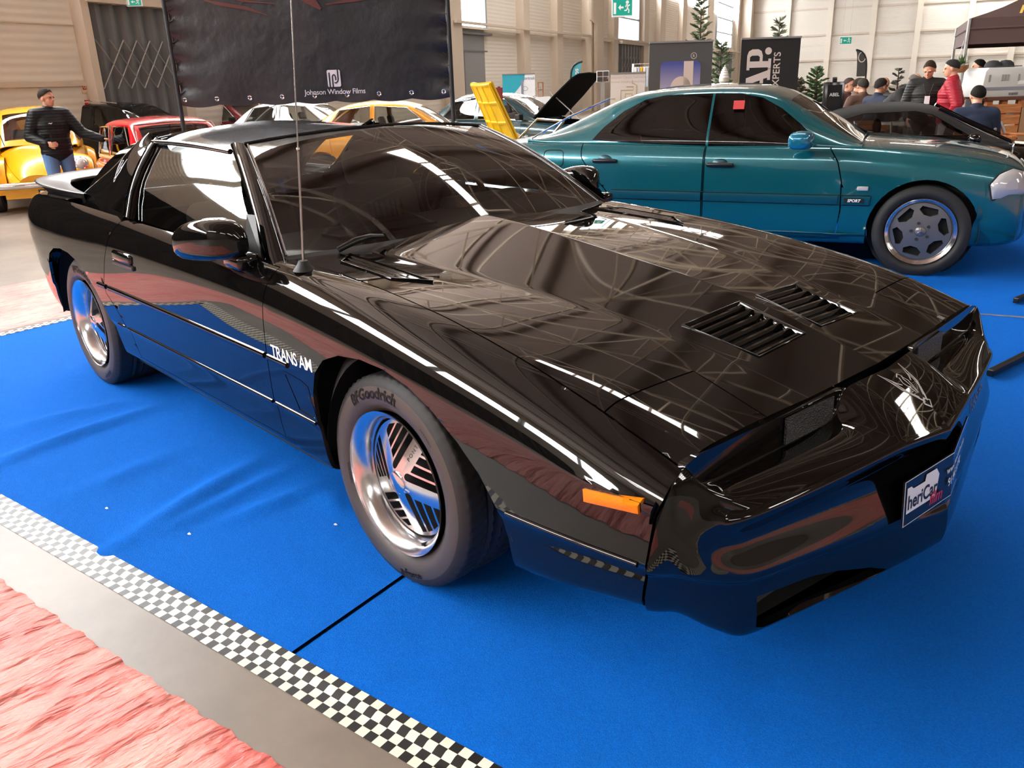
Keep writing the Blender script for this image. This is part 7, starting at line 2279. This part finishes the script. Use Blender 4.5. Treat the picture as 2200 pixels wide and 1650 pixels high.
# ================================================================== trees and plants
def fir(name, label, px, Z, py_top, h=None, spread=.30, seed=1, col=(.02, .05, .025), pot=True, dense=1.0, zbase=0.0, droop=.25, potmat=None):
    top_ = rp(px, py_top, Z)
    t = thing(name, label, 'tree', (top_[0], top_[1], 0))
    zt = float(top_[2])
    r_ = random.Random(seed)
    b = MB(); b.tube([(0, 0, zbase), (.01, 0, zt * .5 + zbase * .5), (0, 0, zt)], [.035, .022, .006], 7); b.build('trunk', P('bark', srgb(70, 52, 38), .9), t, smooth=1)
    b = MB()
    H_ = zt - zbase
    n = int(26 * dense * max(1, H_))
    for i in range(n):
        u = (i + .5) / n
        z = zbase + H_ * (.10 + .88 * u)
        L_ = H_ * spread * (1 - u) ** .8 * r_.uniform(.65, 1.1) + .05
        an = i * 2.4 + r_.uniform(-.3, .3)
        d = Vector((math.cos(an), math.sin(an), .25 - droop * r_.uniform(.2, 1.2) + u * .5)).normalized()
        sd = Vector((-math.sin(an), math.cos(an), 0))
        p0 = Vector((0, 0, z))
        b.tube([p0, p0 + d * L_], [.007, .002], 4, cap=False)
        m = max(5, int(L_ / .022))
        for q in range(m):
            f_ = (q + 1) / m
            c = p0 + d * (L_ * f_)
            for sg in (1, -1, 0):
                e = (d * .55 + sd * sg * .8 + Vector((0, 0, r_.uniform(-.25, .35)))).normalized()
                l_ = (.085 - .035 * f_) * r_.uniform(.7, 1.2) * (1 + .4 * min(1, H_ - 1))
                w_ = .011
                nn = e.cross(d if sg else sd); 
                if nn.length < 1e-3: nn = Vector((0, 0, 1))
                nn = nn.normalized() * w_
                b.add([c - nn, c + e * l_ * .6 - nn * .9, c + e * l_, c + e * l_ * .6 + nn * .9, c + nn], [(0, 1, 2, 3, 4)])
    nm = 'needles_%d_%d' % (int(col[0] * 1000), int(col[1] * 1000))
    b.build('foliage', P(nm, col, .7), t)
    if pot:
        b = MB(); b.lathe([(0, .0), (.13, .0), (.17, .28), (.18, .30), (.155, .30), (.15, .24), (0, .24)], 18, c=(0, 0, max(0, zbase - .24))); b.build('pot', potmat or P('terracotta', srgb(110, 62, 44), .8), t, smooth=.7)
    return t
fir('fir_tree', 'dark fir tree standing in front of the grey folding gate on the left', 232, 17.0, 135, spread=.34, seed=2, dense=1.2)
fir('fir_tree', 'tall pale-needled fir rising behind the grey banner', 1508, 15.5, -12, spread=.17, seed=3, col=(.12, .15, .08), dense=1.0)
fir('fir_tree', 'fir whose upper boughs show between the grey banner and the AP banner', 1550, 13.2, 88, spread=.22, seed=4, col=(.10, .14, .07), dense=1.1)
fir('fir_tree', 'slim pale fir showing above the AP banner', 1676, 14.0, 36, spread=.16, seed=5, col=(.15, .17, .11), dense=.9)
fir('fir_tree', 'small bushy green fir on a ledge right of the AP banner', 1756, 12.2, 146, spread=.34, seed=6, col=(.07, .13, .05), zbase=.72, dense=1.6)
fir('fir_tree', 'low dusty fir in a brown pot beside the AP banner', 1714, 12.0, 170, spread=.32, seed=7, col=(.12, .11, .07), zbase=.80, dense=1.4)
fir('fir_tree', 'tiny fir tip showing above the head of the leaning man', 1932, 14.5, 146, spread=.14, seed=8, col=(.10, .10, .08), dense=.8)
# ledge that carries the two small trees
A, B = rp(1700, 210, 12.1), rp(1800, 210, 12.1)
c = (A + B) / 2
b = MB(); b.box((c[0], c[1], .36), (1.1, .5, .50), math.atan2(HR[1], HR[0])); b.box((c[0], c[1], .63), (1.16, .56, .04), math.atan2(HR[1], HR[0])); tag(b.build('planter_box', P('planter_wood', srgb(120, 74, 52), .7), bevel=.01), 'brown planter box carrying two small firs right of the AP banner', 'planter')
# ice cream cone statue
Z = 12.0; o = rp(1555, 181, Z); k_ = pxm(Z)
t = thing('ice_cream_statue', 'white soft-serve ice cream statue standing between the two roll-up banners', 'statue', (o[0], o[1], 0))
zb2 = float(o[2])
b = MB(); b.lathe([(0, 0), (.20, 0), (.20, .05), (.05, .10), (.05, zb2 - .12), (0, zb2 - .12)], 16); b.build('stand', M_WHITE, t, smooth=.7)
b = MB(); b.lathe([(0, zb2 - .14), (5 * k_, zb2 - .12), (8 * k_, zb2 + 4 * k_), (9 * k_, zb2 + 5 * k_), (9 * k_, zb2 + 9 * k_)], 18)
b.build('cone', P('cone_cream', srgb(214, 205, 190), .6), t, smooth=.7)
b = MB()
for i, (r_, z) in enumerate(((8.5, 11), (7.6, 15.5), (6.2, 20), (4.6, 24), (2.8, 27.5), (1.2, 30.5))):
    b.tube([((r_ * .55) * k_ * math.cos(a), (r_ * .55) * k_ * math.sin(a), zb2 + z * k_ + .3 * k_ * math.sin(a)) for a in np.linspace(0, 2 * PI, 15)[:-1]], r_ * .5 * k_, 8, closed=True)
b.build('ice_cream_swirl', P('swirl_white', srgb(228, 226, 222), .5), t, smooth=2)
# ================================================================== cafe
RH = math.atan2(HR[1], HR[0])
def hbox(b, o, x0, x1, y0, y1, z0, z1):
    """box in axes: x right, y away, z up from o"""
    c = np.array(o) * [1, 1, 0] + HR * (x0 + x1) / 2 + HD * (y0 + y1) / 2 + np.array([0, 0, (z0 + z1) / 2])
    return b.box(c, (abs(x1 - x0), abs(y1 - y0), abs(z1 - z0)), RH)
M_PALLET = P('pallet_wood', srgb(206, 132, 78), .75); noise_color(M_PALLET, srgb(186, 112, 62), srgb(220, 150, 92), 6, 6, stretch=(1, 1, 8))
Z = 10.6; k_ = pxm(Z); o0 = rp(2122, 211, Z)
t = thing('cafe_counter', 'wooden pallet counter of horizontal slats carrying the coffee machine', 'counter', o0 * [1, 1, 0])
base = t.location.copy()
zt = float(o0[2])
def rel(mb): mb.v = [tuple(Vector(p) - base) for p in mb.v]; return mb
nsl = 7
for i in range(nsl):
    b = MB(); z0 = .05 + (zt - .10) * i / nsl; hbox(b, o0, 0, 64 * k_, 0, .025, z0, z0 + (zt - .1) / nsl * .80); rel(b).build('slat', M_PALLET, t, bevel=.003)
b = MB()
for x in (.02, 30 * k_, 60 * k_): hbox(b, o0, x, x + .07, .03, .10, 0, zt - .03)
rel(b); b.build('frame', M_PALLET, t)
b = MB(); hbox(b, o0, -.02, 66 * k_, -.03, .6, zt - .03, zt + .01); rel(b).build('worktop', P('worktop_brown', srgb(96, 56, 38), .5), t, bevel=.004)
b = MB(); hbox(b, o0, 66 * k_, 110 * k_, .0, .55, 0, zt - .12); o_ = b.build('bar_cabinet', P('cabinet_tan', srgb(176, 140, 104), .6), bevel=.006); tag(o_, 'plain tan bar cabinet right of the pallet counter', 'cabinet')
# coffee machine
o1 = rp(2106, 211, Z)
t = thing('coffee_machine', 'pale grey boxy coffee machine with vents, standing on the pallet counter', 'coffee machine', o1 * [1, 1, 0] + np.array([0, 0, zt + .01]))
base = t.location.copy()
M_MACH = P('machine_grey', srgb(206, 206, 200), .45)
b = MB(); zz = zt + .01
prof_ = [(0, 0), (84, 0), (86, 8), (88, 46), (84, 50), (8, 50), (3, 44)]
b2 = MB(); sp = [Vector(o1 * [1, 1, 0]) + Vector(HR) * (x * k_) + Vector((0, 0, zz + y * k_)) for x, y in prof_]
n_ = len(sp); b2.add([tuple(p) for p in sp] + [tuple(p + Vector(HD) * .5) for p in sp], [tuple(range(n_)), tuple(range(2 * n_ - 1, n_ - 1, -1))] + [(i, i + n_, (i + 1) % n_ + n_, (i + 1) % n_) for i in range(n_)])
rel(b2).build('body', M_MACH, t, bevel=.008, smooth=.6)
for x in (33, 38, 43):
    b = MB(); hbox(b, o1, x * k_, (x + 3) * k_, -.006, .0, zz + 27 * k_, zz + 38 * k_); rel(b).build('vent', P('vent_grey', srgb(150, 150, 146), .5), t)
for x, w_ in ((10, 3), (62, 3)):
    b = MB(); hbox(b, o1, x * k_, (x + w_) * k_, -.006, .0, zz + 26 * k_, zz + 38 * k_); rel(b).build('side_vent', P('vent_grey', srgb(150, 150, 146), .5), t)
b = MB(); hbox(b, o1, 4 * k_, 84 * k_, -.008, .0, zz + 12 * k_, zz + 17 * k_); rel(b).build('trim_strip', P('strip_grey', srgb(136, 140, 150), .5), t)
for x in (50, 56, 62):
    b = MB(); hbox(b, o1, x * k_, (x + 4) * k_, -.01, .0, zz + 3 * k_, zz + 7 * k_); rel(b).build('rocker_switch', P('switch_grey', srgb(110, 112, 116), .5), t)
b = MB(); hbox(b, o1, 64 * k_, 74 * k_, -.006, 0, zz + 21 * k_, zz + 27 * k_); rel(b).build('sticker', M_WHITE, t)
for lb, x in (('black cap lying on the coffee machine towards its left', 30), ('black cap lying on the coffee machine towards its right', 53)):
    c = Vector(o1 * [1, 1, 0]) + Vector(HR) * (x * k_) + Vector(HD) * .2 + Vector((0, 0, zz + 50 * k_))
    b = MB(); b.lathe([(0, .085), (.05, .078), (.085, .05), (.10, 0), (0, 0)], 18); b.add([(.06, -.09, .004), (.17, -.06, .006), (.17, .06, .006), (.06, .09, .004), (.06, .09, .016), (.17, .06, .014), (.17, -.06, .014), (.06, -.09, .016)], [(0, 1, 2, 3), (4, 5, 6, 7), (0, 7, 6, 1), (1, 6, 5, 2), (2, 5, 4, 3), (3, 4, 7, 0)])
    o_ = b.build('cap', P('cap_black', (.02, .02, .022), .8), smooth=.8, loc=c); tag(o_, lb, 'cap')
# canopy tent
Z = 11.2; k_ = pxm(Z)
cn = rp(2080, 68, Z)
t = thing('canopy_tent', 'dark brown peaked canopy tent with gold script lettering over the cafe', 'tent', cn * [1, 1, 0])
base = t.location.copy()
M_CAN = P('canopy_brown', srgb(78, 56, 52), .75)
W_, D_ = 3.0, 2.9
ze, zv = 1.94, 1.64; zp = ze + .98
SV = Vector(rp(2053, 66, 14.1) - cn); SV.z = 0; SV.normalize()       # the left side runs almost straight away from the viewer
FV = Vector((SV.y, -SV.x, 0))
cs = [Vector((0, 0, ze)), FV * W_ + Vector((0, 0, ze)), FV * W_ + SV * D_ + Vector((0, 0, ze)), SV * D_ + Vector((0, 0, ze))]
pk = (FV * W_ + SV * D_) / 2 + Vector((0, 0, zp))
b = MB()
for i in range(4):
    a, c = cs[i], cs[(i + 1) % 4]
    G = []
    for u in np.linspace(0, 1, 9):
        e = a * (1 - u) + c * u
        G.append([tuple(e * (1 - v) + pk * v - Vector((0, 0, .16 * math.sin(PI * v) * (1)))) for v in np.linspace(0, 1, 9)])
    b.grid(np.array(G))
b.build('canopy_roof', M_CAN, t, smooth=.4, weld=1e-3)
for i in range(4):
    a, c = cs[i], cs[(i + 1) % 4]
    b = MB(); b.add([a, c, c - Vector((0, 0, ze - zv)), a - Vector((0, 0, ze - zv))], [(0, 1, 2, 3)]); b.build('valance', M_CAN, t)
for p in cs:
    b = MB(); b.tube([(p.x, p.y, 0), (p.x, p.y, ze)], .022, 6); b.build('leg', P('leg_grey', srgb(170, 168, 164), .4, .6), t, smooth=1)
b = MB()
for i in range(4): b.tube([cs[i] - Vector((0, 0, .12)), cs[(i + 1) % 4] - Vector((0, 0, .12))], .016, 5)
b.build('canopy_frame', M_CAN, t)
M_GOLD = P('gold_script', srgb(222, 186, 84), .5)
nrm = (-SV * .6 + Vector((0, 0, .8))) * 2.5
def roofpt(x, z):      # front slope, x right of the corner, z height above the eave
    v = z / .98
    return FV * x + SV * (v * D_ / 2) + Vector((0, 0, ze + z - .16 * math.sin(PI * v))) + nrm * .01
v, f = text_geo('Patagona', 40 * k_, .25, .0008, 'LEFT', .95)
v, f = subdiv2(v, f, .05)
MB().add([roofpt(x + 72 * k_, y * 1.0 + .03) for x, y in v], f).build('canopy_lettering', M_GOLD, t)
for st in ([(126, 68), (132, 82), (146, 90), (160, 88)], [(126, 66), (140, 72), (158, 66)], [(130, 60), (146, 62), (160, 74), (164, 92)], [(134, 84), (140, 74), (134, 66)]):
    v, f = stroke([((x - 22) * k_, (y - 18) * k_) for x, y in st], [3.0 * k_] * len(st))
    MB().add([roofpt(x, y) for x, y in v], f).build('canopy_emblem', M_GOLD, t)
# hanging basket
c = rp(2065, 140, 11.0)
t = thing('hanging_basket', 'round brown hanging basket of green plants at the tent corner', 'plant', c)
b = MB(); b.lathe([(0, -.09), (.05, -.085), (.085, -.04), (.09, 0), (.075, 0), (0, -.02)], 16); b.build('basket', P('basket_brown', srgb(146, 96, 62), .8), t, smooth=.8)
b = MB(); r_ = random.Random(9)
for i in range(90):
    an, el = r_.uniform(0, 6.28), r_.uniform(-.2, 1.3); d = Vector((math.cos(an) * math.cos(el), math.sin(an) * math.cos(el), math.sin(el))); p = Vector((0, 0, .0)); L_ = r_.uniform(.07, .15); sd = d.cross(Vector((0, 0, 1))).normalized() * .012
    b.add([p + d * .02, p + d * L_ * .6 + sd, p + d * L_, p + d * L_ * .6 - sd], [(0, 1, 2, 3)])
b.build('foliage', P('basket_leaf', srgb(84, 112, 62), .6), t)
b = MB()
for an in (0, 2.1, 4.2): b.tube([(.088 * math.cos(an), .088 * math.sin(an), 0), (0, 0, .30)], .003, 4)
b.tube([(0, 0, .30), (0, 0, max(.35, zv - float(c[2]) + .1))], .003, 4); b.build('chain', M_STEEL, t)
# chairs at the cafe tables
M_ARM = P('chair_wood', srgb(206, 130, 76), .6)
def bar_chair():
    t = thing('folding_chair', '', 'chair', (0, 0, 0), 0, 'wooden-armed folding chairs at the cafe')
    b = MB(); b.box((0, 0, .44), (.42, .44, .03)); b.build('seat', M_ARM, t, bevel=.008)
    for z in (.60, .74): 
        b = MB(); b.box((-.20, 0, z), (.03, .46, .06)); b.build('backrest_slat', M_ARM, t, bevel=.008)
    for sy in (-1, 1):
        b = MB(); b.tube([(.2, sy * .21, 0), (-.20, sy * .21, .80)], .016, 6); b.build('leg', M_STEEL, t, smooth=1)
        b = MB(); b.tube([(-.2, sy * .21, 0), (.20, sy * .21, .62)], .016, 6); b.build('leg', M_STEEL, t, smooth=1)
        b = MB(); b.box((.02, sy * .225, .66), (.42, .055, .03)); b.build('armrest', M_ARM, t, bevel=.01)
    return t
ch0 = bar_chair()
spots = ((1832, 11.0, 'wooden-armed folding chair seen through the rear of the convertible window', 80), (1866, 11.6, 'wooden-armed folding chair seen through the middle of the convertible window', 95), (1896, 10.6, 'wooden-armed folding chair seen through the front of the convertible window', 100), (2142, 9.9, 'wooden-armed folding chair beside the seated man in the navy sweater', 10), (2178, 9.9, 'wooden-armed folding chair in front of the pallet counter, furthest right', 60))
for i, (px, Z, lb, hx) in enumerate(spots):
    o = ch0 if i == 0 else dup(ch0)
    place(o, px, Z, hx); o['label'] = lb; o.scale = (.95,) * 3
o = dup(ch0); o.location = ground(2106, 9.7); o.scale = (.92,) * 3; o['label'] = 'wooden-armed folding chair under the seated man in the navy sweater'
a = math.radians(-68); v = HR * math.cos(a) - HD * math.sin(a); o.rotation_euler = (0, 0, math.atan2(v[1], v[0]))
for o_ in [o]: o_['category'] = 'chair'
def cafe_table(px, Z, label):
    t = thing('cafe_table', label, 'table', ground(px, Z))
    b = MB(); b.lathe([(0, .70), (.36, .70), (.36, .735), (0, .735)], 24); b.build('tabletop', P('table_white', srgb(220, 214, 206), .5), t, smooth=.6)
    b = MB(); b.lathe([(0, 0), (.24, 0), (.24, .02), (.03, .04), (.03, .70), (0, .70)], 16); b.build('pedestal', M_STEEL, t, smooth=.7)
    return t
cafe_table(1958, 11.3, 'small round table between the leaning man and the man with the badge'); cafe_table(1872, 13.9, 'round table among the people seated at the far end')
# light box sign on the carpet side
Z = 8.6; k_ = pxm(Z); c = rp(1793, 176, Z)
t = thing('sign_stand', 'narrow glossy black upright sign stand behind the teal saloon windscreen', 'sign stand', (c[0], c[1], 0))
zt = float(c[2])
b = MB(); b.box((0, 0, zt / 2 + .02), (36 * k_, .05, zt - .04), RH); b.box((0, 0, .015), (.34, .34, .03), RH); b.box((0, 0, zt + .02), (.04, .03, .05), RH); b.build('case', P('gloss_black', (.012, .012, .013), .12), t, bevel=.006, smooth=.6)
b = MB(); n_ = Vector(-HD) * .027; b.add([tuple(n_ + Vector(HR) * x + Vector((0, 0, z))) for x, z in rect(-13 * k_, zt - 72 * k_, 13 * k_, zt - 5 * k_)], [(0, 1, 2, 3)]); sc_ = b.build('screen', P('screen_dark', (.02, .02, .022), .08), t)
v, f = text_geo('ABEL', 8 * k_, 0, .0006, 'CENTER'); MB().add([tuple(n_ * 1.1 + Vector(HR) * x + Vector((0, 0, zt - 24 * k_ + y))) for x, y in v], f).build('screen_lettering', M_WHITE, sc_)
# posters, display shelf, red box, garment rail
def small_board(name, label, cat, px0, py0, px1, py1, Z, mat, depth=.02, stand=True):
    A = rp((px0 + px1) / 2, (py0 + py1) / 2, Z); k_ = pxm(Z); w_, h_ = (px1 - px0) * k_, (py1 - py0) * k_
    t = thing(name, label, cat, A * [1, 1, 0])
    b = MB(); b.box((0, 0, float(A[2])), (w_, depth, h_), RH); b.build('panel', mat, t, bevel=.004)
    if stand: b = MB(); b.box((0, 0, (float(A[2]) - h_ / 2) / 2), (.05, .05, float(A[2]) - h_ / 2), RH); b.build('stand', M_STEEL, t)
    return t, A, k_
t, A, k_ = small_board('photo_board', 'board of four dark photographs left of the pale banner', 'photo board', 1284, 155, 1306, 174, 13.0, M_WHITE)
for i in range(2):
    for j in range(2):
        b = MB(); c = Vector(HR) * ((i - .5) * 10.6 * k_) + Vector(-HD) * .014 + Vector((0, 0, float(A[2]) + (j - .5) * 9 * k_)); b.box(c, (9.4 * k_, .006, 8 * k_), RH); b.build('photograph', P('photo_%d' % (i + j), ((.03, .028, .026), (.06, .03, .03), (.05, .05, .05))[i + j], .5), t)
t, A, k_ = small_board('red_case', 'dark red case standing on a rack left of the info panel', 'case', 1066, 191, 1079, 214, 14.2, P('case_red', srgb(110, 24, 32), .5), .2)
b = MB(); b.box(Vector((0, 0, float(A[2]) + 12 * k_)), (5 * k_, .03, 2 * k_), RH); b.build('handle', M_TRIM, t)
Z = 19.0; k_ = pxm(Z); c = rp(1162, 208, Z)
t = thing('display_shelf', 'small wooden display shelf right of the info panel', 'shelf', c * [1, 1, 0]); zb2 = float(c[2])
b = MB()
for x in (-5, 4): b.box(Vector(HR) * (x * k_) + Vector((0, 0, zb2 + 12 * k_)), (.02, .14, 26 * k_), RH)
b.build('upright', P('shelf_wood', srgb(150, 100, 66), .7), t)
for z in (0, 12, 24): b = MB(); b.box(Vector((0, 0, zb2 + z * k_)), (9 * k_, .16, .02), RH); b.build('shelf_board', P('shelf_wood', srgb(150, 100, 66), .7), t)
b = MB(); b.box((0, 0, zb2 / 2), (.4, .3, zb2), RH); b.build('plinth', M_WHITE, t)
Z = 15.0; k_ = pxm(Z); c = rp(1381, 137, Z)
t = thing('garment_rail', 'white frame rail hung with pale and yellow garments left of the grey banner', 'garment rail', c * [1, 1, 0]); zt = float(c[2])
b = MB(); b.tube([Vector(HR) * (-17 * k_), Vector(HR) * (-17 * k_) + Vector((0, 0, zt)), Vector(HR) * (17 * k_) + Vector((0, 0, zt)), Vector(HR) * (17 * k_)], .02, 6); b.build('rail_frame', M_WHITE, t)
for i in range(6):
    b = MB(); x = (-13 + i * 5.2) * k_; b.box(Vector(HR) * x + Vector((0, 0, zt - 22 * k_)), (4.4 * k_, .10, 34 * k_), RH); b.build('garment', P('garment_%d' % (i % 3), ((.75, .73, .70), (.55, .62, .70), srgb(240, 176, 60))[i % 3], .8), t, bevel=.01)
# floor stands at the right edge of the carpet
for lb, pts in (('black metal barrier foot reaching to the nose of the black coupe', ((2126, 802), (2330, 700))), ('short black metal barrier foot at the right edge of the carpet', ((2182, 646), (2330, 580)))):
    A, B = gp(*pts[0], .03), gp(*pts[1], .03)
    t = thing('barrier_stand', lb, 'barrier', (B[0], B[1], 0)); bl = Vector(t.location)
    b = MB(); d_ = Vector(B - A); d_.z = 0; L_ = d_.length; d_.normalize()
    b.box((Vector(A) + Vector(B)) / 2 - bl + Vector((0, 0, .0)), (L_, .032, .032), math.atan2(d_.y, d_.x)); b.build('foot', M_TRIM, t, bevel=.004)
    b = MB(); b.box((0, 0, .03), (.032, .6, .032), math.atan2(d_.y, d_.x)); b.build('cross_foot', M_TRIM, t, bevel=.004)
    b = MB(); b.tube([(0, 0, .03), (0, 0, 1.0)], .018, 8); b.build('post', M_TRIM, t, smooth=1)
# scraps on the carpet
for i, (px, py) in enumerate(((716, 1126), (225, 1091), (402, 1146))):
    p = gp(px, py, .010)
    b = MB(); b.add([(0, 0, 0), (.012, .002, .002), (.014, .008, .001), (.002, .007, .003)], [(0, 1, 2, 3)])
    b.add([(0, 0, -.002), (.012, .002, -.001), (.014, .008, -.002), (.002, .007, -.001)], [(3, 2, 1, 0)])
    o = b.build('paper_scrap', M_WHITE, loc=(p[0], p[1], carpet_h(*ca(p)) + .003)); tag(o, ('tiny white paper scrap on the blue carpet just left of the front tyre', 'tiny white paper scrap on the blue carpet near the left edge of the picture', 'tiny white paper scrap on the blue carpet midway along the tape')[i], 'scrap')
